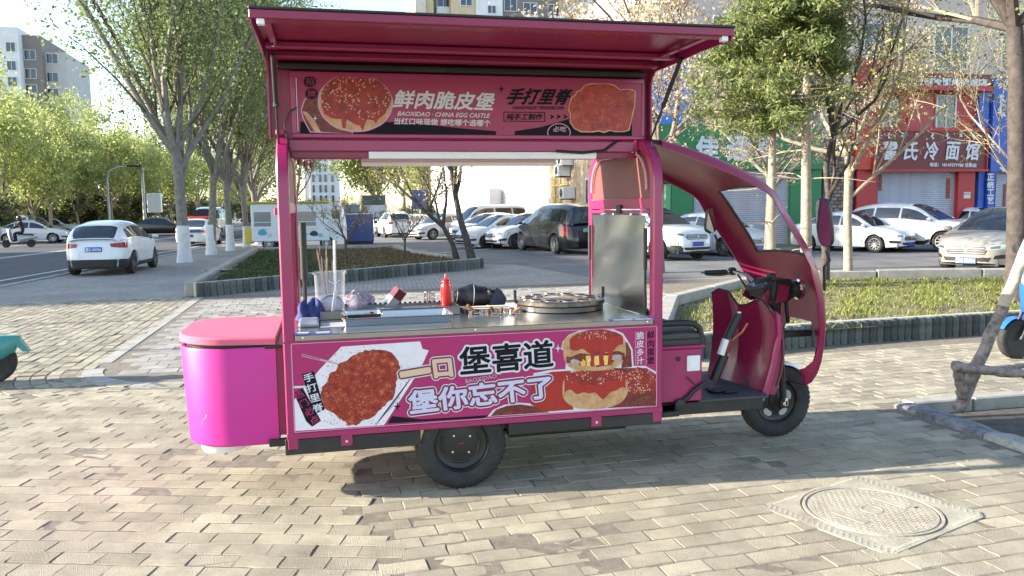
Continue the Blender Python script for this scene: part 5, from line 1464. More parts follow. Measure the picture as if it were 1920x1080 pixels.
# squeeze bottle
bx, by = .80, 5.52
o = item('squeeze_bottle', bx, by, 'bright red squeeze bottle with pointed nozzle on the counter', 'bottle')
M_red = mat('bottle_red', (.60, .012, .016), .32, coat=.15)
b = MB(); b.lathe([(0, 0), (.036, .0), (.0385, .006), (.0385, .165), (.0365, .178), (.030, .190), (.030, .194)], 28, caps=False); b.build('body', M_red, o, 40)
b = MB(); b.lathe([(.032, .190), (.032, .206), (.026, .214), (.011, .222), (.009, .250), (.006, .256), (0, .257)], 20); b.build('nozzle', M_red, o, 40)
for k in range(10):
    a = 2 * PI * k / 10; b = MB(); b.tube([(.0325 * math.cos(a), .0325 * math.sin(a), .191), (.0325 * math.cos(a), .0325 * math.sin(a), .205)], .0022, 5); b.build('cap_rib', M_red, o)
# black bag with white stripes
o = item('black_bag', 1.03, 5.72, 'rolled black bag with pale stripes lying behind the griddle', 'bag')
b = MB(); rows = []
for i in range(18):
    q = i / 17; x = -.15 + .33 * q; rr = .082 * (math.sin(PI * (.12 + .80 * q)) ** .55) * (1 + .06 * math.sin(q * 19)) * (1 if q < .72 else .8)
    rows.append([(x, rr * .9 * math.cos(p) * (1 + .06 * math.sin(5 * p + q * 8)), max(.0, .072 + rr * 1.0 * math.sin(p) * (1 + .08 * math.sin(3 * p + q * 9)))) for p in [2 * PI * k / 18 for k in range(18)]])
b.grid(rows, closed=True); b.face(*rows[0]); b.face(*rows[-1][::-1]); b.build('roll', mat('bag_black_nylon', (.014, .014, .02), .42, bump=.4, bscale=14), o, 60)
for q in (.10, .42):
    i = int(q * 17); b = MB(); b.tube([Vector(p) + Vector((.010 * math.sin(.35 * k), 0, .002)) for k, p in enumerate(rows[i][1:12])], .0028, 5); b.build('stripe', mat('bag_grey_stripe', (.24, .24, .25), .5), o, 60)
b = MB(); b.prism_xz([(.10, .005), (.16, .135), (.20, .11), (.235, .05), (.22, .0)], -.04, .03); b.build('flap', mat('bag_navy', (.02, .025, .07), .45, bump=.3, bscale=15), o)
b = MB(); b.tube([(-.19, -.03, .0), (-.20, -.03, .05), (-.185, -.03, .13), (-.175, -.03, .16)], .004, 6); b.build('cord', M_white, o, 40)
# white board / cutting surface, bits, wooden tools
o = item('cutting_board', 1.06, 5.47, 'pale cutting board between the bottle and the griddle', 'board')
b = MB(); b.box(-.14, .18, -.10, .12, 0, .016, .004); b.build('slab', mat('board_cream', (.70, .64, .50), .5, var=.08), o)
M_wood = mat('handle_orange_wood', (.40, .13, .03), .45, var=.25, vscale=12)
tools = [((876, 572), (892, 592), 5.30, 'orange-handled brush leaning on the right end of the long tray'), ((920, 575), (925, 592), 5.26, 'dark brown handled stirrer, middle of the wooden tools'), ((941, 577), (940, 596), 5.22, 'short dark handled scraper standing beside the griddle'), ((975, 578), (962, 594), 5.22, 'brown wooden spatula leaning against the griddle')]
for k, (a, c_, y, lb) in enumerate(tools):
    A, B = on_y(*a, y), on_y(*c_, y); B.z = max(B.z, ZT + .006)
    o = thing('cooking_tool', B, 0, lb, 'tool', 'wooden cooking tools')
    b = MB(); b.tube([A - B, (A - B) * .5, Vector((0, 0, 0))], [.011, .012, .008], 8); b.build('handle', M_wood if k in (0, 3) else mat('handle_dark_wood', (.09, .04, .02), .45), o, 50)
    b = MB(); b.box(-.02, .03, -.05, .0, -.003, .006, .002); b.build('blade', M_steel, o)
rnd = random.Random(12)
ORD = ['first', 'second', 'third', 'fourth', 'fifth', 'sixth', 'seventh', 'eighth', 'ninth', 'tenth', 'eleventh', 'twelfth', 'thirteenth', 'fourteenth']
for k in range(14):
    x, y = .90 + .028 * k + rnd.uniform(-.01, .01), 5.32 + rnd.uniform(-.03, .05)
    o = item('egg_ring', x, y, 'small %s ring mould beside the griddle, %s from the long tray' % ('steel' if k % 3 else 'brown', ORD[k]), 'ring mould', 'ring moulds beside the griddle')
    b = MB(); r0 = .02; b.lathe([(r0, 0), (r0, .022), (r0 - .003, .022), (r0 - .003, .0), (r0, 0)], 14); b.build('ring', M_steel if k % 3 else mat('ring_brown', (.16, .08, .05), .4, .4), o, 40)
# cards
M_card = mat('card_blue', (.05, .11, .42), .4); M_cardw = mat('card_white', (.72, .74, .82), .4)
for k, (a, c_, lb) in enumerate((((553, 629), (582, 622), 'blue and white payment card, left one at the counter edge by the left post'), ((588, 628), (622, 621), 'blue and white payment card, second from the left post'), ((1150, 603), (1187, 597), 'blue and white payment card, left one at the right end of the counter'), ((1190, 602), (1222, 596), 'blue and white payment card nearest the right post'))):
    A, B = on_counter(*a), on_counter(*c_)
    o = item('payment_card', (A.x + B.x) / 2, (A.y + B.y) / 2, lb, 'card', 'cards on the counter')
    w, d = abs(B.x - A.x) / 2, abs(B.y - A.y) / 2
    b = MB(); b.box(-w, w, -d, d, .0, .0022); b.build('card', M_card, o)
    b = MB(); b.box(-w * .75, w * .75, -d * .55, d * .55, .0023, .0029); b.build('label_area', M_cardw, o)
o = item('paper_sheet', .02, 5.05, 'grey printed sheet lying left of the long tray', 'paper')
b = MB(); b.box(-.07, .09, -.10, .10, .0, .002); b.build('sheet', mat('sheet_grey', (.40, .40, .46), .3, var=.2, vscale=12), o)
o = item('plastic_wrap', -.12, 5.12, 'shiny clear wrap over a box at the left end of the counter', 'wrap')
b = MB(); b.box(-.06, .06, -.13, .13, 0, .03, .01); b.build('film', mat('wrap_film', (.26, .28, .33), .12, var=.3, vscale=10, spec=.9), o)
# ================================================================ vehicles
def pchip(xs, ys):
    xs, ys = np.array(xs, float), np.array(ys, float); h = np.diff(xs); d = np.diff(ys) / h
    m = np.zeros(len(xs)); m[0], m[-1] = d[0], d[-1]
    for i in range(1, len(xs) - 1):
        m[i] = 0 if d[i - 1] * d[i] <= 0 else 2 * d[i - 1] * d[i] / (d[i - 1] + d[i])
    def f(x):
        x = min(max(x, xs[0]), xs[-1]); i = min(int(np.searchsorted(xs, x, 'right')) - 1, len(h) - 1); t = (x - xs[i]) / h[i]
        return float((2 * t**3 - 3 * t**2 + 1) * ys[i] + (t**3 - 2 * t**2 + t) * h[i] * m[i] + (-2 * t**3 + 3 * t**2) * ys[i + 1] + (t**3 - t**2) * h[i] * m[i + 1])
    return f
def paint(name, c, rough=.3, metal=0.0): return mat('car_paint_' + name, c, rough, metal, var=.03, vscale=1.5, coat=.7, dirt=.10)
P_WHITE, P_BLACK, P_BEIGE = paint('white', (.70, .71, .72)), paint('black', (.013, .014, .018), .22), paint('beige', (.38, .345, .30), .3, .35)
P_SILVER, P_BLUE, P_BROWN = paint('silver', (.42, .43, .45), .3, .4), paint('blue', (.03, .07, .25)), paint('brown', (.16, .11, .09), .3, .2)
P_GREEN = paint('dark_green', (.02, .05, .045), .5)
M_lamp = mat('lamp_clear', (.55, .57, .60), .12, .3, spec=.8)
M_lampd = mat('lamp_smoked', (.10, .11, .12), .1, spec=.8)
M_tail = mat('lamp_red', (.28, .008, .012), .15, spec=.7)
M_plateb = mat('plate_blue', (.02, .06, .38), .4)
M_plateg = mat('plate_green', (.18, .52, .30), .4)
M_trim = mat('trim_black', (.018, .018, .019), .55)
M_rim = mat('alloy_rim', (.42, .42, .43), .3, .8)
M_rimd = mat('alloy_dark', (.12, .12, .125), .3, .7)
M_carglass = mat('car_glass', (.016, .020, .024), .03, spec=1.0)
_wm = {}
def wheel_meshes(r, w, rim):
    k = (round(r, 3), round(w, 3), rim)
    if k in _wm: return _wm[k]
    Mx = Matrix.Rotation(R(90), 4, 'X'); wi = w / 2
    b = MB(); b.lathe([(r * .66, -wi * .8), (r * .80, -wi), (r * .93, -wi * .95), (r, -wi * .6), (r, wi * .6), (r * .93, wi * .95), (r * .80, wi), (r * .66, wi * .8)], 28, Mx); ty = b.mesh('tyre', M_rubber, 50)
    b = MB(); b.lathe([(r * .68, wi * .85), (r * .64, wi * .9), (r * .60, wi * .6), (r * .57, -wi * .2), (0, -wi * .25)], 26, Mx); b.lathe([(r * .68, -wi * .85), (0, -wi * .8)], 16, Mx)
    wl = b.mesh('wheel_dish', M_trim, 40)
    b = MB(); n = 5 if rim == 'five' else 10
    for q in range(n):
        a = 2 * PI * q / n; Mk = Mx @ Matrix.Rotation(a, 4, 'Z'); wd = .16 if n == 5 else .07
        b.add([Mk @ Vector(p) for p in ((r * .10, -r * wd * .8, wi * .72), (r * .10, r * wd * .8, wi * .72), (r * .63, r * wd * .55, wi * .86), (r * .63, -r * wd * .55, wi * .86), (r * .10, -r * wd * .8, wi * .4), (r * .10, r * wd * .8, wi * .4), (r * .63, r * wd * .55, wi * .5), (r * .63, -r * wd * .55, wi * .5))], [(0, 1, 2, 3), (0, 3, 7, 4), (1, 5, 6, 2), (0, 4, 5, 1), (3, 2, 6, 7)])
    b.lathe([(0, wi * .82), (r * .13, wi * .80), (r * .15, wi * .6)], 12, Mx); b.lathe([(r * .60, wi * .7), (r * .62, wi * .92), (r * .67, wi * .92), (r * .68, wi * .8)], 26, Mx)
    rm = b.mesh('rim', M_rimd if rim == 'dark' else M_rim, 30)
    _wm[k] = (ty, wl, rm); return _wm[k]

KINDS = {
 'sedan': dict(L=4.45, W=1.74, H=1.47, ax=(1.32, -1.30), r=.31, sill=.20, deck=[(-1, .74), (-.975, .90), (-.86, 1.0), (-.60, 1.02), (-.2, .95), (.3, .92), (.48, .93), (.72, .86), (.9, .74), (1, .56)],
               top=[(-.80, 1.0), (-.60, 1.19), (-.40, 1.40), (-.12, 1.47), (.05, 1.45), (.2, 1.36), (.54, .92)], win=[(-.66, -.40), (-.37, -.03), (0.0, .45)], ws=(.10, .53), rw=(-.78, -.42), v=.84),
 'hatch': dict(L=4.2, W=1.77, H=1.55, ax=(1.28, -1.27), r=.325, sill=.22, deck=[(-1, .70), (-.985, .92), (-.93, 1.04), (-.5, 1.06), (0, 1.0), (.35, .97), (.52, .98), (.78, .90), (.92, .78), (1, .58)],
               top=[(-.965, 1.05), (-.87, 1.30), (-.72, 1.45), (-.3, 1.55), (0, 1.53), (.18, 1.43), (.58, .97)], win=[(-.76, -.42), (-.39, -.05), (-.02, .48)], ws=(.10, .57), rw=(-.957, -.79), v=.86),
 'suv': dict(L=4.55, W=1.86, H=1.70, ax=(1.38, -1.34), r=.355, sill=.26, deck=[(-1, .80), (-.985, 1.0), (-.94, 1.12), (-.5, 1.13), (0, 1.10), (.35, 1.08), (.5, 1.10), (.78, 1.03), (.93, .93), (1, .68)],
             top=[(-.965, 1.13), (-.90, 1.38), (-.80, 1.56), (-.35, 1.70), (.0, 1.68), (.15, 1.60), (.53, 1.09)], win=[(-.83, -.47), (-.44, -.06), (-.03, .44)], ws=(.09, .52), rw=(-.957, -.84), v=.86),
 'mpv': dict(L=5.1, W=1.93, H=1.85, ax=(1.56, -1.54), r=.36, sill=.22, deck=[(-1, .74), (-.99, .98), (-.96, 1.12), (-.5, 1.14), (0, 1.10), (.4, 1.06), (.58, 1.07), (.82, .97), (.94, .85), (1, .60)],
             top=[(-.975, 1.13), (-.94, 1.50), (-.89, 1.73), (-.5, 1.85), (0, 1.84), (.2, 1.74), (.66, 1.06)], win=[(-.90, -.50), (-.47, .0), (.03, .55)], ws=(.16, .65), rw=(-.968, -.91), v=.88),
 'van': dict(L=4.7, W=1.68, H=1.92, ax=(1.75, -1.25), r=.30, sill=.24, deck=[(-1, .74), (-.99, 1.0), (-.975, 1.12), (-.5, 1.14), (.2, 1.14), (.6, 1.10), (.75, 1.08), (.9, .98), (1, .66)],
             top=[(-.985, 1.13), (-.97, 1.60), (-.93, 1.84), (-.5, 1.92), (.2, 1.91), (.40, 1.82), (.82, 1.07)], win=[(-.91, -.52), (-.48, -.02), (.03, .66)], ws=(.42, .81), rw=(-.98, -.945), v=.88),
}
def surf_patch(b, f, u0, u1, v0, v1, nu, nv, off):
    e = .004; rows = []
    for i in range(nu + 1):
        row = []
        for j in range(nv + 1):
            u, v = u0 + (u1 - u0) * i / nu, v0 + (v1 - v0) * j / nv
            p = f(u, v); du = f(min(u + e, 1e9), v) - f(u - e, v); dv = f(u, v + e) - f(u, v - e); n = du.cross(dv)
            n = n.normalized() if n.length > 1e-9 else Vector((0, 0, 1))
            c = p - Vector((0, 0, .7))
            if n.dot(c) < 0: n = -n
            row.append(p + n * off)
        rows.append(row)
    b.grid(rows)
def make_car(name, kind, pnt, loc, heading, label, group=None, scale=1.0, plate=None, plate_text=None, rim='alloy', lower_trim=False, cat='car', grille='bars', detail=True, rear_lamp='wide', zscale=1.0):
    K = KINDS[kind]; L, W, H = K['L'], K['W'], K['H']; hl = L / 2
    deck, top = pchip(*zip(*K['deck'])), pchip(*zip(*K['top'])); sill = K['sill']; r = K['r']; ar = r + .055
    t0, t1 = K['top'][0][0], K['top'][-1][0]
    nf, nr = 4.2, 5.5
    def plan(xn):
        n = nf if xn > 0 else nr; return max(0.0, 1 - abs(xn) ** n) ** (1 / n)
    def prof(z):
        zm = .62; return 1 - .05 * ((z - zm) / .5) ** 2 - (.03 if z < .35 else 0) * (.35 - z) / .15
    def shift(xn, z):
        w = max(0.0, (abs(xn) - .72) / .28); s_ = -1 if xn > 0 else 1
        return s_ * w * (.16 * max(0, z - .55) ** 1.3 * 1.6 + .10 * max(0, .42 - z))
    def zlow(xn):
        x = xn * hl; z = sill + .05 * max(0, (abs(xn) - .85) / .15)
        for xa in K['ax']:
            d = abs(x - xa)
            if d < ar: z = max(z, r + math.sqrt(ar * ar - d * d))
        return z
    def side(xn, v):            # v 0 lower edge .. 1 belt
        zd = deck(xn) - .035; zl = min(zlow(xn), zd - .02); z = zl + (zd - zl) * v
        return Vector((xn * hl + shift(xn, z), W / 2 * plan(xn) * prof(z), z))
    xs = set([-.9975, -.99, -.97, .97, .99, .9975] + [-.95 + 1.9 * k / 46 for k in range(47)])
    for xa in K['ax']:
        for k in range(-9, 10): xs.add((xa + ar * math.sin(k / 9 * PI / 2)) / hl)
    xs = sorted(x for x in xs if abs(x) < .998)
    root = thing(name, loc, heading, label, cat, group); root.scale = (scale, scale, scale * zscale)
    b = MB(); rows = []
    for xn in xs:
        S = [side(xn, v) for v in (0, .12, .3, .5, .7, .88, 1)]
        zd = deck(xn); yb = S[-1].y; xx = xn * hl + shift(xn, zd)
        T = [Vector((xx, yb * f, zd + .028 * (1 - f * f) - (.012 if f > .9 else 0))) for f in (.965, .85, .5, 0)]
        inn = [Vector((S[0].x, S[0].y - .06, S[0].z + .01))]
        half = inn + S + T
        rows.append([Vector((p.x, -p.y, p.z)) for p in half] + half[::-1][1:])
    b.grid(rows); b.face(*rows[0]); b.face(*rows[-1][::-1])
    b.build('body', pnt, root, 38)
    b = MB(); hw = W / 2 - .25
    b.box(-hl * .94, hl * .93, -hw, hw, sill - .02, .62); b.box(-hl * .9, hl * .9, -W / 2 + .10, W / 2 - .10, sill + .015, sill + .04) if False else None
    b.build('underbody', M_trim, root)
    if lower_trim:
        b = MB()
        for s_ in (-1, 1):
            def f(u, v, s_=s_): p = side(u, v); return Vector((p.x, s_ * p.y, p.z))
            surf_patch(b, f, -.97, -(abs(K['ax'][1]) + ar) / hl, 0, .30, 6, 3, .008); surf_patch(b, f, (K['ax'][1] + ar) / hl, (K['ax'][0] - ar) / hl, 0, .16, 10, 2, .008); surf_patch(b, f, (K['ax'][0] + ar) / hl, .97, 0, .25, 5, 2, .008)
        b.build('lower_cladding', M_trim, root)
    # greenhouse: v 0 belt .. 1 roof centre
    vs_ = K['v']
    def green(xn, v, s_=1):
        zd = deck(xn) - .03; zt = max(top(xn), zd + .004); h = zt - zd; xc = xn * hl
        yb = W / 2 * plan(xn) * .955; yr = yb - .02 - .20 * min(1, h / .5) * (h / .5 if h < .5 else 1)
        e = min(.10, h * .35)
        if v <= vs_ * .75:
            q = v / (vs_ * .75); y = yb + (yr - yb) * (q ** 1.25); z = zd + (h - e) * q
        else:
            q = (v - vs_ * .75) / (1 - vs_ * .75); y = yr * (1 - q); z = zt - e * (1 - min(1, q * 2.2)) ** 2 + .02 * q * min(1, h / .4)
        return Vector((xc, s_ * y, z))
    gx = [t0 + (t1 - t0) * k / 44 for k in range(45)]; vv = [0, .1, .2, .32, .45, .56, .63, .68, .74, .82, .91, 1]
    b = MB(); b.grid([[green(x, v, -1) for v in vv] + [green(x, v, 1) for v in vv[::-1]][1:] for x in gx]); b.build('cabin', pnt, root, 40)
    def glass(nm, u0, u1, v0, v1, nu, nv, sides):
        b = MB()
        for s_ in sides: surf_patch(b, lambda u, v, s_=s_: green(u, v, s_), u0, u1, v0, v1, nu, nv, .006)
        return b.build(nm, M_carglass, root, 50)
    glass('windscreen', K['ws'][0], K['ws'][1], .70, 1.0, 10, 6, (-1, 1))
    glass('rear_window', K['rw'][0], K['rw'][1], .70, 1.0, 8, 6, (-1, 1))
    for u0, u1 in K['win']:
        for s_ in (-1, 1): glass('side_window', u0, u1, .10, .57, 8, 5, (s_,))
    # ends
    def endp(y, z, sg):
        p = min(.999, abs(y) * 2 / W / prof(z)); n = nf if sg > 0 else nr; xn = max(0, 1 - p ** n) ** (1 / n) * sg
        xn = max(-.9975, min(.9975, xn)); return Vector((xn * hl + shift(xn, z) + sg * .008, y, z))
    def patch(nm, sg, quad, m, n1=8, n2=3, push=0.0, parent=None):
        (y0, z0), (y1, z1), (y2, z2), (y3, z3) = quad; b = MB(); rows = []
        for i in range(n1 + 1):
            a = i / n1; row = []
            for j in range(n2 + 1):
                c = j / n2; y = (y0 * (1 - a) + y1 * a) * (1 - c) + (y3 * (1 - a) + y2 * a) * c; z = (z0 * (1 - a) + z1 * a) * (1 - c) + (z3 * (1 - a) + z2 * a) * c
                row.append(endp(y, z, sg) + Vector((sg * push, 0, 0)))
            rows.append(row)
        b.grid(rows); return b.build(nm, m, parent or root, 50)
    zf = deck(.93); zr = deck(-.97); k = W / 1.77
    for s_ in (-1, 1):
        patch('headlight', 1, [(s_ * .40 * k, zf - .16), (s_ * .84 * k, zf - .13), (s_ * .86 * k, zf - .01), (s_ * .44 * k, zf - .07)], M_lamp)
        if detail: patch('headlight_inner', 1, [(s_ * .50 * k, zf - .14), (s_ * .66 * k, zf - .12), (s_ * .66 * k, zf - .06), (s_ * .50 * k, zf - .08)], M_lampd, 3, 2, .006)
        patch('fog_lamp_recess', 1, [(s_ * .55 * k, sill + .14), (s_ * .76 * k, sill + .15), (s_ * .78 * k, sill + .25), (s_ * .58 * k, sill + .22)], M_trim, 4, 2)
        if rear_lamp == 'wide': patch('tail_light', -1, [(s_ * .46 * k, zr - .15), (s_ * .86 * k, zr - .20), (s_ * .86 * k, zr - .02), (s_ * .42 * k, zr - .06)], M_tail)
        else: patch('tail_light', -1, [(s_ * .70 * k, zr - .42), (s_ * .84 * k, zr - .42), (s_ * .84 * k, zr - .05), (s_ * .68 * k, zr - .05)], M_tail)
    gl = patch('grille', 1, [(-.40 * k, zf - .26), (.40 * k, zf - .26), (.46 * k, zf - .10), (-.46 * k, zf - .10)], M_trim)
    if detail:
        for q in range(3):
            z = zf - .235 + .05 * q; patch('grille_bar', 1, [(-.40 * k, z), (.40 * k, z), (.40 * k, z + .014), (-.40 * k, z + .014)], M_rim, 8, 1, .006, gl)
        b = MB(); c = endp(0, zf - .165, 1); b.lathe([(.0, .004), (.045, .004), (.05, .0)], 18, Matrix.Translation(c + Vector((.012, 0, 0))) @ Matrix.Rotation(R(90), 4, 'Y')); b.build('emblem', M_rim, gl)
    patch('lower_grille', 1, [(-.46 * k, sill + .08), (.46 * k, sill + .08), (.52 * k, sill + .17), (-.52 * k, sill + .17)], M_trim)
    if lower_trim:
        patch('rear_bumper', -1, [(-.82 * k, sill + .03), (.82 * k, sill + .03), (.84 * k, sill + .25), (-.84 * k, sill + .25)], M_trim, 12, 3)
    pm = {None: None, 'blue': M_plateb, 'green': M_plateg}[plate]
    if pm:
        for sg, z0 in ((1, zf - .40), (-1, zr - .22 if kind != 'sedan' else zr - .34)):
            c = endp(0, z0, sg) + Vector((sg * .012, 0, 0)); b = MB(); b.box(c.x - .006, c.x + .006, -.22, .22, z0 - .07, z0 + .07, .003); pl = b.build('number_plate', pm, root)
            if plate_text:
                b0 = Vector((c.x + sg * .0065, -sg * .20, z0 - .05)); lettering('plate_letters', plate_text, b0, b0 + Vector((0, sg * .40, 0)), b0 + Vector((0, 0, .10)), M_pwhite, pl, off=.0015, grow=.004, steps=8, N=(sg, 0, 0), world=False)
    # mirrors, seams, handles
    um = K['ws'][1] - .10
    for s_ in (-1, 1):
        p = green(um, .02, s_); b = MB()
        b.lathe([(0, -.10), (.055, -.085), (.075, -.02), (.075, .05), (.05, .09), (0, .10)], 10, Matrix.Translation(p + Vector((.0, s_ * .11, .075))) @ Matrix.Rotation(R(90), 4, 'X') @ Matrix.Diagonal((1, .85, 1, 1)))
        mo = b.build('wing_mirror', pnt, root, 50); b = MB(); b.bar(p + Vector((0, 0, .02)), p + Vector((0, s_ * .07, .06)), .05, .03); b.build('mirror_arm', M_trim, mo)
        if detail:
            for u in (K['win'][2][1] * .86, K['win'][2][0] - .015, K['win'][1][0] - .015):
                b = MB(); surf_patch(b, lambda u_, v, s_=s_: Vector((side(u_, v).x, s_ * side(u_, v).y, side(u_, v).z)), u - .0016, u + .0016, .03, .99, 1, 8, .003); b.build('door_seam', M_trim, root)
            for u in (K['win'][2][0] + .05, K['win'][1][0] + .06):
                p = side(u, .82); b = MB(); b.box(p.x - .09, p.x + .09, s_ * p.y - .012, s_ * p.y + .018 * 1, p.z - .014, p.z + .014, .006) if s_ > 0 else b.box(p.x - .09, p.x + .09, -p.y - .018, -p.y + .012, p.z - .014, p.z + .014, .006); b.build('door_handle', pnt, root)
    ty, wl, rm = wheel_meshes(r, .215, rim)
    for xa in K['ax']:
        for s_ in (-1, 1):
            o = link('wheel', ty, root); o.location = (xa, s_ * (W / 2 - .125), r)
            o.rotation_euler = (0, 0, 0 if s_ < 0 else PI)
            link('wheel_dish', wl, o); link('rim', rm, o)
    return root
def g2(px, py, z=0.0):
    p = on_z(px, py, z); return p
def car_at(p, heading, fwd, side_, scale=1.0):
    """centre of a car whose reference point p lies fwd ahead and side_ to its left"""
    c, s_ = math.cos(heading), math.sin(heading)
    return (p.x - fwd * c + side_ * s_, p.y - fwd * s_ - side_ * c, p.z)
cw = []
h = R(88); make_car('hatchback_car', 'hatch', P_WHITE, car_at(Vector((-6.17, 24.75, -.004)), h, -1.27, 0), h, 'white hatchback parked beside the road with its black lower bumper and rear facing us', 'parked cars', .97, 'blue', '蒙G B9706', 'dark', True)
h = R(100); make_car('minivan_car', 'mpv', P_BLACK, car_at(g2(1043, 476), h, -1.54, .85), h, 'glossy black minivan seen from behind through the cart window', 'parked cars', 1.0, 'green', None, 'alloy', rear_lamp='tall')
h = R(-72); make_car('suv_car', 'suv', P_WHITE, car_at(g2(1306, 489), h, 2.2, 0), h, 'white SUV facing us just right of the cart counter post', 'parked cars', 1.0, 'blue', None, 'alloy', True)
h = R(-70); make_car('sedan_car', 'sedan', P_WHITE, car_at(g2(1425, 481), h, 2.15, 0), h, 'white sedan seen through the cart windscreen', 'parked cars', 1.0, 'blue', None)
h = R(-64); make_car('sedan_car', 'sedan', P_WHITE, car_at(g2(1641, 474), h, 1.32, -.8), h, 'white sedan parked behind the slim tree trunk, right of the cart mirror', 'parked cars', .97, 'blue', None)
h = R(-62); make_car('suv_car', 'suv', P_WHITE, car_at(g2(1767, 473), h, 1.38, -.85), h, 'white SUV parked in front of the red shop shutter', 'parked cars', 1.0, 'blue', None, 'alloy', True)
h = R(-60); make_car('sedan_car', 'sedan', P_WHITE, car_at(g2(1880, 455), h, 1.3, -.8), h, 'white car mostly hidden behind the beige sedan by the blue shop', 'parked cars', 1.0, None, None, detail=False)
h = R(206); make_car('sedan_car', 'sedan', P_BEIGE, car_at(g2(1826, 512), h, 2.1, .1), h, 'beige sedan with a round emblem parked behind the pale concrete wall', 'parked cars', 1.06, 'blue', '蒙G ER706')
h = R(199); make_car('hatchback_car', 'hatch', P_WHITE, car_at(g2(967, 467), h, 1.28, .8), h, 'white electric hatchback beside the black minivan', 'parked cars', .98, None, None, 'five')
h = R(199); make_car('sedan_car', 'sedan', P_WHITE, car_at(g2(912, 466), h, 1.32, .8), h, 'white sedan, second from the black minivan', 'parked cars', .98, None, None, 'dark')
h = R(200); make_car('van_car', 'van', P_WHITE, car_at(g2(880, 450), h, 1.75, .8), h, 'white van behind the two white cars by the leaning trunks', 'parked cars', 1.0, None, None)
h = R(205); make_car('hatchback_car', 'hatch', P_SILVER, car_at(g2(862, 455), h, 2.0, .3), h, 'silver car half hidden behind the leaning tree trunks', 'parked cars', .95, None, None, detail=False)
h = R(205); make_car('sedan_car', 'sedan', P_WHITE, car_at(g2(812, 450), h, 1.32, .8), h, 'white car with spoked wheels left of the leaning tree trunks', 'parked cars', 1.0, None, None, 'alloy')
h = R(96); make_car('suv_car', 'suv', P_WHITE, car_at(g2(752, 446), h, -2.2, 0), h, 'white off-road car seen from behind with a dark roof rack', 'parked cars', .95, None, None, detail=False)
h = R(210); make_car('hatchback_car', 'hatch', P_WHITE, car_at(g2(722, 442), h, 2.0, 0), h, 'small white car just left of the white off-road car', 'parked cars', .9, None, None, detail=False)
h = R(210); make_car('sedan_car', 'sedan', P_WHITE, car_at(g2(702, 440), h, 2.0, 0), h, 'small white car, second left of the white off-road car', 'parked cars', .9, None, None, detail=False)
h = R(95); make_car('sedan_car', 'sedan', P_BROWN, car_at(g2(679, 440), h, -2.2, 0), h, 'dark brown car seen from behind at the far end of the lot', 'parked cars', 1.0, None, None, detail=False)
# across the road
zr = -.12
h = R(2); make_car('sedan_car', 'sedan', P_WHITE, car_at(g2(14, 457, zr), h, -1.3, -.8), h, 'white sedan parked side-on across the road behind the scooter rider', 'cars across the road', 1.0, None, None, detail=False)
h = R(-12); make_car('van_car', 'van', P_SILVER, car_at(g2(95, 448, zr), h, 1.75, -.8), h, 'grey minivan across the road between two tree trunks', 'cars across the road', .95, None, None, detail=False)
h = R(-15); make_car('suv_car', 'suv', P_WHITE, car_at(g2(128, 446, zr), h, 1.38, -.85), h, 'white pickup-like car across the road right of the grey minivan', 'cars across the road', .95, None, None, detail=False)
h = R(10); make_car('sedan_car', 'sedan', P_BLACK, car_at(g2(300, 442, zr), h, 0, -.8), h, 'black car parked far across the road right of the camera pole', 'cars across the road', 1.0, None, None, detail=False)
h = R(30); make_car('van_car', 'van', P_BLACK, car_at(g2(60, 442, zr), h, 0, 0), h, 'dark van behind the white sedan across the road', 'cars across the road', 1.0, None, None, detail=False)
# patrol car with light bar
h = R(84); pc = make_car('patrol_car', 'sedan', P_WHITE, car_at(g2(356, 462, zr), h, -2.15, 0), h, 'white and blue patrol car with a red light bar driving away behind the street tree', None, 1.0, 'blue', None, detail=False)
b = MB(); b.box(-.25, .05, -.55, .55, 1.48, 1.60, .03); b.build('light_bar', mat('lightbar_red', (.62, .03, .02), .3), pc)
b = MB(); b.box(-2.232, -2.19, -.62, .62, .74, .92, .01); b.build('rear_stripe', P_BLUE, pc)
h = R(84); hv = make_car('van_car', 'van', P_WHITE, car_at(g2(385, 446, zr), h, -2.3, 0), h, 'white van with a dark rear opening far up the road', None, 1.15, None, None, detail=False)
b = MB(); b.box(-2.345, -2.33, -.66, .66, .75, 1.75, .01); b.build('rear_opening', M_trim, hv)

# white box truck across the road
def box_truck(name, loc, heading, label, body_m, cab_m, L, Hh, W=2.1):
    t = thing(name, loc, heading, label, 'truck')
    b = MB(); b.box(-L / 2, L / 2 - 1.6, -W / 2, W / 2, .75, Hh, .04); b.build('cargo_box', body_m, t)
    b = MB(); b.prism_xz([(L / 2 - 1.5, .5), (L / 2, .5), (L / 2, 1.15), (L / 2 - .25, 1.95), (L / 2 - .5, 2.1), (L / 2 - 1.5, 2.1)], -W / 2 + .1, W / 2 - .1); cb = b.build('cab', cab_m, t)
    for s_ in (-1, 1):
        b = MB(); b.prism_xz([(L / 2 - 1.3, 1.2), (L / 2 - .12, 1.2), (L / 2 - .36, 1.9), (L / 2 - 1.3, 1.9)], s_ * (W / 2 - .1) - .006, s_ * (W / 2 - .1) + .006); b.build('cab_window', M_carglass, cb)
    b = MB(); b.box(-L / 2, L / 2, -W / 2 + .3, W / 2 - .3, .4, .74); b.build('chassis', M_trim, t)
    ty, wl, rm = wheel_meshes(.38, .23, 'alloy')
    for x in (-L / 2 + 1.0, L / 2 - .8):
        for s_ in (-1, 1):
            o = link('wheel', ty, t); o.location = (x, s_ * (W / 2 - .15), .38); o.rotation_euler = (0, 0, 0 if s_ < 0 else PI); link('wheel_dish', wl, o); link('rim', rm, o)
    return t
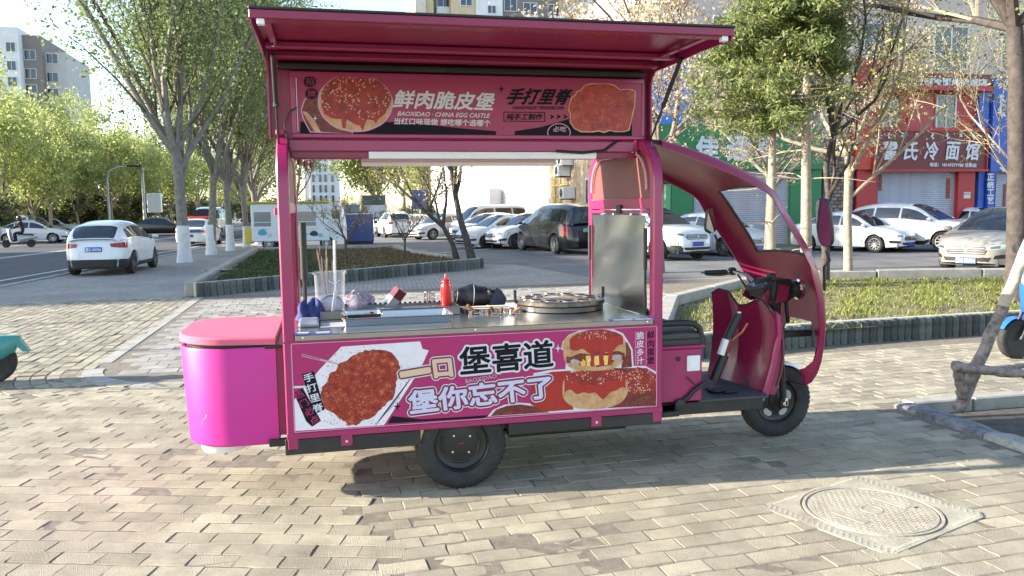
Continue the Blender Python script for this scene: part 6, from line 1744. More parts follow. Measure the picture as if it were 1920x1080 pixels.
p = g2(105, 436, zr); box_truck('box_truck', (p.x, p.y, zr), R(0), 'long white box truck parked beneath the trees across the road', paint('white', (0, 0, 0)), P_WHITE, 6.2, 2.6)
p = g2(710, 437); box_truck('lorry', (p.x, p.y + 6, 0), R(272), 'dark green lorry with a blue-grey cab at the far end of the lot', P_GREEN, P_SILVER, 4.6, 2.9, 1.9)

# white snack truck with yellow roof edge
p0, p1 = g2(484, 470), g2(640, 468)
st = thing('snack_truck', ((p0.x + p1.x) / 2, p0.y + .9, 0), R(-6), 'white snack truck with a yellow roof edge parked behind the cart window', 'truck')
Ls, Hs = 3.95, 2.05
M_snack = mat('snack_truck_white', (.66, .70, .72), .4, var=.06, vscale=1.5, dirt=.15)
b = MB(); b.box(-Ls / 2, Ls / 2 - .55, -.85, .85, .36, Hs, .05); body = b.build('body', M_snack, st)
b = MB(); b.prism_xz([(Ls / 2 - .55, .36), (Ls / 2 + .05, .36), (Ls / 2 + .05, 1.0), (Ls / 2 - .05, 1.75), (Ls / 2 - .2, Hs - .02), (Ls / 2 - .55, Hs - .02)], -.8, .8); b.build('nose', M_snack, st)
b = MB(); b.box(-Ls / 2 - .1, Ls / 2 - .55, -.93, .93, Hs + .005, Hs + .09, .02); b.build('roof_edge', mat('roof_yellow', (.52, .42, .05), .5), st)
for x0, x1 in ((-Ls / 2 + .14, -1.12), (-.08, .82)):
    b = MB(); b.box(x0, x1, -.862, -.85, 1.05, 1.68); w = b.build('serving_window', mat('serving_glass', (.20, .22, .23), .12, spec=.8), st); b = MB(); b.box(x0 - .03, x1 + .03, -.90, -.863, .96, 1.0); b.box(x0 - .03, x1 + .03, -.885, -.863, 1.22, 1.245); b.build('ledge', M_white, w)  # pane grey lightened to imitate reflections in the glass
b = MB(); b.box(Ls / 2 - .45, Ls / 2 - .12, -.812, -.802, 1.35, 1.72); b.build('side_window', M_carglass, st)
b = MB(); b.box(-Ls / 2 - .32, -Ls / 2 - .02, -.7, .2, .3, 1.0, .03); b.build('yellow_bin', mat('bin_yellow', (.60, .44, .05), .5), st)
for k, (x, z, s_, c) in enumerate(((-1.5, .78, .2, (.08, .32, .5)), (-1.2, .66, .14, (.5, .55, .6)), (.25, .66, .2, (.3, .5, .55)), (.72, .70, .18, (.02, .04, .05)), (1.0, .62, .13, (.25, .45, .5)))):
    b = MB(); P = blob(x, z, s_, s_ * .7, 16, .12, 30 + k); b.face(*[(q[0], -.853, q[1]) for q in P]); b.build('painted_motif', mat('motif_%d' % k, c, .5), st)
ty, wl, rm = wheel_meshes(.30, .2, 'alloy')
for x in (-1.25, 1.25):
    for s_ in (-1, 1):
        o = link('wheel', ty, st); o.location = (x, s_ * .74, .30); o.rotation_euler = (0, 0, 0 if s_ < 0 else PI); link('wheel_dish', wl, o); link('rim', rm, o)
    b = MB(); b.lathe([(.36, -.02), (.36, .02)], 20, Matrix.Translation((x, -.852, .30)) @ Matrix.Rotation(R(90), 4, 'X')); 
p = g2(655, 462); kb = thing('blue_kiosk', (p.x + .6, p.y + 3, 0), R(-5), 'small blue booth standing just right of the snack truck', 'booth')
b = MB(); b.box(-.7, .75, -.6, .6, .12, 1.55, .03); b.build('cabin', P_BLUE, kb); b = MB(); b.box(-.75, .1, -.66, .66, 1.56, 2.0, .03); tb = b.build('roof_box', paint('slate_blue', (.10, .18, .24)), kb); b = MB(); b.box(-.76, .76, -.64, .64, 1.5, 1.555); b.build('white_band', M_white, kb); b = MB(); b.box(-.65, .7, -.55, .55, 0, .12); b.build('plinth', M_trim, kb)
# ================================================================ trees
M_bark = mat('bark_grey', (.20, .18, .15), .9, var=.35, vscale=7, bump=.8, bscale=22)
M_barkp = mat('bark_pale', (.30, .25, .185), .85, var=.3, vscale=9, bump=.7, bscale=25)
M_barkd = mat('bark_dark', (.062, .050, .043), .9, var=.4, vscale=8, bump=.9, bscale=22)
M_twig = mat('twig', (.11, .085, .06), .9)
M_twigp = mat('twig_pale', (.34, .27, .18), .9)
M_lime = mat('lime_wash', (.62, .62, .60), .85, var=.12, vscale=8, bump=.3, bscale=30, dirt=.35)
L_street = leaf_mat('leaf_street', (.13, .18, .065), (.30, .35, .15))
L_young = leaf_mat('leaf_young', (.25, .30, .08), (.46, .49, .17))
L_olive = leaf_mat('leaf_olive', (.16, .17, .045), (.36, .34, .12))
L_tan = leaf_mat('seed_tan', (.42, .33, .22), (.66, .55, .40))
L_pine = leaf_mat('needle', (.06, .10, .03), (.32, .36, .12))
L_bud = leaf_mat('bud_rose', (.26, .18, .12), (.40, .36, .16))
L_dark = leaf_mat('leaf_dark', (.09, .105, .045), (.22, .23, .10))

def leaves_mesh(name, anchors, per, spread, size, mats, wood, seed, elong=1.6, droop=0.0):
    """crown: fine twigs plus many small leaf faces scattered round the anchors"""
    r_ = np.random.RandomState(seed); A = np.array(anchors); n = len(A) * per
    P = np.repeat(A, per, 0) + r_.normal(0, spread, (n, 3)) * np.array([1, 1, .9])
    d = r_.normal(0, 1, (n, 3)); d[:, 2] -= droop; d /= np.linalg.norm(d, axis=1, keepdims=True)
    q = r_.normal(0, 1, (n, 3)); s_ = np.cross(d, q); s_ /= np.linalg.norm(s_, axis=1, keepdims=True) + 1e-9
    sz = size * r_.uniform(.6, 1.35, n)[:, None]
    V = np.stack([P - d * sz * elong * .5, P + s_ * sz * .5, P + d * sz * elong * .5, P - s_ * sz * .5], 1).reshape(-1, 3)
    nw = len(wood.v); Vall = [tuple(p) for p in wood.v] + V.tolist()
    F = list(wood.f) + [(nw + 4 * k, nw + 4 * k + 1, nw + 4 * k + 2, nw + 4 * k + 3) for k in range(n)]
    me = bpy.data.meshes.new(name); me.from_pydata(Vall, [], F)
    for m_ in mats: me.materials.append(m_)
    mi = np.zeros(len(F), dtype=np.int32); mi[len(wood.f):] = 1; me.polygons.foreach_set('material_index', mi)
    return me
def grow(rnd, p, d, L, r0, r1, n, wob, trop):
    pts = [p.copy()]; rs = [r0]; d = d.normalized()
    for k in range(n):
        d = (d + Vector((rnd.gauss(0, wob), rnd.gauss(0, wob), rnd.gauss(0, wob * .6))) + Vector((0, 0, trop))).normalized()
        p = p + d * (L / n); pts.append(p.copy()); rs.append(r0 + (r1 - r0) * (k + 1) / n)
    return pts, rs, d
def rot_about(d, ang, az):
    o = d.orthogonal().normalized(); o = Matrix.Rotation(az, 3, d) @ o
    return (d * math.cos(ang) + o * math.sin(ang)).normalized()
def tree_meshes(seed, fork=3.6, H=13, r=.24, limbs=6, spread=(15, 38), sub=5, twigs=6, twigL=1.3, per=7, lsp=.22, lsz=.09, leafm=None, barkm=None, twigm=None, trop=.06, path=None, sub_ang=(20, 45), lower=0, limb_from=.8, twist=.08, droop=0.0):
    rnd = random.Random(seed); W = MB(); T = MB(); anch = []
    if path: pts = [Vector(p) for p in path]; rs = [r * (1 - .45 * i / (len(pts) - 1)) for i in range(len(pts))]; d = (pts[-1] - pts[-2]).normalized()
    else:
        pts, rs, d = grow(rnd, Vector((0, 0, -.05)), Vector((rnd.gauss(0, .03), rnd.gauss(0, .03), 1)), fork, r, r * .78, 6, .02, .05)
    rs[0] *= 1.25
    W.tube(pts, rs, 10)
    starts = []
    for k in range(limbs):
        i = len(pts) - 1 if k < limbs * .6 else max(1, int(len(pts) * rnd.uniform(limb_from, .99)) - 1)
        az = 2 * PI * (k + rnd.uniform(-.3, .3)) / limbs * (1 if limbs > 2 else 1.3)
        a = R(rnd.uniform(*spread)); dd = Vector((math.sin(a) * math.cos(az), math.sin(a) * math.sin(az), math.cos(a)))
        if path: dd = (dd + d * .5).normalized()
        starts.append((pts[i], dd))
    top = H - fork
    for p, dd in starts:
        L = top * rnd.uniform(.65, 1.0) / max(.5, dd.z * .55 + .45); r0 = r * rnd.uniform(.42, .62)
        lp, lr, ld = grow(rnd, p, dd, L, r0, r0 * .16, 8, twist, trop); W.tube(lp, lr, 6, False)
        for s_ in range(sub):
            i = rnd.randint(1, 7); a = rot_about((lp[min(8, i + 1)] - lp[i]).normalized(), R(rnd.uniform(*sub_ang)), rnd.uniform(0, 2 * PI))
            sl = L * rnd.uniform(.25, .5) * (1.1 - i / 14); sp_, sr, sd = grow(rnd, lp[i], a, sl, max(.008, lr[i] * .5), .005, 5, .10, trop * 1.2); T.tube(sp_, sr, 4, False)
            for t_ in range(twigs):
                j = rnd.randint(1, 5); a = rot_about((sp_[j] - sp_[j - 1]).normalized(), R(rnd.uniform(15, 60)), rnd.uniform(0, 2 * PI))
                tp, tr, td = grow(rnd, sp_[j], a, twigL * rnd.uniform(.5, 1.2), .007, .002, 4, .10, trop); T.tube(tp, tr, 3, False)
                for q in range(1, 5): anch.append(tuple(tp[q]))
                if rnd.random() < .6: anch.append(tuple(tp[3].lerp(tp[4], .5)))
            for q in range(2, 6): anch.append(tuple(sp_[q]))
    trunk = W.mesh('trunk', barkm or M_bark, 60)
    crown = leaves_mesh('crown', anch, per, lsp, lsz, [twigm or M_twig, leafm or L_street], T, seed + 5, droop=droop)
    return trunk, crown
def paint_band(r, h=1.2):
    b = MB(); b.lathe([(r * 1.42, 0), (r * 1.20, .25), (r * 1.08, .7), (r * 1.05, h), (r * .95, h + .01)], 16); return b.mesh('painted_base', M_lime, 60)
def place_tree(name, meshes, loc, rz, s_, label, group=None, band=None, cat='tree', sz=1.0):
    t = thing(name, loc, rz, label, cat, group); t.scale = (s_, s_, s_ * sz)
    link('trunk', meshes[0], t); link('crown', meshes[1], t)
    if band: link('painted_base', band, t)
    return t
TA = [tree_meshes(14, fork=3.7, H=15.5, r=.195, limbs=9, spread=(9, 47), sub=9, twigs=8, twigL=1.6, per=10, lsp=.28, lsz=.078, sub_ang=(15, 40), trop=.05),
      tree_meshes(23, fork=3.2, H=13, r=.165, limbs=7, spread=(12, 42), sub=8, twigs=8, twigL=1.5, per=9, lsp=.27, lsz=.084, sub_ang=(15, 42), trop=.05)]
bandA, bandB = paint_band(.195, 1.25), paint_band(.165, 1.2)
row = [(-4.74, 29.4, 0, 2.6, 1.0, 'tall street tree with a whitewashed base nearest the parked white hatchback'), (-4.5, 34.2, 1, .9, 1.0, 'second whitewashed street tree along the kerb'), (-4.1, 37.3, 1, 2.4, .95, 'third whitewashed street tree along the kerb'),
       (-3.75, 41.0, 0, 3.5, .8, 'fourth whitewashed street tree along the kerb'), (-3.45, 44.2, 1, 4.4, .95, 'fifth whitewashed street tree along the kerb'), (-3.7, 47.5, 1, 5.3, .75, 'sixth whitewashed street tree, beside the yellow bin of the snack truck')]
for x, y, k, rz, s_, lb in row: place_tree('street_tree', TA[k], (x, y, 0), rz, s_, lb, 'whitewashed street trees', bandA if k == 0 else bandB)
# young yellow-green trees across the road and at the far end of the lot
TB = [tree_meshes(31, fork=2.4, H=8.5, r=.13, limbs=7, spread=(12, 45), sub=6, twigs=6, twigL=1.2, per=5, lsp=.26, lsz=.12, leafm=L_young, barkm=M_barkp, trop=.07),
      tree_meshes(37, fork=2.0, H=7.5, r=.12, limbs=7, spread=(15, 55), sub=6, twigs=6, twigL=1.2, per=5, lsp=.28, lsz=.125, leafm=L_young, barkm=M_barkp, trop=.05)]
rnd = random.Random(3)
ords = ['first', 'second', 'third', 'fourth', 'fifth', 'sixth', 'seventh', 'eighth', 'ninth', 'tenth', 'eleventh', 'twelfth', 'thirteenth', 'fourteenth', 'fifteenth', 'sixteenth']
k = 0
for y in (57, 61, 65.5, 70, 75, 81, 88, 96, 106, 118):
    x = KX(y) - LANE - 1.0 + rnd.uniform(-.6, .6); place_tree('young_tree', TB[k % 2], (x, y, -.12), rnd.uniform(0, 6), rnd.uniform(1.0, 1.25), 'yellow-green tree across the road, %s in the front row from the left' % ords[k], 'trees across the road', None); k += 1
for j, y in enumerate((66, 73, 80, 88, 98, 110, 124)):
    x = KX(y) - LANE - 9 + rnd.uniform(-2, 2); place_tree('young_tree', TB[j % 2], (x, y, -.12), rnd.uniform(0, 6), rnd.uniform(1.25, 1.6), 'taller pale green tree across the road, %s in the rear row from the left' % ords[j], 'trees across the road')
lot = [(-5.5, 66, 1.0), (-2.5, 74, 1.25), (-.2, 84, .36), (2.2, 80, .34), (4.6, 76, 1.35), (6.6, 70, 1.4), (8.6, 66, 1.15), (5.6, 90, 1.35), (1.0, 100, .4), (9.4, 84, 1.4)]
for j, (x, y, s_) in enumerate(lot): place_tree('young_tree', TB[(j + 1) % 2], (x, y, 0), rnd.uniform(0, 6), s_, 'pale green tree at the far end of the parking lot, %s from the left' % ords[j], 'trees behind the lot')
# dense dark shrubs closing the view at the far ends
b_sh = tree_meshes(41, fork=.3, H=3.2, r=.07, limbs=9, spread=(20, 75), sub=6, twigs=5, twigL=.7, per=9, lsp=.2, lsz=.14, leafm=L_dark, trop=.03)
sh = [(-3.6, 60, .9), (-1.4, 61, .7), (.8, 62, .62), (2.8, 63, .6), (8.0, 62, .7)] + [(KX(y) - LANE - 4 - (i % 2) * 2, y, 1.0 + .2 * (i % 3)) for i, y in enumerate((60, 70, 82, 96, 112, 130))]
for j, (x, y, s_) in enumerate(sh):
    place_tree('shrub', b_sh, (x, y, -.05), rnd.uniform(0, 6), s_, ('dark green shrub behind the snack truck, %s from the left' % ords[j]) if j < 5 else ('dark shrub under the trees across the road, %s from the left' % ords[j - 5]), 'dark shrubs', None, 'shrub')
# leaning trees in the bed behind the cart
lean1 = tree_meshes(51, fork=2.4, H=6.2, r=.13, limbs=6, spread=(20, 60), sub=5, twigs=4, twigL=.8, per=2, lsp=.12, lsz=.06, leafm=L_bud, barkm=M_barkd, trop=.03, path=[(0, 0, -.05), (-.18, 0, .7), (-.38, .05, 1.4), (-.5, .1, 2.1), (-.62, .1, 2.9)], limb_from=.55, twist=.14)
lean2 = tree_meshes(53, fork=1.6, H=5.0, r=.095, limbs=6, spread=(15, 60), sub=5, twigs=4, twigL=.8, per=2, lsp=.12, lsz=.06, leafm=L_bud, barkm=M_barkd, trop=.03, path=[(0, 0, -.05), (-.16, 0, .6), (-.45, 0, 1.15), (-.9, .05, 1.55)], limb_from=.6, twist=.14)
place_tree('leaning_tree', lean1, (4.5, 25.0, .0), 0, 1.0, 'taller dark leaning tree with bare reddish twigs behind the cart window', 'leaning trees')
place_tree('leaning_tree', lean2, (4.05, 25.2, .0), 0, 1.0, 'shorter dark leaning tree forking low, just left of the taller leaning one', 'leaning trees')
sap = tree_meshes(57, fork=.7, H=1.9, r=.035, limbs=5, spread=(25, 55), sub=4, twigs=4, twigL=.35, per=1, lsp=.05, lsz=.03, leafm=L_bud, barkm=M_barkd, twist=.16)
place_tree('sapling', sap, (2.31, 24.6, .18), 0, 1.0, 'small bare sapling in the middle of the bed behind the cart', 'saplings')
place_tree('sapling', sap, (.55, 22.8, .18), 2, 1.15, 'bushy bare sapling in the bed behind the clear tub', 'saplings')

# conifers on the right
def conifer(seed, H, bare, r, rad, dens=1.0, lop=0.0):
    rnd = random.Random(seed); W = MB(); T = MB(); an = []
    pts, rs, d = grow(rnd, Vector((0, 0, -.05)), Vector((0, 0, 1)), H, r, .02, 12, .012, .05); W.tube(pts, rs, 9)
    z = bare
    while z < H - .2:
        q = (z - bare) / (H - bare); Lb = rad * (1 - q) ** .75 * (.75 + .5 * rnd.random()) + .15
        for k in range(rnd.randint(4, 6)):
            az = rnd.uniform(0, 2 * PI); i = min(11, int(z / H * 12)); base = pts[i].lerp(pts[i + 1], z / H * 12 - i)
            dd = Vector((math.cos(az), math.sin(az), rnd.uniform(-.05, .35)))
            bp, brr, bd = grow(rnd, base, dd, Lb * (1 - lop * max(0, math.cos(az + .23))), .018, .004, 6, .07, -.015); T.tube(bp, brr, 4, False)
            for j in range(1, 7):
                for s_ in range(int(3 * dens) + 1):
                    tip = bp[j] + Vector((rnd.gauss(0, .16), rnd.gauss(0, .16), rnd.uniform(-.22, .08)))
                    T.tube([bp[j], tip], [.004, .002], 3, False)
                    for t_ in (.4, .7, 1.0): an.append(tuple(bp[j].lerp(tip, t_)))
        z += rnd.uniform(.16, .28)
    for k in range(14):     # dead lower branches
        zz = rnd.uniform(1.2, bare); az = rnd.uniform(0, 2 * PI); i = min(11, int(zz / H * 12)); base = pts[i]
        bp, brr, bd = grow(rnd, base, Vector((math.cos(az), math.sin(az), .2)), rnd.uniform(.3, 1.3), .014, .003, 5, .15, -.02); T.tube(bp, brr, 4, False)
    return W.mesh('trunk', M_barkp, 60), leaves_mesh('crown', an, 8, .065, .030, [M_twigp, L_pine], T, seed, elong=3.6)
c1 = conifer(61, 8.2, 4.1, .11, 1.0, 1.0, .6)
place_tree('conifer', c1, (8.43, 12.94, .15), 0, 1.0, 'tall conifer with a bare pale trunk right of the cart windscreen', 'conifers')
c2 = conifer(67, 7.6, 3.1, .095, 1.15, 1.0, .3)
place_tree('conifer', c2, (7.95, 13.3, .15), 1.0, 1.0, 'shorter conifer with a slim pale trunk just left of the taller one', 'conifers')
# slim young elm in front of the white sedan, bare crooked tree, big tree at the right edge
e1 = tree_meshes(71, fork=2.6, H=7.2, r=.092, limbs=7, spread=(30, 78), sub=8, twigs=7, twigL=.9, per=4, lsp=.11, lsz=.036, leafm=L_olive, barkm=M_barkp, twigm=M_twigp, trop=.0, twist=.13)
place_tree('elm_tree', e1, (10.29, 14.32, .1), .4, 1.0, 'slim elm with yellow-green buds standing before the white sedan', 'elms')
e2 = tree_meshes(73, fork=2.2, H=6.4, r=.085, limbs=6, spread=(20, 70), sub=6, twigs=5, twigL=.8, per=2, lsp=.10, lsz=.04, leafm=L_olive, barkm=M_barkd, trop=.02, path=[(0, 0, -.05), (.03, 0, .7), (-.10, 0, 1.2), (.06, 0, 1.75), (-.02, 0, 2.3), (.12, 0, 2.9)], twist=.18)
place_tree('elm_tree', e2, (9.35, 13.75, .1), 0, 1.0, 'crooked dark bare tree between the conifer and the slim elm', 'elms')
e3 = tree_meshes(79, fork=4.2, H=9.0, r=.15, limbs=7, spread=(25, 80), sub=8, twigs=7, twigL=1.0, per=4, lsp=.12, lsz=.04, leafm=L_olive, barkm=M_barkd, twigm=M_twigp, trop=-.01, twist=.12)
p = on_z(1906, 566, .2)
place_tree('elm_tree', e3, (p.x, p.y, .1), 1.3, 1.0, 'thick rough-barked tree at the right edge beside the beige sedan', 'elms')
place_tree('elm_tree', e1, (21.6, 21.4, 0), 4.0, 1.15, 'budding elm whose twigs hang over the blue shop, behind the thick tree', 'elms')
# trees with tan seed clusters behind the cart's right post
s1 = tree_meshes(83, fork=3.2, H=9.5, r=.12, limbs=8, spread=(15, 60), sub=8, twigs=7, twigL=.9, per=7, lsp=.10, lsz=.055, leafm=L_tan, barkm=M_bark, trop=.02, twist=.11)
place_tree('seeding_elm', s1, (8.35, 19.3, 0), .5, 1.0, 'elm covered in tan seed clusters rising behind the cart right post', 'seeding elms')
place_tree('seeding_elm', s1, (13.2, 22.4, 0), 2.6, .8, 'elm with tan seed clusters behind the conifers in front of the green shop', 'seeding elms')
# tree of the kerbed pit, off to the right, with its support poles
e4 = tree_meshes(89, fork=3.0, H=7, r=.11, limbs=5, spread=(20, 50), sub=4, twigs=4, twigL=.8, per=3, lsp=.1, lsz=.05, leafm=L_olive, barkm=M_bark, trop=.03)
place_tree('pit_tree', e4, (6.25, 4.75, -.06), 0, 1.0, 'young tree in the kerbed pit held by wooden poles at the right edge', None)
sup = thing('tree_support', (5.03, 5.45, -.09), 0, 'rough wooden pole frame propping the young tree in the kerbed pit', 'tree support')
M_pole = mat('pole_bark', (.21, .175, .15), .9, var=.55, vscale=18, bump=1.0, bscale=35)
M_polec = mat('pole_peeled', (.46, .38, .28), .85, var=.25, vscale=14, bump=.6, bscale=30)
rnd = random.Random(8)
def pole(pts, r0, r1, m, nm):
    P = [Vector(p) for p in pts]; Q = []; n = 14
    for k in range(n + 1):
        f = k / n * (len(P) - 1); i = min(len(P) - 2, int(f)); Q.append(P[i].lerp(P[i + 1], f - i) + Vector((rnd.gauss(0, .004), rnd.gauss(0, .004), rnd.gauss(0, .003))))
    b = MB(); b.tube(Q, [(r0 + (r1 - r0) * k / n) * rnd.uniform(.94, 1.07) for k in range(n + 1)], 10); return b.build(nm, m, sup, 60, True)
pA, pM, pB = on_y(1797, 771, 5.45), on_y(1880, 573, 5.33), on_y(1928, 460, 5.26)
pole([pA, pM], .052, .046, M_pole, 'leaning_pole')
pole([pM, pB, pB + (pB - pM) * 2.2], .046, .040, M_polec, 'pole_upper')
pole([on_y(1789, 686, 5.30), on_y(1855, 695, 5.22), on_y(1935, 704, 5.12)], .040, .034, M_pole, 'cross_pole')
pole([on_y(1796, 690, 5.36), on_y(1806, 748, 5.42)], .040, .042, M_pole, 'short_post')
pole([on_y(1800, 698, 5.5), on_y(1870, 692, 5.62), on_y(1930, 683, 5.75)], .028, .026, M_pole, 'rear_cross_pole')
# ================================================================ buildings
M_win = mat('window_glass', (.03, .038, .05), .08, spec=.9)
M_wframe = mat('window_frame_white', (.62, .62, .62), .5)
def wallmat(name, c, v=.08): return mat('render_' + name, c, .85, var=v, vscale=.7, bump=.2, bscale=15, dirt=.15)
def bwin(parent, x0, x1, z0, z1, y, ny=-1, frame=.07, m=None, axis='x'):
    """window with frame and pane standing a little proud of / recessed in a wall at depth y"""
    def bx(a0, a1, d0, d1, c0, c1):
        b = MB()
        if axis == 'x': b.box(a0, a1, y + ny * d0, y + ny * d1, c0, c1)
        else: b.box(y + ny * d0, y + ny * d1, a0, a1, c0, c1)
        return b
    b = bx(x0, x1, .0, .03, z0, z1); w = b.build('window', m or M_win, parent, None, True)
    b = MB()
    mid = (x0 + x1) / 2
    for (a0, a1, c0, c1) in ((x0 - frame, x0, z0 - frame, z1 + frame), (x1, x1 + frame, z0 - frame, z1 + frame), (x0, x1, z0 - frame, z0), (x0, x1, z1, z1 + frame), (mid - frame * .4, mid + frame * .4, z0, z1)):
        if axis == 'x': b.box(a0, a1, y, y + ny * .07, c0, c1)
        else: b.box(y, y + ny * .07, a0, a1, c0, c1)
    b.build('frame', M_wframe, w, None, True)
    return w
def slab(parent, name, px0, px1, ytop, Y, m, depth=8.0, z0=0.0, ztop=None):
    a, c = on_y(px0, 200, Y), on_y(px1, 200, Y); zt = ztop if ztop is not None else on_y((px0 + px1) / 2, ytop, Y).z
    b = MB(); b.box(a.x, c.x, Y, Y + depth, z0, zt); o = b.build(name, m, parent, None, True); return a.x, c.x, zt
# --- apartment block far left
Yb = 128
o = on_y(40, 300, Yb); ap = thing('apartment_block', (o.x, Yb, 0), 0, 'white and grey-brown apartment block rising behind the trees at the far left', 'building')
x0, x1, zt = slab(ap, 'white_wall', -30, 43, 50, Yb, wallmat('white', (.66, .66, .66)), 12)
x2, x3, zt2 = slab(ap, 'brown_wall', 43.3, 84, 66, Yb + 1.5, wallmat('taupe', (.22, .19, .17)), 12)
x4, x5, zt3 = slab(ap, 'dark_wall', -120, -30.5, 80, Yb + 1, wallmat('dark_taupe', (.16, .13, .12)), 12)
x6, x7, zt4 = slab(ap, 'end_wall', 84.3, 130, 98, Yb + 3, wallmat('pale', (.46, .44, .42)), 12)
for k, py in enumerate((88, 123, 153, 183, 214)):
    p = on_y(20 + k * 1.8, py, Yb); bwin(ap, p.x - .55, p.x + .55, p.z - .6, p.z + .6, Yb - .01)
    p = on_y(56 + k * 1.5, py + 15, Yb + 1.5); bwin(ap, p.x - .7, p.x + .7, p.z - .65, p.z + .65, Yb + 1.49)
    p = on_y(98 + k, py + 22, Yb + 3); bwin(ap, p.x - .7, p.x + .7, p.z - .65, p.z + .65, Yb + 2.99)
# --- far tower with dark window strips
Yt = 240
o = on_y(605, 300, Yt); tw = thing('tower_block', (o.x, Yt, 0), 0, 'tall white tower with dark vertical window strips far behind the snack truck', 'building')
xa, xb, ztw = slab(tw, 'wall', 578, 632, 235, Yt, wallmat('tower_white', (.62, .62, .64)), 14)
slab(tw, 'side_wing', 566, 577.7, 250, Yt + 1, wallmat('tower_grey', (.5, .49, .48)), 12)
for px in (586, 599, 609, 622):
    a, c = on_y(px - 2, 300, Yt), on_y(px + 2, 300, Yt)
    zz = 4.0
    while zz < ztw - 3:
        b = MB(); b.box(a.x, c.x, Yt - .3, Yt - .01, zz, zz + 2.1); b.build('window', M_win, tw, None, True); zz += 3.0
# --- tall building showing over the cart hatch
Yu = 78
o = on_y(950, 300, Yu); tb = thing('residential_tower', (o.x, Yu, 0), 0, 'cream and taupe residential tower showing above the cart hatch', 'building')
ZT_ = on_y(950, -160, Yu).z
M_cream = wallmat('cream', (.56, .45, .28)); M_tau = wallmat('warm_taupe', (.22, .19, .16)); M_wh = wallmat('bright_white', (.68, .68, .68))
for nm, p0, p1, dY, m_ in (('cream_wall', 783, 803, 0, wallmat('ivory', (.62, .55, .45))), ('cream_wall', 803.3, 817, .3, M_cream), ('recess_wall', 817.3, 849, 1.6, M_tau), ('cream_wall', 849.3, 896, .2, M_cream), ('white_wall', 896.3, 945, 0, M_wh), ('taupe_wall', 945.3, 1052, .8, M_tau), ('cream_wall', 1052.3, 1096, .1, M_cream), ('white_wall', 1096.3, 1142, .4, M_wh), ('white_wall', 1142.3, 1215, .9, wallmat('pale_grey', (.55, .55, .56)))):
    slab(tb, nm, p0, p1, 0, Yu + dY, m_, 10, 0, ZT_)
for px, py, w, h, dY in ((831, 2, 22, 20, 1.6), (874, 0, 20, 20, .2), (922, 18, 14, 13, 0), (957, 8, 22, 24, .8), (994, 18, 24, 22, .8), (1038, 20, 20, 20, .8), (957, -60, 22, 24, .8), (994, -50, 24, 22, .8), (922, -50, 14, 13, 0), (831, 75, 22, 20, 1.6), (922, 85, 14, 13, 0), (994, 88, 24, 22, .8)):
    a, c = on_y(px - w / 2, py + h / 2, Yu + dY), on_y(px + w / 2, py - h / 2, Yu + dY); bwin(tb, a.x, c.x, a.z, c.z, Yu + dY - .01)
for px, py, w, h, dY in ((830, 24, 24, 18, 1.6), (994, 37, 25, 13, .8), (1038, 37, 20, 10, .8)):
    a, c = on_y(px - w / 2, py + h / 2, Yu + dY), on_y(px + w / 2, py - h / 2, Yu + dY); b = MB(); b.box(a.x, c.x, Yu + dY - .5, Yu + dY - .05, a.z, c.z); b.build('balcony_panel', M_wh, tb, None, True)
p = on_y(1050, 40, Yu); b = MB(); b.bar((p.x - 1.5, Yu - .6, p.z - .8), (p.x + 1.2, Yu - .6, p.z + 1.2), .5, .5); b.build('stair_parapet', M_wh, tb, None, True)
# --- white hall at the lot and its brown neighbour (long faces to the left, in the sun)
wb = thing('white_hall', (10.5, 54, 0), 0, 'plain bright white hall wall behind the parked cars', 'building')
M_hall = wallmat('hall_white', (.74, .74, .72), .05)
A, B = Vector((13.0, 46.2, 0)), Vector((8.0, 62.0, 0)); d = (B - A).normalized(); nn = Vector((d.y, -d.x, 0))
if nn.x > 0: nn = -nn
def hall_quad(s0, s1, z0, z1, off, th, nm, m_, parent=None):
    b = MB(); a, c = A + d * s0, A + d * s1
    P = [a + nn * off, c + nn * off, c + nn * (off - th), a + nn * (off - th)]
    b.prism([(p.x, p.y) for p in P], lambda x, y: (x, y, z0), lambda x, y: (x, y, z1)); return b.build(nm, m_, parent or wb, None, True)
LH = (B - A).length
hall_quad(0, LH, 0, 8.5, 0, 6.0, 'wall', M_hall)
for k in range(1, 5): hall_quad(LH * k / 5 - .02, LH * k / 5 + .02, .3, 8.4, .012, .012, 'panel_joint', wallmat('joint_grey', (.45, .45, .45)))
hall_quad(0, LH, 0, .45, .06, .055, 'plinth', wallmat('plinth_grey', (.3, .3, .3)))
b = MB(); a, c = A + d * 5.6 + nn * 1.0, A + d * 8.0 + nn * 1.0
P = [(0, 0), (1, 0), (1, 3.0)]
b.prism(P, lambda u, z: tuple((c + (a - c) * u) + Vector((0, 0, z))), lambda u, z: tuple((c + (a - c) * u) - nn * .95 + Vector((0, 0, z)))); b.build('ramp_wall', wallmat('ramp_grey', (.4, .4, .42)), wb, None, True)
hall_quad(2.2, 3.0, 0, 1.9, .05, .045, 'side_door', wallmat('door_beige', (.46, .42, .36)))
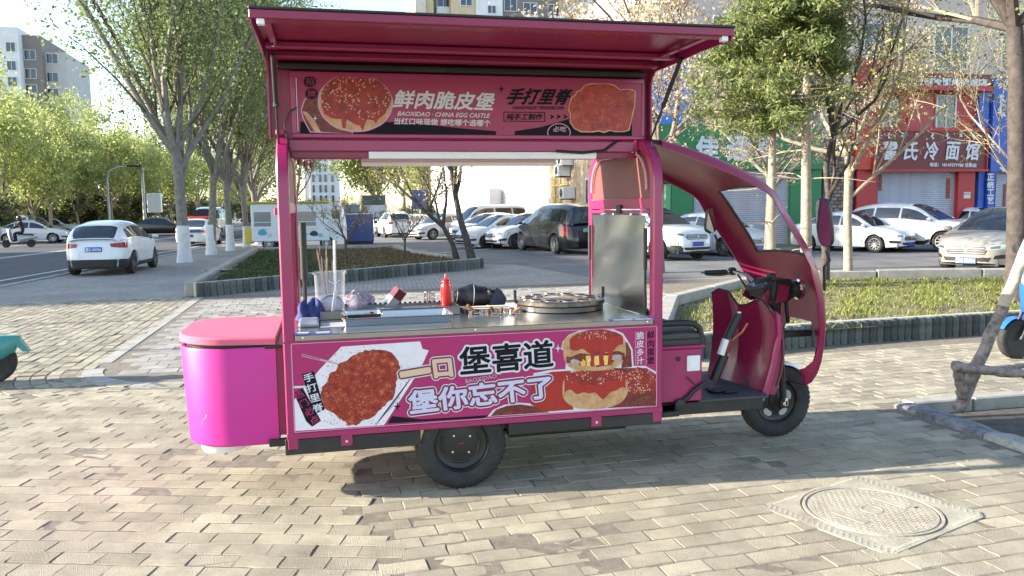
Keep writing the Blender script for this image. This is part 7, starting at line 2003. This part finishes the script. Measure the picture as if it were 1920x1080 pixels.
# --- shop block
YS_ = 30.0
SX = 13.0
bb = thing('shop_block', (SX + 14, YS_, 0), 0, 'long two-storey shop block with pale upper wall behind the trees on the right', 'building')
M_brown = mat('tan_stone', (.40, .29, .18), .85, col2=(.58, .46, .32), vscale=2.2, bump=.5, bscale=18)
b = MB(); b.box(SX, SX + 34, YS_ + .02, YS_ + 14, 0, 11.5); b.build('main_wall', wallmat('pink_grey', (.50, .43, .39)), bb, None, True)
b = MB(); b.box(SX - .12, SX - .005, YS_ + .02, YS_ + 16, 0, 9.5); b.build('side_wall', M_brown, bb, None, True)
b = MB(); b.box(SX - .2, SX + 34, YS_ - .25, YS_ + .015, 11.2, 11.6); b.build('cornice', wallmat('cornice', (.55, .5, .46)), bb, None, True)
for k in range(9):
    x = SX + 2.2 + 3.4 * k
    for z in (7.4,): bwin(bb, x, x + 1.6, z, z + 1.7, YS_ + .015)
# gas pipes and air conditioners on the side wall
M_gas = mat('gas_yellow', (.62, .46, .05), .5)
gp = thing('gas_pipe', (SX - .2, 45.4, 0), 0, 'yellow gas pipes running up the tan stone wall above the black minivan', 'pipe')
def ysw(px): # depth on the side wall for a pixel column
    return on_x(px, 350, SX - .15).y
y1_, y2_ = ysw(1042), ysw(1052)
for y in (y1_, y2_):
    b = MB(); b.tube([(SX - .2, y, .3), (SX - .2, y, 8)], .045, 8); b.build('riser', M_gas, gp, 50, True)
for py in (302, 348, 366):
    z = on_x(1048, py, SX - .2).z; b = MB(); b.tube([(SX - .25, y1_ + .4, z), (SX - .25, y2_ - 1.6, z)], .035, 8); b.build('branch_pipe', M_gas, gp, 50, True)
for px, py, lb in ((1058, 300, 'upper'), (1053, 320, 'middle'), (1062, 362, 'lower')):
    p = on_x(px, py, SX - .5); ac = thing('air_conditioner', (SX - .5, p.y, p.z - .3), 0, '%s white air conditioner box on the tan stone wall' % lb, 'air conditioner', 'air conditioners on the tan wall')
    b = MB(); b.box(-.3, .36, -.42, .42, 0, .62, .02); cs = b.build('casing', M_white, ac); b = MB(); b.lathe([(.05, 0), (.23, 0), (.23, .012), (.05, .012)], 18, Matrix.Translation((-.302, 0, .31)) @ Matrix.Rotation(R(-90), 4, 'Y')); b.build('fan_guard', M_trim, cs); b = MB(); b.box(-.2, .38, -.40, -.35, -.05, 0); b.box(-.2, .38, .35, .40, -.05, 0); b.build('bracket', M_trim, ac)
yw0, yw1 = ysw(1109), ysw(1099)
bwin(bb, min(yw0, yw1), max(yw0, yw1), on_x(1104, 386, SX).z, on_x(1104, 338, SX).z, SX - .12, -1, .1, None, 'y')

def q(px, py, Y=YS_): return on_y(px, py, Y)
def front_box(parent, name, px0, px1, py0, py1, d0, d1, m_, bev=0.0):
    """box on the shop front spanning photo pixels, from d0 to d1 metres in front of the wall"""
    a, c = q(px0, py1, YS_ - d1), q(px1, py0, YS_ - d1); b = MB(); b.box(a.x, c.x, YS_ - d1, YS_ - d0, max(0.0, a.z), c.z, bev); return b.build(name, m_, parent, None, True)
def sq(px, py, d): return q(px, py, YS_ - d)
def sletters(parent, s, bl, br, tl, d, m_, **kw):
    return lettering('sign_letters', s, sq(*bl, d), sq(*br, d), sq(*tl, d), m_, parent, N=(0, -1, 0), **kw)
M_shut = mat('shutter_slat', (.50, .50, .56), .45, .3, var=.12, vscale=2, dirt=.25)
def shutter(parent, px0, px1, py0, d, zb=0.02, pitch=.085):
    a, c = q(px0, py0, YS_ - d), q(px1, py0, YS_ - d); z = c.z
    me = None; n = 0
    while z - pitch > zb and n < 60:
        if me is None:
            b = MB(); b.add([(0, 0, 0), (c.x - a.x, 0, 0), (c.x - a.x, -.022, -pitch * .45), (0, -.022, -pitch * .45), (0, -.004, -pitch * .98), (c.x - a.x, -.004, -pitch * .98), (0, .03, 0), (c.x - a.x, .03, 0), (0, .03, -pitch), (c.x - a.x, .03, -pitch)], [(0, 1, 2, 3), (3, 2, 5, 4), (6, 7, 1, 0), (4, 5, 9, 8)]); me = b.mesh('shutter_slat', M_shut)
        o = link('shutter_slat', me, parent, True); o.location = (a.x, YS_ - d, z); z -= pitch; n += 1
def script_marks(parent, cells, d, m_, seed):
    """vertical Mongolian-style strokes: stem with teeth and a tail"""
    r_ = random.Random(seed)
    for (px, py, w, h) in cells:
        b = MB()
        P = lambda u, v: sq(px + u * w, py + v * h, d)
        def stroke(u0, v0, u1, v1, t):
            a, c = P(u0, v0), P(u1, v1); dv = (c - a).normalized(); nrm = Vector((-dv.z, 0, dv.x)) * t
            b.face(*[p_ + Vector((0, -.02 - .0004 * len(b.f), 0)) for p_ in (a + nrm, c + nrm, c - nrm, a - nrm)])
        t = abs(P(1, 0).x - P(0, 0).x) * .14
        stroke(.5, 0, .5, 1, t); stroke(.5, .02, .85, .02 + .10, t)
        for k in range(r_.randint(2, 4)): v = .2 + .2 * k; stroke(.5, v, r_.choice((.12, .9)), v + .10, t * .9)
        stroke(.5, 1, 1.0, .9, t)
        b.build('script_mark', m_, parent, None, True)
# green shop
gsh = thing('green_shop', (q(1390, 400).x, YS_, 0), 0, 'green shop front with large white characters partly behind the cart cab', 'shop')
M_greens = mat('sign_green', (.02, .19, .065), .5, var=.08); M_blues = mat('sign_blue', (.025, .09, .42), .45, var=.08); M_blues2 = mat('sign_sky_blue', (.05, .20, .62), .45, var=.12)
front_box(gsh, 'sign_fascia', 1212, 1545, 236, 318, .02, .42, M_greens)
front_box(gsh, 'wall_panel', 1248, 1258, 318, 470, .02, .20, mat('pale_green', (.12, .36, .18), .5)); front_box(gsh, 'wall_panel', 1258.4, 1300, 318, 470, .02, .22, M_greens)
front_box(gsh, 'wall_panel', 1480, 1541, 318, 470, .02, .22, M_greens)
front_box(gsh, 'door_leaf', 1242, 1255, 325, 345, .225, .30, M_trim)
shutter(gsh, 1301, 1479, 318, .06)
for s_, x, w in (('佳', 1306, 40), ('通', 1364, 42), ('医', 1420, 36)):
    sletters(gsh, s_, (x, 300), (x + w, 301), (x, 256), .43, mat('letter_grey_white', (.62, .64, .68), .5), off=.02, grow=.045, steps=10)
front_box(gsh, 'upper_panel', 1200, 1316, 118, 234, .02, .20, M_blues2); front_box(gsh, 'upper_panel', 1322, 1420, 150, 234, .02, .18, mat('panel_pinkish', (.45, .32, .30), .6)); front_box(gsh, 'upper_panel', 1500, 1538, 95, 234, .02, .18, M_blues)
# stone pier of separate bricks
pier = thing('stone_pier', (q(1572, 400).x, YS_ - .3, 0), 0, 'pier of rough brownish stone blocks between the green and the red shop', 'wall')
front_box(pier, 'mortar', 1541.5, 1603, 262, 470, .02, .20, mat('mortar', (.18, .155, .14), .9))
a, c = q(1542.5, 470, YS_ - .25), q(1602, 264, YS_ - .25)
M_brick = mat('stone_block', (.20, .16, .14), .9, var=.3, vscale=6, bump=.8, bscale=25, island=.3)
me = MB().box(-.14, .14, -.05, .03, -.065, .065, .018).mesh('stone_block', M_brick); r_ = 0; z = .1
while z < c.z - .05:
    x = a.x + .15 + (r_ % 2) * .14
    while x < c.x - .1: o = link('stone_block', me, pier, True); o.location = (x, YS_ - .235 - rnd.uniform(0, .02), z); o.rotation_euler = (0, rnd.gauss(0, .01), rnd.gauss(0, .04)); x += .30
    z += .15; r_ += 1
# red noodle shop
rsh = thing('red_shop', (q(1735, 400).x, YS_, 0), 0, 'red noodle shop front with a dark red sign board and roller shutter', 'shop')
M_reds = mat('sign_red', (.42, .022, .028), .5, var=.08, dirt=.1); M_redd = mat('sign_dark_red', (.15, .013, .018), .5, var=.1); M_redo = mat('panel_orange_red', (.48, .05, .025), .5, var=.08)
front_box(rsh, 'side_return', 1604, 1640, 240, 318, .02, .45, M_redo)
front_box(rsh, 'left_pier', 1603.4, 1646, 319, 470, .02, .30, M_reds)
front_box(rsh, 'right_pier', 1792, 1829, 321, 470, .02, .28, M_reds); front_box(rsh, 'right_pier', 1829.4, 1847, 321, 470, .02, .2, M_blues)
front_box(rsh, 'upper_wall', 1684, 1832, 160, 242, .02, .14, M_reds); front_box(rsh, 'upper_panel', 1702, 1752, 166, 240, .145, .20, mat('panel_rose', (.42, .05, .06), .5, var=.06))
front_box(rsh, 'upper_left_wall', 1604, 1684, 110, 238, .02, .12, wallmat('upper_red', (.34, .05, .05)))
for px0, px1, py0 in ((1656, 1680, 190), (1755, 1790, 182)):
    a, c = q(px0, 242, YS_ - .15), q(px1, py0, YS_ - .15); bwin(rsh, a.x, c.x, a.z, c.z, YS_ - .145)
front_box(rsh, 'canopy_sign', 1686, 1858, 140, 162, .02, .75, M_redd); front_box(rsh, 'canopy_lip', 1684, 1862, 162, 167, .02, .8, M_reds)
sletters(rsh, '红三鲜冷面烤肉饭店', (1697, 159), (1850, 161), (1697, 146), .76, M_pwhite, off=.02, grow=.02, steps=8)
front_box(rsh, 'sign_board', 1640, 1853, 243, 320, .02, .50, M_redd)
for (a0, a1, b0, b1) in ((1638, 1855, 240, 245), (1638, 1855, 317, 322), (1638, 1643, 245, 317), (1850, 1855, 245, 317)): front_box(rsh, 'sign_border', a0, a1, b0, b1, .2, .56, M_reds)
for s_, x in (('霍', 1655), ('氏', 1694), ('冷', 1732), ('面', 1773), ('馆', 1810)):
    sletters(rsh, s_, (x, 299), (x + 25, 300), (x + 2, 266), .51, M_pwhite, off=.02, grow=.022, steps=10, shear=.1)
sletters(rsh, '电话：18147577780 沈铁店', (1743, 312), (1830, 313.5), (1743, 305), .51, M_pwhite, off=.02, grow=.008, steps=6)
script_marks(rsh, [(1662, 249, 7, 10), (1688, 249, 7, 8), (1715, 250, 7, 5), (1744, 250, 7, 10), (1772, 251, 7, 9), (1797, 251, 7, 5), (1821, 251, 7, 10)], .51, M_pwhite, 4)
shutter(rsh, 1646.5, 1791.5, 321, .06)
for px0, px1, py0, py1 in ((1648, 1654, 328, 358), (1774, 1782, 334, 372)):
    front_box(rsh, 'paper_couplet', px0, px1, py0, py1, .09, .10, mat('couplet_orange', (.42, .10, .04), .7, col2=(.12, .03, .02), vscale=9))
front_box(rsh, 'notice_plate', 1807, 1820, 360, 372, .285, .30, mat('notice_white', (.62, .60, .55), .6)); sletters(rsh, '禁止停车', (1808, 365), (1819, 365), (1808, 362), .302, M_ink, off=.004)
# blue craft shop
bsh = thing('blue_shop', (q(1900, 400).x, YS_, 0), 0, 'blue shop front with white vertical script at the right edge', 'shop')
front_box(bsh, 'sign_fascia', 1857, 1990, 150, 322, .02, .40, M_blues); front_box(bsh, 'upper_panel', 1834, 1856.5, 160, 239, .02, .3, M_blues)
script_marks(bsh, [(1868, 178, 16, 40), (1889, 185, 24, 50), (1902, 245, 20, 14), (1872, 311, 14, 9)], .41, mat('letter_grey_white', (0, 0, 0)), 9)
front_box(bsh, 'name_post', 1848, 1867, 323, 470, .02, .34, M_blues)
for k, ch in enumerate('正统工艺 非'):
    if ch != ' ': sletters(bsh, ch, (1851, 338 + k * 14.5 - (0 if k < 4 else 6)), (1863, 338 + k * 14.5 - (0 if k < 4 else 6)), (1851, 326 + k * 14.5 - (0 if k < 4 else 6)), .35, M_pwhite, off=.01, grow=.014, steps=8)
shutter(bsh, 1868, 1985, 326, .06)
front_box(bsh, 'paper_couplet', 1879, 1887, 345, 420, .09, .10, mat('couplet_orange', (0, 0, 0)))
# unseen apartment house added at the left to shade the street
lb = thing('shading_house', (-52, 36, 0), 0, 'grey apartment house added out of view at the left to shade the street', 'building')
b = MB(); b.box(-60, -45, 22.6, 47, -.14, 20); b.build('wall', wallmat('house_grey', (.4, .38, .36)), lb, None, True)
for z in range(6):
    for y in range(6): bwin(lb, 24.6 + 3.8 * y, 26.2 + 3.8 * y, 1.5 + 3.1 * z, 3.2 + 3.1 * z, -45, 1, .07, None, 'y')

# ================================================================ street furniture
M_galv = mat('pole_grey', (.50, .52, .54), .45, .3)
def street_pole(name, px, py_top, Y, label, arm_px=None, box=False):
    p = on_y(px, py_top, Y); t = thing(name, (p.x, Y, -.12), 0, label, 'pole')
    H = p.z + .12; b = MB(); b.tube([(0, 0, 0), (0, 0, H)], [.16, .11], 10); b.build('post', M_galv, t, 50)
    if arm_px:
        e = on_y(arm_px, py_top + 2, Y).x - p.x; b = MB(); b.tube([(0, 0, H - .1), (e, 0, H - .05)], .08, 8); b.build('arm', M_galv, t, 50)
        b = MB(); b.box(e - .1, e + 1.1, -.3, .3, H + .05, H + .5, .06); b.build('camera_housing', M_trim, t); b = MB(); b.lathe([(.28, -.1), (.33, 0), (.28, .1)], 16, Matrix.Translation((e + 2.2, 0, H - .1)) @ Matrix.Rotation(R(90), 4, 'X')); b.build('ring_lamp', M_trim, t)
    if box:
        b = MB(); b.box(.3, 1.45, -.3, .3, H - 4.2, H - 2.5, .04); b.build('cabinet', M_white, t)
    return t
street_pole('camera_pole', 266, 309, 77, 'white traffic camera pole with a long arm across the road', 205, True)
lp = on_y(199, 310, 70); t = thing('street_lamp', (lp.x, 70, -.12), 0, 'thin curved street lamp left of the traffic camera pole', 'street lamp')
b = MB(); H = lp.z; b.tube([(0, 0, 0), (0, 0, H - 1), (.2, 0, H - .3), (.9, 0, H), (1.8, 0, H + .05)], [.10, .08, .07, .06, .05], 8); b.build('post', M_galv, t, 60); b = MB(); b.box(1.5, 2.6, -.15, .15, H, H + .14, .04); b.build('lamp_head', M_trim, t)
# poles left of the view whose thin shadows cross the paving
for k, (x, y, hh, lab) in enumerate(((-8.6, 14.35, 4.2, 'slim grey sign pole on the kerb left of the cart'), (-8.9, 11.5, 3.6, 'second slim grey sign pole on the kerb left of the cart'))):
    t = thing('sign_pole', (x, y, -.05), 0, lab, 'pole'); b = MB(); b.tube([(0, 0, 0), (0, 0, hh)], .035, 8); b.build('post', M_galv, t, 50); b = MB(); b.box(-.02, .02, -.3, .3, hh - .6, hh, .005); b.build('plate', P_BLUE, t)
# blue direction sign in the lot
p = on_y(788, 378, 52); t = thing('lot_sign', (p.x, 52, 0), 0, 'small blue sign on a post beside the white hall', 'sign'); b = MB(); b.tube([(0, 0, 0), (0, 0, p.z)], .05, 8); b.build('post', M_galv, t); b = MB(); b.box(-.55, .45, -.08, -.03, p.z - .5, p.z + .75, .01); b.build('panel', P_BLUE, t)

# ================================================================ scooters and the rider
def scooter(name, loc, heading, label, col, cat='scooter', rack=True, low=False):
    t = thing(name, loc, heading, label, cat)
    ty, wl, rm = wheel_meshes(.215, .09, 'five')
    for x in (.62, -.60):
        o = link('wheel', ty, t); o.location = (x, 0, .215); link('wheel_dish', wl, o); link('rim', rm, o)
    b = MB(); rows = []
    prof_ = ((-.86, .44, .47, .02), (-.80, .30, .475, .07), (-.6, .20, .48, .11), (-.35, .16, .48, .12), (-.12, .15, .46, .12), (-.02, .15, .30, .12), (.2, .16, .26, .12), (.32, .2, .36, .11)) if low else ((-.86, .50, .60, .05), (-.78, .44, .66, .10), (-.6, .42, .70, .14), (-.35, .34, .70, .16), (-.12, .28, .64, .15), (-.02, .26, .40, .15), (.2, .25, .33, .14), (.32, .26, .42, .13))
    for x, z0, z1, w in prof_:
        rows.append([(x, -w * .5, z0), (x, -w, z0 + (z1 - z0) * .3), (x, -w * .95, z0 + (z1 - z0) * .75), (x, -w * .5, z1), (x, w * .5, z1), (x, w * .95, z0 + (z1 - z0) * .75), (x, w, z0 + (z1 - z0) * .3), (x, w * .5, z0)])
    b.grid(rows, closed=True); b.face(*rows[0]); b.face(*rows[-1][::-1]); b.build('body', col, t, 45)
    b = MB(); rows = []
    for z, x, w in ((.28, .36, .16), (.45, .40, .19), (.7, .44, .20), (.9, .47, .15), (1.0, .47, .08)): rows.append([(x - .05, -w, z), (x + .04, -w * .7, z), (x + .08, 0, z), (x + .04, w * .7, z), (x - .05, w, z)])
    b.grid(rows); b.grid([[(p[0] - .03, p[1], p[2]) for p in r_][::-1] for r_ in rows]); b.build('front_shield', col, t, 50)
    b = MB(); rows = []
    for x, z, w in (((-.62, .70, .07), (-.54, .74, .11), (-.36, .75, .12), (-.16, .74, .08), (-.08, .71, .04)) if low else ((-.74, .71, .09), (-.6, .76, .13), (-.3, .76, .14), (-.05, .74, .12), (.02, .70, .07))): rows.append([(x, -w, z - .06), (x, -w * .8, z), (x, 0, z + .012), (x, w * .8, z), (x, w, z - .06)])
    b.grid(rows); b.build('seat', mat('seat_vinyl', (0, 0, 0)), t, 50)
    b = MB(); b.tube([(.47, 0, .3), (.44, 0, .98)], .025, 8); b.tube([(.38, -.32, 1.02), (.44, -.15, 1.0), (.44, .15, 1.0), (.38, .32, 1.02)], .014, 8); b.tube([(.62, -.07, .215), (.49, -.07, .5)], .02, 6); b.tube([(.62, .07, .215), (.49, .07, .5)], .02, 6); b.tube([(-.6, -.1, .215), (-.3, -.1, .3)], .025, 6); b.tube([(-.6, .1, .215), (-.3, .1, .3)], .025, 6); b.build('frame', M_black, t, 50)
    for x, a0, a1 in ((.62, 30, 150), (-.60, 20, 140)):
        b = MB(); b.grid([[(x + .245 * math.cos(R(a0 + (a1 - a0) * k / 8)), y, .215 + .245 * math.sin(R(a0 + (a1 - a0) * k / 8))) for y in (-.055, 0, .055)] for k in range(9)]); b.build('mudguard', col, t, 50)
    b = MB(); b.lathe([(0, .03), (.06, .02), (.075, -.03)], 16, Matrix.Translation((.52, 0, .86)) @ Matrix.Rotation(R(90), 4, 'Y')); b.build('headlight', M_lamp, t, 50)
    for s_ in (-1, 1):
        b = MB(); b.tube([(.42, s_ * .2, 1.01), (.40, s_ * .27, 1.15)], .007, 6); b.lathe([(0, -.01), (.055, -.006), (.055, .006), (0, .01)], 14, Matrix.Translation((.40, s_ * .29, 1.18)) @ Matrix.Rotation(R(90), 4, 'Y')); b.build('mirror', M_black, t, 50)
    if low:
        b = MB(); b.tube([(-.38, 0, .45), (-.36, 0, .72)], .02, 8); b.build('seat_post', M_black, t)
        for s_ in (-1, 1): b = MB(); b.prism_xz([(-.62, .24), (-.30, .22), (-.22, .42), (-.58, .44)], s_ * .125 - .004, s_ * .125 + .004); b.build('side_panel', mat('panel_grey', (.16, .18, .18), .5), t)
        b = MB(); b.prism_xz([(-.84, .47), (-.94, .30), (-.88, .31), (-.78, .42)], -.05, .05); b.build('rear_flap', col, t)
    else: b = MB(); b.box(-.93, -.86, -.07, .07, .52, .58, .01); b.build('tail_light', M_tail, t)
    if rack: b = MB(); b.tube([(-.62, -.12, .74), (-.92, -.1, .76), (-.92, .1, .76), (-.62, .12, .74)], .012, 6); b.build('grab_rail', M_black, t, 50)
    return t
p = on_z(26, 718)
scooter('electric_scooter', (p.x - .80, p.y + .02, 0), R(180 + 6), 'teal electric scooter cut off by the left edge of the photo', mat('scooter_teal', (.05, .26, .23), .35, coat=.3), rack=False, low=True)
p = on_z(1915, 672)
scooter('electric_scooter', (p.x + .56, p.y, 0), R(178), 'blue electric scooter at the right edge behind the wooden poles', mat('scooter_blue', (.02, .12, .55), .3, coat=.4))
p = on_z(36, 464, -.12)
scooter('motor_scooter', (p.x, p.y, -.12), R(185), 'light motor scooter ridden along the far side of the road', P_SILVER, 'scooter')
rider = thing('person', (p.x, p.y, -.12), R(185), 'person in black clothes and helmet riding the motor scooter', 'person')
def skin_body(name, joints, edges, m_, parent):
    me = bpy.data.meshes.new(name); me.from_pydata([j[0] for j in joints], edges, []); o = bpy.data.objects.new(name, me); COL.objects.link(o)
    md = o.modifiers.new('skin', 'SKIN'); md.use_smooth_shade = True
    for i, j in enumerate(joints): me.skin_vertices[0].data[i].radius = (j[1], j[1])
    me.skin_vertices[0].data[0].use_root = True
    o.modifiers.new('sub', 'SUBSURF').levels = 1
    dg = bpy.context.evaluated_depsgraph_get(); me2 = bpy.data.meshes.new_from_object(o.evaluated_get(dg)); bpy.data.objects.remove(o); me2.materials.clear(); me2.materials.append(m_)
    return link(name, me2, parent)
J = [((-.28, 0, .86), .15), ((-.24, 0, 1.08), .15), ((-.18, 0, 1.34), .17), ((-.15, 0, 1.46), .07), ((-.12, 0, 1.60), .10), ((-.10, 0, 1.70), .09),
     ((-.17, .19, 1.40), .065), ((.02, .27, 1.18), .05), ((.30, .28, 1.06), .04), ((-.17, -.19, 1.40), .065), ((.02, -.27, 1.18), .05), ((.30, -.28, 1.06), .04),
     ((-.18, .11, .84), .10), ((.18, .15, .80), .075), ((.14, .14, .42), .055), ((.26, .14, .36), .045), ((-.18, -.11, .84), .10), ((.18, -.15, .80), .075), ((.14, -.14, .42), .055), ((.26, -.14, .36), .045)]
E_ = [(0, 1), (1, 2), (2, 3), (3, 4), (4, 5), (2, 6), (6, 7), (7, 8), (2, 9), (9, 10), (10, 11), (0, 12), (12, 13), (13, 14), (14, 15), (0, 16), (16, 17), (17, 18), (18, 19)]
skin_body('body', J, E_, mat('clothes_black', (.02, .02, .024), .8), rider)
b = MB(); b.lathe([(.0, .14), (.08, .12), (.13, .05), (.14, -.04), (.12, -.09)], 16, Matrix.Translation((-.11, 0, 1.66))); b.build('helmet', P_BLACK, rider, 50)
b = MB(); b.lathe([(.06, -.07), (.085, 0), (.07, .05)], 12, Matrix.Translation((-.05, 0, 1.62))); b.build('face', mat('skin', (.45, .28, .20), .6), rider, 50)
